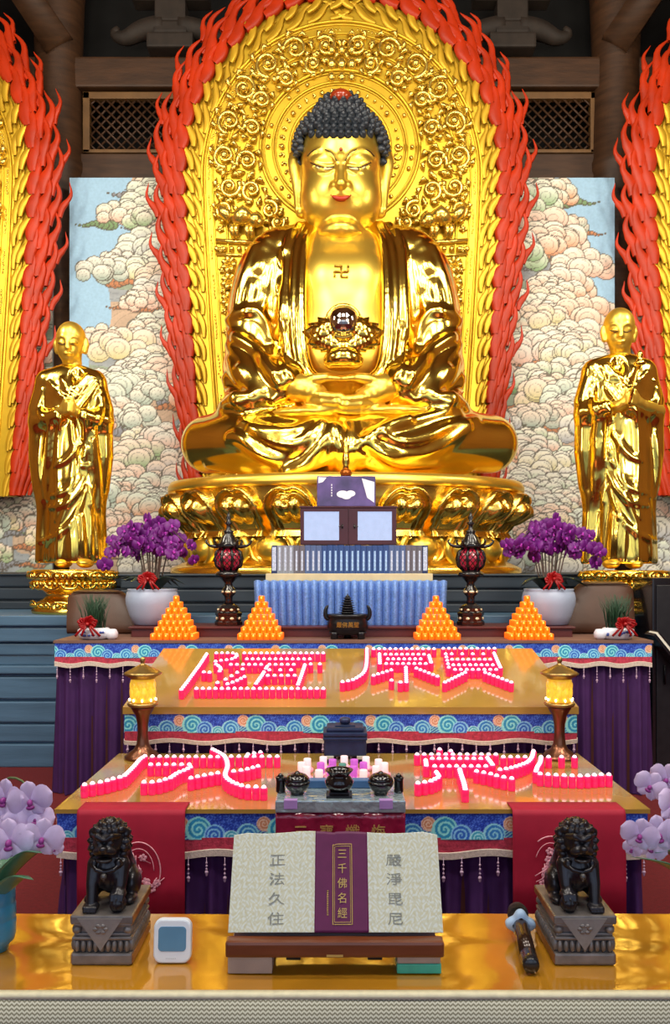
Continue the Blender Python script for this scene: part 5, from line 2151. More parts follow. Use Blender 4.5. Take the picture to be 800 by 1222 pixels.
# small golden finial jar on the box
c = on(413, d3 + 0.05, zt3)
root = thing('finial_jar', c, 'small golden brown finial jar on the purple picture box', 'jar')
m = MB()
m.lathe([(0.035, 0.0005), (0.045, 0.008), (0.05, 0.03), (0.042, 0.055), (0.03, 0.06)], c, 24)
m.build('base', mat('amber_brown', srgb(160, 84, 20), 0.2, metal=0.6, vary=0.1), root)
m = MB()
m.lathe([(0.03, 0.06), (0.022, 0.09), (0.034, 0.12), (0.03, 0.17), (0.018, 0.22), (0.024, 0.24), (0.012, 0.28), (0.001, 0.31)], c, 24)
m.build('finial', M_gold, root)

# black incense burner with a pagoda lid
M_burner = mat('burner_black', (0.012, 0.012, 0.015), 0.30, metal=0.4, vary=0.2, vscale=20)
M_giltwrite = mat('gilt_writing', srgb(200, 150, 60), 0.3, metal=0.8)


def build_burner():
    d = 6.56
    c = on(415, d, Z_ALT)
    u = d / F
    root = thing('incense_burner', c, 'black incense burner with two ears and a pagoda lid in the middle of the altar', 'burner')
    m = MB()
    m.lathe([(19 * u, 0.035), (22 * u, 0.05), (24.5 * u, 0.09), (24.5 * u, 0.13), (22.5 * u, 0.155), (23 * u, 0.165), (24.8 * u, 0.175), (24.8 * u, 0.19), (22 * u, 0.195), (0.001, 0.19)], c, 40, sy=0.7)
    m.build('pot', M_burner, root)
    for k in range(3):
        f = MB()
        x = c.x + (k - 1) * 16 * u
        f.lathe([(0.026, 0.0005), (0.03, 0.01), (0.03, 0.03), (0.042, 0.055)], (x, d - (0.05 if k != 1 else -0.04), Z_ALT), 14)
        f.build('foot', M_burner, root)
    for s in (-1, 1):
        e = MB()
        x = c.x + s * 23 * u
        pts = [(x - s * 0.01, d, Z_ALT + 0.15), (x + s * 0.018, d, Z_ALT + 0.17), (x + s * 0.022, d, Z_ALT + 0.215), (x + s * 0.012, d, Z_ALT + 0.245), (x + s * 0.002, d, Z_ALT + 0.262)]
        e.tube(spline(pts, 10), [0.018, 0.018, 0.018, 0.018, 0.017, 0.016, 0.014, 0.012, 0.009, 0.004], 8)
        e.build('ear', M_burner, root)
    p = MB()
    z = 0.19
    for k, w_ in enumerate((0.066, 0.062, 0.057, 0.052, 0.046, 0.040, 0.033)):
        p.lathe([(w_ * 0.72, z), (w_ * 0.72, z + 0.011), (w_ * 1.08, z + 0.013), (w_ * 1.05, z + 0.018), (w_ * 0.7, z + 0.022)], c, 6)
        z += 0.0185
    p.lathe([(0.016, z), (0.02, z + 0.01), (0.008, z + 0.02), (0.001, z + 0.035)], c, 10)
    p.build('pagoda_lid', M_burner, root)
    for k, ch in enumerate('嚴佛萬聖'):
        a = (-0.42 + 0.28 * k)
        q = Vector((c.x + 24.6 * u * math.sin(a), d - 0.7 * 24.6 * u * math.cos(a) - 0.001, Z_ALT + 0.112))
        text_mesh(ch, 0.045, M_giltwrite, 'gilt_character', root, q, (PI / 2, 0, math.atan2(0.7 * math.sin(a), math.cos(a))), 0.0015)


build_burner()

# black openwork lanterns with a ruby globe
M_ruby = mat('ruby_globe', srgb(150, 20, 44), 0.25, emit=(0.6, 0.02, 0.08), estr=0.10, vary=0.2, vscale=50, coat=0.4)
M_inlay = mat('pearl_inlay', srgb(220, 206, 170), 0.25, metal=0.2, vary=0.3, vscale=60)
M_blackgloss = mat('lantern_black', (0.008, 0.006, 0.007), 0.2, metal=0.0, vary=0.1, coat=0.15)


def build_lantern(px, label):
    d = 6.86
    c = on(px, d, Z_PL)
    u = d / F
    H = lambda y: at(0, y, d).z - Z_PL
    root = thing('altar_lantern', c, label, 'lantern', 'black lanterns with ruby globes')
    m = MB()
    m.lathe([(16.5 * u, 0.0005), (16.5 * u, 0.03), (15 * u, 0.035), (15 * u, 0.08), (16 * u, 0.085), (16 * u, 0.10), (13 * u, 0.115), (13.5 * u, 0.14), (10 * u, 0.165), (6 * u, 0.175)], c, 8, smooth=False)
    m.build('base', M_blackgloss, root)
    k = MB()
    for a in range(8):
        an = 2 * PI * (a + 0.5) / 8
        for z, rr, sz in ((0.058, 14.6 * u, 0.018), (0.128, 12.8 * u, 0.014)):
            k.ball(c + Vector((rr * math.cos(an), rr * math.sin(an), z)), (0.008, sz, sz * 0.7), 10, 6, M=Matrix.Rotation(an, 3, 'Z'))
    for z, rr in ((H(706), 7.5 * u), (H(671), 8 * u)):
        for a in range(6):
            an = 2 * PI * a / 6 - PI / 2
            k.ball(c + Vector((rr * math.cos(an), rr * math.sin(an), z)), (0.010, 0.024, 0.014), 10, 6, M=Matrix.Rotation(an, 3, 'Z'))
    k.build('inlay', M_inlay, root)
    s = MB()
    s.lathe([(6 * u, 0.17), (4.5 * u, H(716)), (5 * u, H(712)), (8.5 * u, H(708)), (8.5 * u, H(704)), (5 * u, H(700)), (4.5 * u, H(696)), (8 * u, H(692)), (11 * u, H(689)), (15.5 * u, H(687)), (15.5 * u, H(684)), (11 * u, H(681)), (9 * u, H(680))], c, 24)
    s.build('stem', M_blackgloss, root)
    g = MB()
    g.lathe([(9 * u, H(680)), (14.5 * u, H(675)), (16.3 * u, H(667)), (14.5 * u, H(659)), (9.5 * u, H(655))], c, 30)
    g.build('ruby_globe', M_ruby, root)
    l = MB()
    for k_ in range(8):
        a0 = 2 * PI * k_ / 8 + PI / 8
        l.tube([c + Vector((rr * 1.03 * math.cos(a0), rr * 1.03 * math.sin(a0), z)) for rr, z in ((9.2 * u, H(680)), (14.7 * u, H(675)), (16.5 * u, H(667)), (14.7 * u, H(659)), (9.7 * u, H(655)))], 0.012, 6)
    for s_ in (-1, 1):
        for k_ in range(16):
            a0 = 2 * PI * k_ / 16
            P = []
            for i in range(9):
                t = i / 8
                y = 679 - 23 * t
                rr = np.interp(y, [655, 659, 667, 675, 680], [9.5, 14.5, 16.3, 14.5, 9.0]) * u * 1.02
                a = a0 + s_ * t * 1.3
                P.append(c + Vector((rr * math.cos(a), rr * math.sin(a), H(y))))
            l.tube(P, 0.0035, 4)
    l.build('globe_lattice', M_blackgloss, root)
    r = MB()
    r.lathe([(10 * u, H(655)), (13 * u, H(653.5)), (14 * u, H(652)), (12 * u, H(648)), (10 * u, H(643)), (6 * u, H(638)), (5.5 * u, H(636)), (6.5 * u, H(634)), (3 * u, H(632)), (2.5 * u, H(627)), (5 * u, H(624)), (2 * u, H(622)), (3.2 * u, H(618)), (0.4 * u, H(610))], c, 24)
    r.build('roof', M_blackgloss, root)
    for k_ in range(6):
        a = 2 * PI * k_ / 6 + PI / 6 * 0
        e = MB()
        dv = Vector((math.cos(a), math.sin(a), 0))
        pts = [c + dv * (10 * u) + Vector((0, 0, H(652))), c + dv * (18 * u) + Vector((0, 0, H(652))), c + dv * (24 * u) + Vector((0, 0, H(650))), c + dv * (27 * u) + Vector((0, 0, H(646))), c + dv * (25 * u) + Vector((0, 0, H(644)))]
        e.tube(spline(pts, 10), np.linspace(0.017, 0.006, 10), 6)
        e.build('eave_hook', M_blackgloss, root)


build_lantern(273, 'tall black lantern with ruby globe, between the left orchid pot and the pleated table')
build_lantern(562, 'tall black lantern with ruby globe, between the pleated table and the right orchid pot')

# pyramids of orange candle cups
M_orange = mat('orange_cup', (1.0, 0.17, 0.006), 0.25, emit=(1.0, 0.13, 0.002), estr=0.62, vary=0.12, vscale=30, coat=0.3)
M_yglow = mat('orange_glow', (1, 0.6, 0.1), 0.3, emit=(1.0, 0.40, 0.015), estr=0.9)
PW, PH = 0.0505, 0.0478
m = MB()
m.lathe([(0.0225, 0.0), (0.0246, 0.003), (0.0248, 0.036), (0.0236, 0.044), (0.020, 0.0465), (0.0005, 0.0465)], (0, 0, 0), 14)
o = m.build('orange_cup', M_orange, org=(0, 0, 0)); ME_OC = o.data; bpy.data.objects.remove(o)
m = MB()
m.lathe([(0.017, 0.0466), (0.015, 0.0472), (0.0005, 0.0474)], (0, 0, 0), 10)
m.ball((0, -0.0225, 0.030), (0.008, 0.006, 0.009), 8, 6)
o = m.build('orange_light', M_yglow, org=(0, 0, 0)); ME_OG = o.data; bpy.data.objects.remove(o)
pyr = ['far left pyramid', 'left middle pyramid', 'right middle pyramid', 'far right pyramid']
for pi_, (px, py) in enumerate(((206.5, 764), (310.5, 764), (523, 764), (634, 764))):
    dF = 6.455
    cx = on(px, dF, 0).x
    for layer in range(7):
        n = 7 - layer
        for r_ in range(n):
            for c_ in range(n):
                if not (r_ == 0 or c_ == 0 or c_ == n - 1):
                    continue
                if r_ > 3 and n > 4:
                    continue
                p = Vector((cx + (c_ - (n - 1) / 2) * PW, dF + (layer * 0.5 + r_) * PW * 0.5 + layer * 0.0, Z_ALT + 0.001 + layer * PH))
                p.y = dF + layer * PW * 0.45 + r_ * PW
                o = link_mesh('candle_cup', ME_OC, None, p)
                g = link_mesh('light', ME_OG, o, None)
                lay = ['bottom', 'second', 'third', 'fourth', 'fifth', 'sixth', 'top'][layer]
                if layer == 6:
                    lab = 'orange cup light, the single one on top of the %s' % pyr[pi_]
                elif r_ == 0:
                    lab = 'orange cup light, %s from left, %s layer front, %s' % (ORD[c_], lay, pyr[pi_])
                else:
                    lab = 'orange cup light, %s deep on the %s side, %s layer, %s' % (ORD[r_], 'left' if c_ == 0 else 'right', lay, pyr[pi_])
                tag(o, lab, 'candle', 'orange cup lights stacked in pyramids')

# purple moth orchids in white pots
M_pot = mat('white_pot', srgb(158, 170, 194), 0.4, vary=0.05, vscale=8, bump=0.05, bscale=30)
M_petal = mat('purple_petal', srgb(98, 10, 112), 0.55, vary=0.22, vscale=25)
M_petal_c = mat('purple_lip', srgb(160, 40, 160), 0.5, vary=0.1)
M_leaf = mat('orchid_leaf', srgb(26, 44, 34), 0.4, vary=0.2, vscale=10)
M_stem = mat('orchid_stem', srgb(96, 78, 70), 0.6, vary=0.2)
M_bow = mat('red_bow', srgb(146, 12, 16), 0.35, vary=0.15, vscale=30)
M_white = mat('white_ceramic', srgb(216, 218, 230), 0.25, vary=0.05, coat=0.3)
M_bluepaint = mat('blue_paint', srgb(60, 80, 150), 0.3, vary=0.1)


def blossom_mesh(size, name, mats, ruffle=0.12):
    """five petalled moth orchid facing -y, two broad petals, three sepals and a lip"""
    m = MB()

    def petal(ang, L, W, mi, bend):
        rows = []
        ca, sa = math.cos(ang), math.sin(ang)
        for i in range(9):
            t = i / 8
            w_ = W * (math.sin(PI * min(1, 0.08 + t * 0.92)) ** 0.62) * (0.5 + 0.8 * t) if t < 1 else 0.0
            row = []
            for j in range(7):
                v = -1 + 2 * j / 6
                a, b_ = L * t, w_ * v
                yy = -bend * math.sin(t * PI * 0.8) * L + ruffle * size * (v * v) * 0.5 - 0.0
                row.append(Vector((a * ca - b_ * sa, yy, a * sa + b_ * ca)))
            rows.append(row)
        m.grid(rows, mi)
    for a, L, W in ((PI / 2, 0.48, 0.20), (PI + 0.75 + PI / 12, 0.46, 0.18), (-0.75 - PI / 12, 0.46, 0.18)):
        petal(a, L * size, W * size, 0, 0.06)
    for a in (0.18, PI - 0.18):
        petal(a, 0.54 * size, 0.33 * size, 0, 0.16)
    m.ball((0, -0.10 * size, -0.04 * size), (0.07 * size, 0.10 * size, 0.09 * size), 8, 6, 1)
    m.ball((0, -0.14 * size, -0.13 * size), (0.10 * size, 0.06 * size, 0.06 * size), 8, 6, 1)
    o = m.build(name, mats, org=(0, 0, 0))
    me = o.data
    bpy.data.objects.remove(o)
    return me


def bow(mb, c, s):
    for k in range(11):
        a = -0.4 + (PI + 0.8) * k / 10
        L = s * random.uniform(0.75, 1.05)
        q = Vector((math.cos(a), -0.35, math.sin(a) * 0.8))
        side = Vector((0, 1, 0)).cross(q).normalized()
        pts = [c, c + q * L * 0.5 + side * 0.15 * s, c + q * L, c + q * L * 0.55 - side * 0.2 * s + Vector((0, -0.1 * s, 0)), c]
        mb.tube(spline(pts, 12), 0.11 * s, 6, flat=0.25, fn=(0, 1, 0.3))
    for sx in (-1, 1):
        for g in (0.5, 1.0):
            pts = [c, c + Vector((sx * 0.6 * s * g, -0.3 * s, -0.5 * s)), c + Vector((sx * 1.2 * s * g, -0.2 * s, -1.15 * s))]
            mb.tube(spline(pts, 8), 0.11 * s, 6, flat=0.2, fn=(0, 1, 0))
    mb.ball(c + Vector((0, -0.3 * s, 0)), 0.2 * s, 10, 7)


ME_PURP = blossom_mesh(0.105, 'purple_blossom', [M_petal, M_petal_c])


def build_orchid(px, label, seed, flip):
    d = 6.93
    r = random.Random(seed)
    c = on(px, d, Z_PL)
    u = d / F
    root = thing('potted_orchid', c, label, 'plant', 'purple orchids in white pots')
    m = MB()
    m.lathe([(21 * u, 0.0005), (23 * u, 0.01), (27 * u, 0.08), (31 * u, 0.17), (31.5 * u, 0.22), (30 * u, 0.265), (28.5 * u, 0.28), (29.5 * u, 0.29), (29 * u, 0.296), (26.5 * u, 0.292), (25.5 * u, 0.26), (0.001, 0.25)], c, 44)
    m.build('pot', M_pot, root)
    zr = Z_PL + 0.27
    for k in range(10):
        a = 2 * PI * k / 10 + r.uniform(-.2, .2)
        L = r.uniform(0.24, 0.36)
        dv = Vector((math.cos(a) * 0.9, (0.7 if math.sin(a) < 0 else 0.2) * math.sin(a), 0))
        pts = spline([c + Vector((0, 0, 0.25)), c + dv * L * 0.5 + Vector((0, 0, 0.25 + 0.13)), c + dv * L + Vector((0, 0, 0.25 + r.uniform(0.05, 0.14)))], 10)
        lf = MB()
        lf.tube(pts, [0.012, 0.03, 0.042, 0.05, 0.052, 0.05, 0.044, 0.034, 0.02, 0.003], 8, flat=0.14, fn=(0.1, 0.2, 1))
        lf.build('leaf', M_leaf, root)
    # arching stems, and blossoms hanging along them
    n = 0
    for k in range(13):
        t = -1 + 2 * k / 12
        ex = (t * 54 + r.uniform(-4, 4)) * u
        ey = r.uniform(-0.14, 0.10)
        top = at(0, 628 + 9 * t * t + r.uniform(-3, 5), d).z
        p0 = c + Vector((t * 0.05, ey * 0.3, 0.26))
        p1 = Vector((c.x + ex * 0.45, d + ey * 0.7, top + 0.02))
        p2 = Vector((c.x + ex, d + ey, top - 0.06 - 0.05 * abs(t)))
        S = spline([p0, p0.lerp(p1, 0.6) + Vector((0, 0, 0.03)), p1, p2], 20)
        st = MB()
        st.tube([Vector(q) for q in S], np.linspace(0.0065, 0.004, 20), 6)
        st.build('flower_stem', M_stem, root)
        for q in range(7):
            f = 0.52 + 0.48 * q / 6
            p = Vector([np.interp(f * 19, range(20), S[:, w]) for w in range(3)])
            p += Vector((r.uniform(-0.045, 0.045), r.uniform(-0.075, -0.02), r.uniform(-0.15, 0.035)))
            b = link_mesh('blossom', ME_PURP, root, p - root.location)
            b.rotation_euler = (r.uniform(-0.5, 0.35), r.uniform(-0.5, 0.5), r.uniform(-0.8, 0.8) + t * 0.5)
            b.scale = [r.uniform(0.95, 1.3)] * 3
    bw = MB()
    bow(bw, c + Vector((0.01 * flip, -0.20, 0.38)), 0.075)
    bw.build('ribbon_bow', M_bow, root)


build_orchid(182, 'purple moth orchid in a white pot with red bow, on the left of the altar', 3, 1)
build_orchid(655, 'purple moth orchid in a white pot with red bow, on the right of the altar', 8, -1)

# small painted planters with grass and a red bow
M_grass = mat('grass_blade', srgb(36, 66, 44), 0.5, vary=0.25, vscale=30)


def build_planter(px, label, s, seed):
    d = 6.50
    c = on(px, d, Z_ALT)
    r = random.Random(seed)
    root = thing('grass_planter', c, label, 'plant', 'small white planters with red bows')
    m = MB()
    m.lathe([(0.085, 0.0008), (0.115, 0.012), (0.135, 0.045), (0.13, 0.075), (0.105, 0.092), (0.10, 0.09), (0.001, 0.08)], c, 30, sy=0.6)
    m.build('bowl', M_white, root)
    k = MB()
    k.lathe([(0.03, 0.001), (0.048, 0.02), (0.05, 0.05), (0.036, 0.078), (0.02, 0.082), (0.001, 0.078)], c + Vector((s * 0.135, -0.01, 0)), 20)
    k.build('side_cup', M_white, root)
    p = MB()
    for q in range(9):
        a = -PI / 2 + r.uniform(-0.8, 0.8)
        p.ball(c + Vector((0.132 * math.cos(a), 0.6 * 0.132 * math.sin(a) - 0.002, r.uniform(0.03, 0.065))), (0.012, 0.006, 0.009), 8, 5)
    p.build('painted_sprigs', M_bluepaint, root)
    g = MB()
    for q in range(110):
        a, rr = r.uniform(0, 2 * PI), r.uniform(0, 0.085)
        b0 = c + Vector((rr * math.cos(a), 0.5 * rr * math.sin(a), 0.078))
        le = Vector((r.uniform(-0.05, 0.06), r.uniform(-0.03, 0.03), r.uniform(0.19, 0.29)))
        g.tube([b0, b0 + le * 0.6, b0 + le + Vector((le.x * 0.6, 0, -0.01))], [0.004, 0.0035, 0.001], 4)
    g.build('grass', M_grass, root)
    bw = MB()
    bow(bw, c + Vector((-s * 0.02, -0.10, 0.125)), 0.08)
    bw.build('ribbon_bow', M_bow, root)


build_planter(113, 'small white painted planter with grass and red bow at the left end of the altar', 1, 4)
build_planter(737, 'small white painted planter with grass and red bow at the right end of the altar', -1, 5)

# brown seats glimpsed behind the planters
M_seat = mat('brown_leather', srgb(70, 40, 24), 0.45, vary=0.15, vscale=6, bump=0.06, bscale=20)
for px0, px1, ytop, flip, lab in ((80, 150, 704, 1, 'brown leather kneeling cushion leaning behind the left planter'), (688, 757, 694, -1, 'brown leather kneeling cushion leaning behind the right planter')):
    d = 7.09
    xa, xb = on(px0, d, 0).x, on(px1, d, 0).x
    zt_ = at(0, ytop, d).z
    root = thing('kneeling_cushion', ((xa + xb) / 2, d, Z_ALT), lab, 'cushion', None)
    m = MB()
    rows = []
    for i in range(13):
        u_ = -1 + i / 6
        row = []
        for j in range(21):
            a = 2 * PI * j / 20
            pz = math.copysign(abs(math.sin(a)) ** 0.5, math.sin(a))
            py_ = math.copysign(abs(math.cos(a)) ** 0.8, math.cos(a))
            sc = (1 - abs(u_) ** 6 * 0.25)
            hz = (zt_ - Z_ALT) / 2
            xx = (xa + xb) / 2 + (xb - xa) / 2 * u_ + flip * (0.06 * (1 - pz) * (1 if u_ * flip > 0 else 0.2))
            row.append(Vector((xx, d + 0.055 * py_ * sc + 0.06 * pz, Z_ALT + 0.001 + hz + hz * pz * (0.999 if pz < 0 else sc))))
        rows.append(row)
    m.grid(rows)
    n = len(rows[0])
    m.add(rows[0], [tuple(range(n - 1))])
    m.add(rows[-1], [tuple(range(n - 1))])
    m.build('cover', M_seat, root)
    s_ = MB()
    s_.tube([((xa + xb) / 2 - (xb - xa) * 0.40, d + 0.005, zt_ - 0.02), ((xa + xb) / 2 + (xb - xa) * 0.40, d + 0.005, zt_ - 0.02)], 0.006, 6)
    s_.build('seam', mat('brown_piping', srgb(60, 34, 22), 0.5), root)
# ------------------------------------------------------------------ red cloths hung over the front of the low table
M_redcloth = mat('crimson_cloth', srgb(164, 18, 50), 0.7, vary=0.08, vscale=12, bump=0.05, bscale=300)
M_silver = mat('silver_embroidery', srgb(226, 160, 172), 0.5, vary=0.2, vscale=80)


def hung_cloth(px0, px1, label, motif_px, seed):
    d = 3.834
    xa, xb = on(px0, d, 0).x, on(px1, d, 0).x
    root = thing('red_cloth', ((xa + xb) / 2, d, 0.12), label, 'cloth')
    m = MB()
    rows = []
    for i in range(41):
        t = i / 40
        x = xa + (xb - xa) * t
        w_ = 0.004 * math.sin(t * 11 + seed) + 0.002 * math.sin(t * 31)
        prof = [(d + 0.13, Z_LOW + 0.006), (d + 0.05, Z_LOW + 0.006), (d + 0.02, Z_LOW + 0.006), (d + 0.004, Z_LOW + 0.002), (d - 0.004, Z_LOW - 0.02), (d - 0.006 + w_ * 0.3, Z_LOW - 0.15), (d - 0.008 + w_, 0.3), (d - 0.008 + 1.5 * w_, 0.12)]
        rows.append([Vector((x, y, z)) for y, z in prof])
    m.grid(rows)
    o = m.build('cloth', M_redcloth, root)
    s = o.modifiers.new('thickness', 'SOLIDIFY')
    s.thickness = 0.003
    e = MB()
    r = random.Random(seed)
    c = at(motif_px[0], motif_px[1], d - 0.016)
    for k in range(16):
        a = r.uniform(0, 2 * PI)
        rr = r.uniform(0.02, 0.10)
        q = c + Vector((rr * math.cos(a) * 0.8, 0, rr * math.sin(a)))
        for j in range(5):
            b = 2 * PI * j / 5 + a
            e.ball(q + Vector((0.011 * math.cos(b), 0, 0.011 * math.sin(b))), (0.008, 0.0016, 0.008), 8, 5)
        e.tube([q, q + Vector((r.uniform(-.03, .03), 0, r.uniform(-.03, .03))), q + Vector((r.uniform(-.05, .05), 0, r.uniform(-.05, .05)))], 0.0022, 5)
    e.tube([c + Vector((0.10 * math.cos(a) - 0.01, 0, 0.13 * math.sin(a) + 0.03)) for a in np.linspace(-0.5, 2.2, 30)], 0.003, 5)
    e.tube([c + Vector((0.07 * math.cos(a) - 0.01, 0, 0.10 * math.sin(a) + 0.03)) for a in np.linspace(0.0, 2.8, 30)], 0.002, 5)
    e.build('embroidery', M_silver, root)


hung_cloth(92, 221, 'crimson cloth with silver flower embroidery hung over the low table behind the left lion', (168, 1047), 2)
hung_cloth(612, 747, 'crimson cloth hung over the low table behind the right lion', (660, 1040), 5)

# ------------------------------------------------------------------ offering stand with black bowls in front of the candles
M_film = mat('red_satin_under_film', srgb(140, 20, 58), 0.25, vary=0.15, vscale=12, coat=1.0, bump=0.75, bscale=9)
M_filmtop = mat('silver_film', srgb(164, 182, 190), 0.15, metal=0.35, vary=0.15, vscale=14, coat=0.6, bump=0.6, bscale=16)
M_gilt = mat('gold_embroidery', srgb(214, 178, 104), 0.4, metal=0.4, vary=0.2, vscale=90)
M_lilac = mat('lilac_tape', srgb(178, 140, 206), 0.4, vary=0.05)
M_bluebox = mat('blue_box', srgb(70, 110, 160), 0.4, vary=0.1)
dF = 3.50
xa, xb = on(328.5, dF, 0).x, on(484.5, dF, 0).x
ZS = 0.772
root = thing('offering_stand', ((xa + xb) / 2, dF + 0.12, 0), 'film wrapped offering stand with crimson embroidered front, standing before the low table', 'stand')
m = MB()
m.box((xa, dF, ZS - 0.052), (xb, dF + 0.26, ZS), 0.006)
m.build('top', M_filmtop, root)
m = MB()
rows = []
for i in range(61):
    t = i / 60
    rows.append([Vector((xa + 0.002 + (xb - xa - 0.004) * t, dF + 0.006 + 0.003 * math.sin(t * 23 + z * 9) + 0.002 * math.sin(t * 61), z)) for z in np.linspace(ZS - 0.053, 0.05, 24)])
m.grid(rows)
o = m.build('front_cloth', M_film, root)
so = o.modifiers.new('thickness', 'SOLIDIFY'); so.thickness = 0.003
m = MB()
m.box((xa + 0.01, dF + 0.02, 0.0), (xb - 0.01, dF + 0.25, ZS - 0.053), 0.004)
m.build('carcass', M_darkwood, root)
for k, ch in enumerate('三寶懺悔'):
    px = 359 + 31 * k
    p = at(px, 994, dF - 0.001)
    text_mesh(ch, 0.062, M_gilt, 'embroidered_character', root, (p.x, dF - 0.001, p.z), (PI / 2, 0, 0), 0.002)
for px in (347, 461):
    m = MB()
    p = on(px, dF, ZS)
    m.box((p.x - 0.028, dF - 0.002, ZS - 0.035), (p.x + 0.028, dF + 0.03, ZS + 0.0012), 0.001)
    m.build('lilac_tape', M_lilac, root)

M_bowl = mat('black_bowl', (0.012, 0.011, 0.013), 0.12, metal=0.2, vary=0.2, vscale=20, coat=0.6)


def stand_piece(name, px, d, label, cat, profs, mats, grp=None, n=36, extra=None):
    c = on(px, d, ZS + 0.0008)
    root = thing(name, c, label, cat, grp)
    for (pn, prof), mm in zip(profs, mats):
        m = MB()
        m.lathe(prof, c, n)
        m.build(pn, mm, root)
    return root, c


dB = 3.60
for px, lab in ((355, 'round black lidded pot at the left of the offering stand'), (454.5, 'round black lidded pot at the right of the offering stand')):
    stand_piece('lidded_pot', px, dB, lab, 'pot',
                [('body', [(0.026, 0.0), (0.030, 0.004), (0.027, 0.008), (0.040, 0.020), (0.051, 0.035), (0.055, 0.048), (0.0545, 0.056)]),
                 ('lid', [(0.0545, 0.0565), (0.050, 0.070), (0.039, 0.082), (0.022, 0.089), (0.010, 0.091), (0.010, 0.094), (0.006, 0.098), (0.001, 0.099)])], [M_bowl, M_bowl], 'black pots on the offering stand')
r_, c = stand_piece('incense_bowl', 405, dB - 0.02, 'black wide mouthed incense bowl on a little base, middle of the offering stand', 'bowl',
                    [('bowl', [(0.034, 0.022), (0.05, 0.030), (0.062, 0.05), (0.062, 0.062), (0.048, 0.082), (0.044, 0.090), (0.058, 0.106), (0.060, 0.110), (0.054, 0.110), (0.042, 0.095), (0.040, 0.085), (0.001, 0.08)])], [M_bowl])
m = MB()
m.box((c.x - 0.055, c.y - 0.05, c.z), (c.x + 0.055, c.y + 0.05, c.z + 0.008), 0.003)
m.box((c.x - 0.042, c.y - 0.04, c.z + 0.007), (c.x + 0.042, c.y + 0.04, c.z + 0.021), 0.003)
m.build('base', M_burner, r_)
for px, lab in ((335, 'small black cup at the left end of the offering stand'), (476, 'small black cup at the right end of the offering stand')):
    stand_piece('small_cup', px, dB + 0.03, lab, 'cup', [('cup', [(0.018, 0.0), (0.021, 0.004), (0.020, 0.05), (0.023, 0.066), (0.019, 0.067), (0.016, 0.05), (0.001, 0.012)]), ('cap', [(0.012, 0.067), (0.014, 0.072), (0.006, 0.080), (0.001, 0.082)])], [M_bowl, M_bowl], 'small black cups on the offering stand')
xq0, xq1 = on(366, 3.70, 0).x, on(443, 3.70, 0).x
m = MB()
m.box((xq0, 3.69, ZS + 0.0008), (xq1, 3.745, ZS + 0.035), 0.004)
o = m.build('blue_case', M_bluebox)
tag(o, 'low blue case lying behind the black bowls on the offering stand', 'case')

# ------------------------------------------------------------------ the front table
M_plastic = mat('amber_plastic_cloth', srgb(190, 132, 34), 0.07, metal=0.15, vary=0.22, vscale=3.4, coat=1.0, bump=0.05, bscale=5.5, detail=4)
M_woven = mat('woven_runner', srgb(170, 166, 140), 0.75)
nt_ = M_woven.node_tree
bs = nt_.nodes['Principled BSDF']
tcn = nt_.nodes.new('ShaderNodeTexCoord')
sepn = nt_.nodes.new('ShaderNodeSeparateXYZ')
nt_.links.new(tcn.outputs['Object'], sepn.inputs[0])


def mnode(op, a, b=None):
    n = nt_.nodes.new('ShaderNodeMath')
    n.operation = op
    for i, v in enumerate((a, b)):
        if v is None:
            continue
        if isinstance(v, (int, float)):
            n.inputs[i].default_value = v
        else:
            nt_.links.new(v, n.inputs[i])
    return n.outputs[0]


# zigzag weave: rows of little chevrons, plus fine threads
tri = mnode('PINGPONG', sepn.outputs['X'], 0.006)
zz = mnode('ADD', sepn.outputs['Z'], mnode('MULTIPLY', tri, 0.9))
st = mnode('SINE', mnode('MULTIPLY', zz, 620.0))
th = mnode('SINE', mnode('MULTIPLY', sepn.outputs['X'], 1900.0))
fac = mnode('ADD', mnode('MULTIPLY', st, 0.38), mnode('ADD', 0.5, mnode('MULTIPLY', th, 0.10)))
rampn = nt_.nodes.new('ShaderNodeValToRGB')
rampn.color_ramp.elements[0].position = 0.15
rampn.color_ramp.elements[0].color = (*srgb(112, 108, 84), 1)
rampn.color_ramp.elements[1].position = 0.8
rampn.color_ramp.elements[1].color = (*srgb(206, 204, 184), 1)
nt_.links.new(fac, rampn.inputs[0])
nt_.links.new(rampn.outputs[0], bs.inputs['Base Color'])
M_hem = mat('pale_hem', srgb(222, 214, 178), 0.5, vary=0.1, vscale=40)

ZT = 0.75
YF, YB = 1.965, 2.415
root = thing('front_table', (0, (YF + YB) / 2, 0), 'front table with glossy amber plastic cover and woven cream runner, holding the book and lions', 'table')
m = MB()
nx, ny = 225, 41
rows = []
for i in range(nx):
    x = -1.6 + 3.2 * i / (nx - 1)
    row = []
    for j in range(ny):
        y = YF + (YB - YF) * j / (ny - 1)
        row.append(Vector((x, y, ZT - 0.0012 + 0.0012 * math.sin(x * 9 + 2 * math.sin(y * 14)) * math.sin(y * 17 + 1.5 * math.sin(x * 6)))))
    rows.append(row)
m.grid(rows)
m.build('plastic_cover', M_plastic, root)
m = MB()
m.box((-1.599, YF + 0.004, ZT - 0.04), (1.599, YB - 0.001, ZT - 0.0027))
m.build('top', M_darkwood, root)
for sx in (-1, 1):
    for y in (YF + 0.06, YB - 0.06):
        m = MB()
        m.box((sx * 1.52 - 0.03, y - 0.03, 0.0), (sx * 1.52 + 0.03, y + 0.03, ZT - 0.04), 0.004)
        m.build('leg', M_darkwood, root)
m = MB()
rows = []
for i in range(121):
    x = -1.6 + 3.2 * i / 120
    rows.append([Vector((x, y, z)) for y, z in ((YF + 0.012, ZT + 0.0012), (YF - 0.002, ZT + 0.0008), (YF - 0.006, ZT - 0.004), (YF - 0.007, ZT - 0.012))])
m.grid(rows)
o = m.build('pale_hem', M_hem, root)
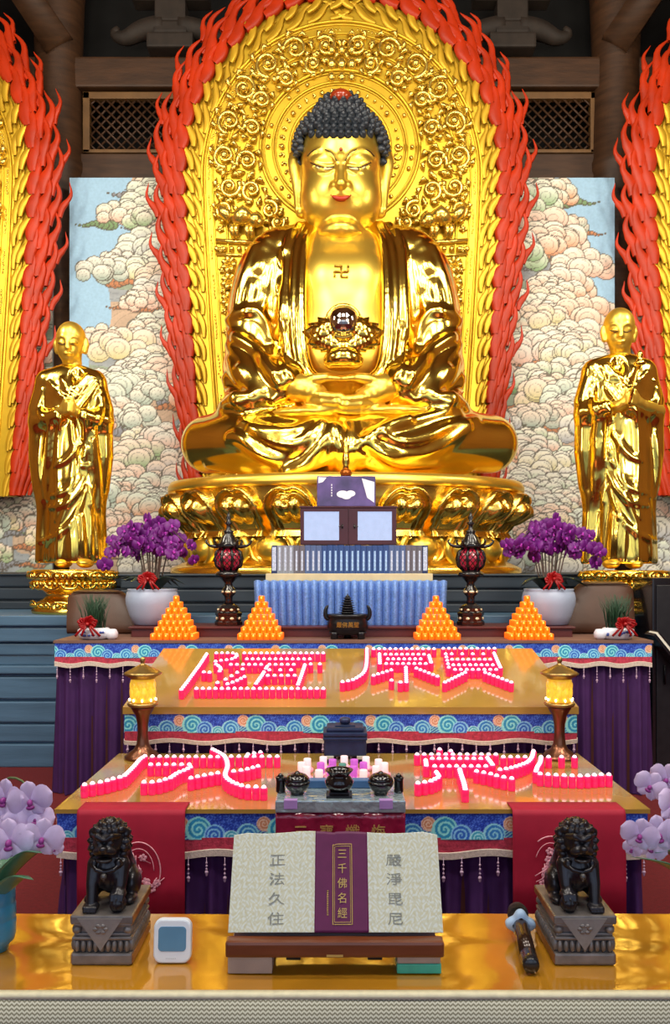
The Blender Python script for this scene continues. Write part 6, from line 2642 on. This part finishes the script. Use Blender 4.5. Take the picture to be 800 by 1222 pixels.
so = o.modifiers.new('t', 'SOLIDIFY'); so.thickness = 0.002
m = MB()
rows = []
for i in range(241):
    x = -1.6 + 3.2 * i / 240
    w_ = 0.002 * math.sin(x * 9)
    rows.append([Vector((x, YF - 0.006 + w_ * 0.2, ZT - 0.011)), Vector((x, YF - 0.009 + w_, ZT - 0.1)), Vector((x, YF - 0.012 + 2 * w_, ZT - 0.30))])
m.grid(rows)
o = m.build('woven_runner', M_woven, root)
so = o.modifiers.new('t', 'SOLIDIFY'); so.thickness = 0.002

# ------------------------------------------------------------------ guardian lions
M_lion = mat('lion_dark_bronze', (0.020, 0.018, 0.022), 0.30, metal=0.45, vary=0.3, vscale=40, coat=0.25)
M_ped = mat('lion_pedestal', srgb(122, 116, 112), 0.38, metal=0.4, vary=0.22, vscale=30)
M_ped_side = mat('pedestal_gilt_trim', srgb(150, 100, 56), 0.4, metal=0.4, vary=0.2, vscale=20)


def build_lion(px_c, flip, label, plabel):
    d_f = 2.098
    xc = (px_c - CX) * d_f / F
    W, DEP = 0.0765, 0.105     # half width, half depth
    c = Vector((xc, d_f + DEP, ZT + 0.0008))
    root = thing('lion_pedestal', c, plabel, 'pedestal', None)
    m = MB()
    m.box(c + Vector((-W, -DEP, 0)), c + Vector((W, DEP, 0.030)), 0.006)
    m.build('base_slab', M_ped, root)
    m = MB()
    m.box(c + Vector((-W * 0.86, -DEP * 0.88, 0.028)), c + Vector((W * 0.86, DEP * 0.88, 0.10)), 0.004)
    m.build('core', M_ped, root)
    m = MB()
    for s in (-1, 1):
        for k in range(9):
            t = -1 + 2 * (k + 0.5) / 9
            m.ball(c + Vector((t * W * 0.92, s * DEP * 0.90, 0.046)), (0.0078, 0.012, 0.017), 10, 7)
        for k in range(12):
            t = -1 + 2 * (k + 0.5) / 12
            m.ball(c + Vector((s * W * 0.90, t * DEP * 0.92, 0.046)), (0.012, 0.0078, 0.017), 10, 7)
    m.build('lotus_band', M_ped, root)
    m = MB()
    for (z0, z1, g) in ((0.062, 0.070, 0.98), (0.070, 0.078, 0.93), (0.094, 0.102, 0.94)):
        m.box(c + Vector((-W * g, -DEP * g, z0)), c + Vector((W * g, DEP * g, z1)), 0.003)
    for sx in (-1, 1):
        for sy in (-1, 1):
            m.ball(c + Vector((sx * W * 0.84, sy * DEP * 0.87, 0.086)), (0.013, 0.013, 0.012), 10, 7)
    m.build('waist', M_ped, root)
    m = MB()
    m.box(c + Vector((-W * 1.02, -DEP * 1.0, 0.102)), c + Vector((W * 1.02, DEP * 1.0, 0.124)), 0.004)
    m.build('top_slab', M_ped, root)
    for sx in (-1, 1):
        m = MB()
        m.box(c + Vector((sx * (W * 1.02) - 0.0012, -DEP * 0.97, 0.106)), c + Vector((sx * (W * 1.02) + 0.0012, DEP * 0.97, 0.122)))
        m.build('gilt_trim', M_ped_side, root)
        m = MB()
        m.box(c + Vector((sx * W - 0.0012, -DEP * 0.97, 0.004)), c + Vector((sx * W + 0.0012, DEP * 0.97, 0.026)))
        m.build('gilt_trim', M_ped_side, root)
    # the cloth corner hanging over the front
    m = MB()
    f = -DEP * 1.0 - 0.003
    tri_ = [(-W * 0.78, 0.118), (W * 0.70, 0.118), (-W * 0.02, 0.038)]
    m.plate([(c.x + p[0], c.z + p[1]) for p in tri_], c.y + f, c.y + f + 0.004)
    m.build('cloth_corner', mat('cloth_corner_bronze', srgb(140, 136, 132), 0.42, metal=0.35, vary=0.1, vscale=60), root)
    m = MB()
    for k in range(6):
        a = 2 * PI * k / 6
        q = c + Vector((-W * 0.02 + 0.013 * math.cos(a), f - 0.0005, 0.092 + 0.009 * math.sin(a)))
        m.ball(q, (0.007, 0.0025, 0.005), 8, 5)
    m.tube([c + Vector((-W * 0.02 + 0.007 * math.cos(a), f - 0.0005, 0.092 + 0.007 * math.sin(a))) for a in np.linspace(0, 5, 16)], 0.002, 5)
    m.build('relief_flower', M_ped, root)
    # the lion itself
    cl = c + Vector((0, -0.012, 0.1246))
    lion = thing('guardian_lion', cl, label, 'statue', None)
    h = 0.0019
    S = Sculpt(cl + Vector((-0.09, -0.115, -0.01)), cl + Vector((0.09, 0.125, 0.235)), h)
    q = lambda x, y, z: cl + Vector((x * flip, y, z * 1.05))
    S.blob(q(0, -0.015, 0.085), (0.040, 0.042, 0.055))
    S.blob(q(0, 0.055, 0.05), (0.052, 0.052, 0.052), 0.02)
    S.path([q(0, 0.065, 0.06), q(0, 0.04, 0.11), q(0, 0.0, 0.14)], [0.044, 0.042, 0.038], 0.02)
    S.blob(q(0, -0.022, 0.158), (0.040, 0.040, 0.038), 0.012)
    for s in (-1, 1):
        S.path([q(0.034 * s, -0.025, 0.10), q(0.036 * s, -0.045, 0.06), q(0.034 * s, -0.058, 0.03 if s > 0 else 0.012)], [0.021, 0.016, 0.013], 0.010)
        S.blob(q(0.050 * s, 0.035, 0.035), (0.020, 0.038, 0.036), 0.012)
        S.blob(q(0.052 * s, -0.005, 0.010), (0.016, 0.028, 0.011), 0.008)
        S.blob(q(0.014 * s, -0.062, 0.164), (0.0095, 0.008, 0.0085), 0.004)
        S.path([q(0.004 * s, -0.066, 0.172), q(0.018 * s, -0.064, 0.180), q(0.032 * s, -0.045, 0.176)], [0.006, 0.0085, 0.006], 0.004)
        S.blob(q(0.017 * s, -0.062, 0.143), (0.013, 0.013, 0.010), 0.006)
        S.path([q(0.036 * s, -0.022, 0.185), q(0.046 * s, -0.016, 0.178), q(0.045 * s, -0.014, 0.166)], [0.008, 0.008, 0.005], 0.004)
    # paws: one on the ground with toes, one on the ball
    for k in range(4):
        x = -0.034 + (k - 1.5) * 0.0085
        S.path([q(x, -0.060, 0.012), q(x, -0.074, 0.009), q(x, -0.080, 0.005)], [0.008, 0.0075, 0.005], 0.003)
        x = 0.034 + (k - 1.5) * 0.0085
        S.path([q(x, -0.058, 0.044), q(x, -0.072, 0.040), q(x, -0.080, 0.030)], [0.007, 0.0065, 0.0045], 0.003)
    S.path([q(0.034, -0.058, 0.034), q(0.034, -0.060, 0.044)], 0.012, 0.008)
    S.blob(q(0, -0.066, 0.148), (0.022, 0.018, 0.012), 0.008)
    S.blob(q(0, -0.082, 0.154), (0.010, 0.008, 0.0075), 0.004)
    S.blob(q(0, -0.066, 0.124), (0.021, 0.017, 0.0065), 0.005)
    S.blob(q(0, -0.084, 0.1345), (0.019, 0.016, 0.0055), 0.003, 'sub')
    S.path([q(-0.036, -0.045, 0.108), q(-0.022, -0.060, 0.098), q(0, -0.066, 0.095), q(0.022, -0.060, 0.098), q(0.036, -0.045, 0.108)], 0.0055, 0.003)
    # mane: rows of curls
    rr = random.Random(4)
    for j in range(9):
        ph = PI * (j + 0.5) / 9.5
        n = int(5 + 13 * math.sin(ph))
        for k in range(n):
            a = 2 * PI * (k + 0.5 * (j % 2)) / n
            dv = Vector((math.sin(ph) * math.cos(a), math.sin(ph) * math.sin(a), math.cos(ph)))
            if dv.y < -0.45 and dv.z < 0.62:
                continue
            p = q(dv.x * 0.048, -0.010 + dv.y * 0.046, 0.152 + dv.z * 0.050)
            S.blob(p, 0.0095, 0.0025)
            S.blob(p + Vector((dv.x * flip, dv.y, dv.z)) * 0.008, 0.0035, 0.0)
    for s in (-1, 1):
        for j in range(5):
            S.blob(q(0.040 * s, -0.030 + 0.004 * j, 0.142 - 0.015 * j), 0.010, 0.003)
            S.blob(q(0.030 * s, -0.046 + 0.004 * j, 0.112 - 0.007 * j), 0.008, 0.003)
    # tail against the back
    S.path([q(0, 0.105, 0.02), q(0, 0.112, 0.06), q(0, 0.095, 0.11), q(0.0, 0.07, 0.15)], [0.012, 0.016, 0.018, 0.006], 0.006, n=14)
    S.rbox(cl + Vector((0, 0, -0.05)), (0.3, 0.3, 0.05 + 0.0005), 0.001, 0, 'sub')
    S.build('body', M_lion, lion, smooth=0)
    b = MB()
    bc = q(0.034, -0.066, 0.0205)
    b.ball(bc, 0.0215, 20, 12)
    for k in range(8):
        a = 2 * PI * k / 8
        b.tube([bc + Vector((0.021 * math.sin(t) * math.cos(a), 0.021 * math.sin(t) * math.sin(a), 0.021 * math.cos(t))) for t in np.linspace(0.2, 2.9, 10)], 0.0022, 5)
    b.build('ball', M_lion, lion)
    b = MB()
    b.ball(q(0, -0.072, 0.086), (0.008, 0.008, 0.0085), 14, 9)
    b.tube([q(0, -0.072, 0.080), q(0, -0.072, 0.074)], [0.0035, 0.002], 6)
    b.build('bell', mat('bell_grey', srgb(92, 90, 88), 0.35, metal=0.5, vary=0.1), lion)


build_lion(121, 1, 'dark seated guardian lion with its right side paw on a ball, on the left pedestal', 'grey carved lion pedestal to the left of the clock')
build_lion(699, -1, 'dark seated guardian lion with its left side paw on a ball, on the right pedestal', 'grey carved lion pedestal to the right of the microphone')

# ------------------------------------------------------------------ white desk clock
M_whiteplastic = mat('white_plastic', srgb(226, 234, 240), 0.35, vary=0.02)
M_lcd = mat('grey_blue_screen', srgb(92, 138, 168), 0.25, vary=0.06, vscale=20)


def rounded_rect(w_, h_, r, n=8):
    P = []
    for cx, cz, a0 in ((w_ - r, h_ - r, 0), (-w_ + r, h_ - r, PI / 2), (-w_ + r, -h_ + r, PI), (w_ - r, -h_ + r, 1.5 * PI)):
        for k in range(n + 1):
            a = a0 + PI / 2 * k / n
            P.append((cx + r * math.cos(a), cz + r * math.sin(a)))
    return P


def rounded_slab(mb, P, y0, y1, bev, M, mi=0):
    """rounded tile with softened front edge; P in x,z; M places it"""
    rings = [(1.0, y1), (1.0, y0 + bev), (1 - 0.35 * bev / 0.05, y0 + bev * 0.3), (1 - 1.0 * bev / 0.05, y0)]
    n = len(P)
    vs, fs = [], []
    for sc, y in rings:
        for p in P:
            vs.append(M @ Vector((p[0] * sc, y, p[1] * sc)))
    for i in range(len(rings) - 1):
        for k in range(n):
            k2 = (k + 1) % n
            fs.append((i * n + k, i * n + k2, (i + 1) * n + k2, (i + 1) * n + k))
    fs.append(tuple(range(n)))
    fs.append(tuple((len(rings) - 1) * n + k for k in range(n))[::-1])
    mb.add(vs, fs, mi, False)


dC = 2.112
cw, ch_ = 0.0475, 0.0535
cc = on(205.5, dC, ZT + 0.0008)
root = thing('desk_clock', cc, 'white rounded square digital desk clock with a grey blue screen, beside the left lion', 'clock')
Mx = Matrix.Translation(cc + Vector((0, 0.010, ch_ * 0.985))) @ Matrix.Rotation(-0.12, 4, 'X')
m = MB(); rounded_slab(m, rounded_rect(cw, ch_, 0.021), -0.009, 0.009, 0.004, Mx); m.build('case', M_whiteplastic, root)
m = MB(); rounded_slab(m, rounded_rect(cw * 0.74, ch_ * 0.56, 0.010), -0.0105, -0.0085, 0.0008, Mx @ Matrix.Translation((0, 0, 0.006))); m.build('screen', M_lcd, root)
m = MB()
m.box(cc + Vector((-0.02, 0.016, 0.0)), cc + Vector((0.02, 0.045, 0.006)), 0.002)
m.build('foot', M_whiteplastic, root)
m = MB()
for k in range(6):
    m.box((-0.015 + k * 0.0045, -0.0098, -0.0425), (-0.0125 + k * 0.0045, -0.0088, -0.0395), 0, 0, Mx)
m.build('faint_lettering', mat('pale_grey_print', srgb(196, 204, 210), 0.5), root)

# ------------------------------------------------------------------ sutra book on its stand
M_standwood = mat('stand_wood', srgb(112, 60, 34), 0.32, vary=0.2, vscale=6, vstretch=(1, 8, 8), coat=0.2)
M_blockwood = mat('pale_block', srgb(176, 156, 140), 0.6, vary=0.1, vscale=12)
M_teal = mat('teal_box', srgb(64, 190, 160), 0.35, vary=0.12, vscale=30, coat=0.3)
M_coverfab = mat('cream_brocade', srgb(214, 216, 190), 0.5, attr='paint', vary=0.04, vscale=60, bump=0.06, bscale=150)
M_purpstrip = mat('plum_label', srgb(98, 26, 74), 0.5, vary=0.08, vscale=40)
M_goldink = mat('gold_print', srgb(206, 172, 96), 0.4, metal=0.3)
M_greyink = mat('grey_print', srgb(138, 140, 130), 0.7)
X0, X1 = on(269.5, 2.05, 0).x, on(530, 2.05, 0).x
blocks = [(272, 325, 0.0, 0.047, 'pale wooden block under the left end of the book stand', M_blockwood), (474, 527, 0.0, 0.024, 'teal green box under the right end of the book stand', M_teal),
          (474.5, 526, 0.0248, 0.047, 'pale wooden block lying on the teal box', M_blockwood)]
for p0, p1, z0, z1, lab, mm in blocks:
    m = MB()
    m.box((on(p0, 2.056, 0).x, 2.056, ZT + 0.0008 + z0), (on(p1, 2.056, 0).x, 2.20, ZT + z1), 0.002)
    o = m.build('block' if mm is M_blockwood else 'teal_case', mm)
    tag(o, lab, 'block' if mm is M_blockwood else 'box')
ZB = ZT + 0.0478
root = thing('book_stand', ((X0 + X1) / 2, 2.12, ZB), 'brown wooden book stand resting on blocks, holding the open sutra book', 'stand')
m = MB()
m.box((X0, 2.035, ZB), (X1, 2.075, ZB + 0.040), 0.008)
m.build('front_ledge', M_standwood, root)
m = MB()
m.box((X0 + 0.01, 2.07, ZB), (X1 - 0.01, 2.21, ZB + 0.010), 0.002)
m.build('base_board', M_standwood, root)
lean = math.radians(65)
uy, uz = math.cos(lean), math.sin(lean)
m = MB()
m.box((-(X1 - X0) / 2 + 0.012, 0.0, 0.0), ((X1 - X0) / 2 - 0.012, 0.010, 0.225), 0.002, 0, Matrix.Translation(((X0 + X1) / 2, 2.118, ZB + 0.012)) @ Matrix.Rotation(-(PI / 2 - lean), 4, 'X'))
m.build('back_board', M_standwood, root)
for px in (350, 448):
    m = MB()
    x = on(px, 2.04, 0).x
    m.box((x - 0.018, 2.052, ZB - 0.012), (x + 0.018, 2.072, ZB + 0.001), 0.002)
    m.build('hinge', M_burner, root)
m = MB()
x = (X0 + X1) / 2
m.box((x - 0.02, 2.0342, ZB + 0.004), (x + 0.02, 2.0355, ZB + 0.009))
m.build('brass_plate', M_goldink, root)

bx0, bx1 = on(272.5, 2.075, 0).x, on(529, 2.075, 0).x
root = thing('sutra_book', ((bx0 + bx1) / 2, 2.09, ZB + 0.042), 'wide sutra book in cream brocade with a plum label strip, leaning on the stand', 'book')


def bookpt(u, v, out=0.0):
    """u across -1..1, v up 0..1 on the leaning face; the sides bow towards the reader"""
    a = abs(u)
    bow_ = 0.012 * math.sin(PI * min(1, a) ** 0.8) - 0.002 * a
    x = (bx0 + bx1) / 2 + (bx1 - bx0) / 2 * u * (1 - 0.012 * v)
    L = 0.238 + (0.003 * math.sin(a * 7 + (1 if u > 0 else 0)) - 0.008 * max(0, a - 0.86) / 0.14) * v
    base = Vector((x, 2.083, ZB + 0.0415))
    nrm = Vector((0, -uz, uy))
    return base + Vector((0, uy, uz)) * (L * v) + nrm * (bow_ + out + 0.003)


def book_patch(name, u0, u1, v0, v1, m_, parent, out, step_u, step_v, colors=None, thick=0.0015):
    nu, nv = max(2, int((u1 - u0) / step_u) + 1), max(2, int((v1 - v0) / step_v) + 1)
    P = np.array([[tuple(bookpt(u0 + (u1 - u0) * i / (nu - 1), v0 + (v1 - v0) * j / (nv - 1), out)) for j in range(nv)] for i in range(nu)])
    C = colors(P) if colors else None
    o = np_mesh(name, P.reshape(-1, 3), grid_quads(nu, nv), m_, parent, colors=None if C is None else C.reshape(-1, 3))
    so = o.modifiers.new('t', 'SOLIDIFY')
    so.thickness = thick
    so.offset = 1
    return o


def brocade_cols(P):
    x, z = P[..., 0] * 1, P[..., 2] * 1
    f = np.sin(x * 420 + 4.0 * np.sin(z * 210 + 2 * np.sin(x * 120))) + np.sin(z * 380 + 4.0 * np.sin(x * 190 + 1.5 * np.sin(z * 90)))
    C = np.empty(x.shape + (3,))
    C[:] = srgb(206, 208, 184)
    C[f > 0.45] = srgb(216, 222, 212)
    C[f < -0.9] = srgb(204, 202, 168)
    return C


book_patch('left_cover', -1, -0.195, 0, 1, M_coverfab, root, 0.0, 0.004, 0.008, brocade_cols, 0.006)
book_patch('right_cover', 0.30, 1, 0, 1, M_coverfab, root, 0.0, 0.004, 0.008, brocade_cols, 0.006)
book_patch('label_strip', -0.20, 0.31, 0.0, 1.0, M_purpstrip, root, 0.0008, 0.02, 0.03, None, 0.006)
for (u0, u1, v0, v1) in ((-0.03, 0.16, 0.865, 0.872), (-0.03, 0.16, 0.075, 0.082), (-0.03, -0.022, 0.075, 0.872), (0.152, 0.16, 0.075, 0.872),
                         (-0.013, 0.143, 0.845, 0.850), (-0.013, 0.143, 0.097, 0.102), (-0.013, -0.008, 0.097, 0.85), (0.138, 0.143, 0.097, 0.85)):
    book_patch('gold_frame_line', u0, u1, v0, v1, M_goldink, root, 0.0078, 0.005, 0.004, None, 0.0006)
rx = PI / 2 - (PI / 2 - lean)
for k, ch in enumerate('三千佛名經'):
    text_mesh(ch, 0.026, M_goldink, 'gold_character', root, bookpt(0.065, 0.765 - 0.146 * k, 0.0082), (rx, 0, 0), 0.0004)
for col, u_, s0 in (('正法久住', -0.56, 0.0), ('嚴淨毘尼', 0.56, 0.0)):
    for k, ch in enumerate(col):
        g_ = text_mesh(ch, 0.040, M_greyink, 'grey_character', root, bookpt(u_, 0.71 - 0.195 * k, 0.0068), (rx, 0, 0), 0.0004)
        g_.scale = (1.08, 0.78, 1)
for k in range(16):
    u_ = -0.075
    v_ = 0.40 - 0.018 * k
    book_patch('small_print', u_ - 0.008, u_ + 0.008, v_, v_ + 0.010, M_goldink, root, 0.0078, 0.01, 0.01, None, 0.0005) if k < 14 else None
m = MB()
for s, (ua, ub) in ((0, (-0.985, -0.2)), (1, (0.3, 0.985))):
    rows = []
    for i in range(30):
        u_ = ua + (ub - ua) * i / 29
        rows.append([bookpt(u_, 0.01, -0.001), bookpt(u_, 0.985, -0.001), bookpt(u_, 0.985, -0.012 - 0.004), bookpt(u_, 0.01, -0.012 - 0.004), bookpt(u_, 0.01, -0.001)])
    m.grid(rows, smooth=False)
m.build('pages', M_page, root)

# ------------------------------------------------------------------ microphone
M_micblack = mat('mic_black', (0.012, 0.012, 0.014), 0.25, vary=0.1, coat=0.3)
M_micbody = mat('mic_body', srgb(52, 34, 26), 0.22, metal=0.3, vary=0.1, coat=0.4)
M_foamring = mat('pale_blue_ring', srgb(176, 206, 236), 0.6, vary=0.05)
pa = on(634.5, 2.045, ZT + 0.023)
pb = on(617, 2.315, ZT + 0.052)
ax = (pb - pa)
Lm = ax.length
Rm = ax.to_track_quat('Z', 'Y').to_matrix().to_4x4()
root = thing('microphone', (pa + pb) / 2 - Vector((0, 0, 0.02)), 'black handheld microphone with a pale blue ring lying beside the right lion', 'microphone')


def mic_lathe(name, prof, m_, n=28):
    mb = MB()
    t = MB()
    t.lathe(prof, (0, 0, 0), n)
    mb.add([Matrix.Translation(pa) @ Rm @ Vector(v) for v in t.v], t.f)
    mb.build(name, m_, root)


mic_lathe('tail_cap', [(0.001, -0.001), (0.018, 0.0), (0.0205, 0.004), (0.021, 0.050)], M_micblack)
mic_lathe('handle', [(0.0205, 0.050), (0.0205, 0.12), (0.0205, 0.175), (0.021, 0.20)], M_micbody)
mic_lathe('collar', [(0.021, 0.20), (0.0225, 0.205), (0.0225, 0.222), (0.021, 0.226)], M_micblack)
mic_lathe('grille', [(0.020, 0.226), (0.027, 0.236), (0.0285, 0.252), (0.025, 0.268), (0.014, 0.279), (0.001, 0.282)], mat('mic_grille', (0.02, 0.02, 0.022), 0.45, metal=0.5, bump=0.6, bscale=900))
mb = MB()
P = []
for k in range(48):
    a = 2 * PI * k / 48
    rr = 0.034 + 0.006 * math.cos(4 * a)
    P.append((rr * math.cos(a), rr * math.sin(a)))
vs, fs = [], []
prof = [(0.0195 / 0.034, 0.185), (0.9, 0.186), (1.0, 0.192), (1.0, 0.204), (0.9, 0.210), (0.021 / 0.034, 0.211)]
for sc, z in prof:
    for p in P:
        vs.append(Matrix.Translation(pa) @ Rm @ Vector((p[0] * sc, p[1] * sc, z)))
n = len(P)
for i in range(len(prof) - 1):
    for k in range(n):
        k2 = (k + 1) % n
        fs.append((i * n + k, i * n + k2, (i + 1) * n + k2, (i + 1) * n + k))
mb.add(vs, fs)
mb.build('rolling_ring', M_foamring, root)

# ------------------------------------------------------------------ pale orchids at both edges
M_pale = mat('pale_petal', srgb(226, 204, 238), 0.55, vary=0.10, vscale=30)
M_palelip = mat('magenta_lip', srgb(150, 60, 140), 0.45, vary=0.2, vscale=60)
M_leaf2 = mat('bright_orchid_leaf', srgb(70, 122, 92), 0.35, vary=0.15, vscale=12, coat=0.2)
M_stem2 = mat('green_stem', srgb(92, 110, 70), 0.5, vary=0.15)
M_bluepot = mat('blue_vase', srgb(66, 148, 184), 0.3, vary=0.1, vscale=12, coat=0.4)
ME_PALE = blossom_mesh(0.108, 'pale_blossom', [M_pale, M_palelip], 0.08)


def pale_orchid(px, d, label, flowers, leaves, seed):
    c = on(px, d, ZT + 0.0008)
    r = random.Random(seed)
    root = thing('pale_orchid', c, label, 'plant')
    m = MB()
    m.lathe([(0.034, 0.0), (0.034, 0.012), (0.048, 0.024), (0.052, 0.04), (0.053, 0.075), (0.0515, 0.080), (0.0515, 0.085), (0.053, 0.09), (0.052, 0.118), (0.050, 0.122), (0.051, 0.126), (0.051, 0.158), (0.049, 0.164), (0.045, 0.162), (0.044, 0.145), (0.001, 0.14)], c, 40)
    m.build('vase', M_bluepot, root)
    for L in leaves:
        m = MB()
        pts = spline([tuple(c + Vector((0, 0, 0.13)))] + [tuple(at(*q)) for q in L], 14)
        m.tube([Vector(q) for q in pts], [0.006, 0.012, 0.017, 0.021, 0.024, 0.026, 0.027, 0.027, 0.026, 0.024, 0.021, 0.016, 0.009, 0.001], 8, flat=0.13, fn=(0.1, 0.3, 1))
        m.build('leaf', M_leaf2, root)
    for k, (chain, fl) in enumerate(flowers):
        pts = spline([tuple(c + Vector((0, 0, 0.13)))] + [tuple(at(*q)) for q in chain], 22)
        m = MB()
        m.tube([Vector(q) for q in pts], np.linspace(0.0042, 0.0022, 22), 6)
        m.build('flower_stem', M_stem2, root)
        for (x, y, dd, sc, yaw, rol) in fl:
            b = link_mesh('blossom', ME_PALE, root, at(x, y, dd) - c)
            b.rotation_euler = (r.uniform(-0.25, 0.15), rol, yaw)
            b.scale = (sc, sc, sc)
    return root


pale_orchid(-6, 2.19, 'pale lilac moth orchid in a blue vase at the left edge of the front table',
            [([(-10, 1000, 2.24), (2, 935, 2.26), (30, 935, 2.24), (52, 985, 2.2), (66, 1004, 2.18)],
              [(7, 952, 2.16, 1.0, -0.3, 0.1), (36, 955, 2.15, 1.0, 0.2, -0.15), (42, 977, 2.16, 0.85, 0.35, 0.2), (-2, 968, 2.17, 0.9, -0.4, 0), (50, 1000, 2.13, 1.0, 0.25, 0.15), (27, 985, 2.15, 0.95, 0.1, 0.2)]),
             ([(-14, 1010, 2.2), (-6, 970, 2.17), (8, 990, 2.14)], [(12, 1003, 2.12, 1.1, 0.0, -0.1), (22, 1008, 2.14, 0.8, 0.2, 0.3), (-8, 1008, 2.14, 0.9, -0.3, 0.2), (-6, 985, 2.16, 0.9, -0.2, 0.1)]),
             ([(8, 1040, 2.2), (40, 1012, 2.2), (62, 1010, 2.2)], [(65, 1012, 2.2, 0.42, 0.3, 0.2)])],
            [[(8, 1042, 2.15), (34, 1018, 2.1), (50, 1018, 2.06)], [(4, 1060, 2.12), (22, 1046, 2.08), (40, 1050, 2.05)], [(-20, 1040, 2.2), (-45, 1030, 2.2), (-70, 1045, 2.2)], [(2, 1040, 2.25), (12, 1020, 2.3), (30, 1030, 2.34)]], 2)
pale_orchid(838, 2.19, 'pale lilac moth orchid reaching in at the right edge of the front table',
            [([(835, 1000, 2.22), (820, 935, 2.24), (800, 925, 2.24), (782, 930, 2.22)], [(777, 938, 2.2, 0.78, -0.5, 0.5), (797, 930, 2.2, 0.85, -0.7, 0.3), (812, 935, 2.22, 0.9, -0.2, 0.2)]),
             ([(832, 1000, 2.2), (815, 975, 2.18), (790, 985, 2.14), (764, 995, 2.12)], [(764, 996, 2.11, 0.85, -0.3, 0.2), (785, 995, 2.13, 0.95, 0.1, -0.1), (806, 996, 2.14, 1.0, 0.2, 0.1), (802, 962, 2.17, 0.95, 0.4, 0.5), (778, 1010, 2.16, 0.75, -0.1, 0.6), (755, 1013, 2.14, 0.45, -0.6, 0.3)])],
            [[(825, 1050, 2.14), (792, 1030, 2.10), (752, 1022, 2.08)], [(822, 1035, 2.2), (800, 1015, 2.18), (782, 1018, 2.15)], [(860, 1040, 2.2), (885, 1035, 2.2), (900, 1050, 2.2)]], 5)

# ------------------------------------------------------------------ black block of unknown identity, and a folder, right of the altar
d = 6.78
root = thing('black_block', on(800, 7.0, 0), 'tall black block beside the right end of the high altar', 'cabinet')
xa = 2.57
m = MB()
m.box((xa, d, 0.0), (xa + 0.75, d + 0.46, 1.66), 0.01)
m.build('body', M_black, root)
m = MB()
m.box((xa + 0.03, d - 0.012, 0.05), (xa + 0.72, d - 0.001, 1.60), 0.006)
dr = m.build('door', mat('black_front_panel', (0.012, 0.011, 0.013), 0.35, vary=0.2), root)
m = MB()
m.tube([(xa + 0.09, d - 0.03, 0.8), (xa + 0.09, d - 0.03, 0.95)], 0.008, 8)
m.build('handle', M_burner, dr)
root = thing('black_folder', on(792, 6.7, 1.08), 'black folder with white page edges slanting beside the right end of the altar', 'folder')
pA, pB = at(781, 757, 6.66), at(812, 795, 6.66)
dv = (pB - pA)
ang = math.atan2(dv.z, dv.x)
Mx = Matrix.Translation((pA + pB) / 2) @ Matrix.Rotation(-ang, 4, 'Y')
m = MB()
m.box((-0.19, -0.10, -0.035), (0.19, 0.09, -0.010), 0.003, 0, Mx)
m.box((-0.19, -0.10, 0.010), (0.19, 0.09, 0.022), 0.003, 0, Mx)
m.box((-0.19, 0.07, -0.02), (0.19, 0.09, 0.02), 0.003, 0, Mx)
m.build('cover', M_black, root)
m = MB()
m.box((-0.185, -0.095, -0.0095), (0.185, 0.068, 0.0095), 0, 0, Mx)
m.build('pages', M_page, root)
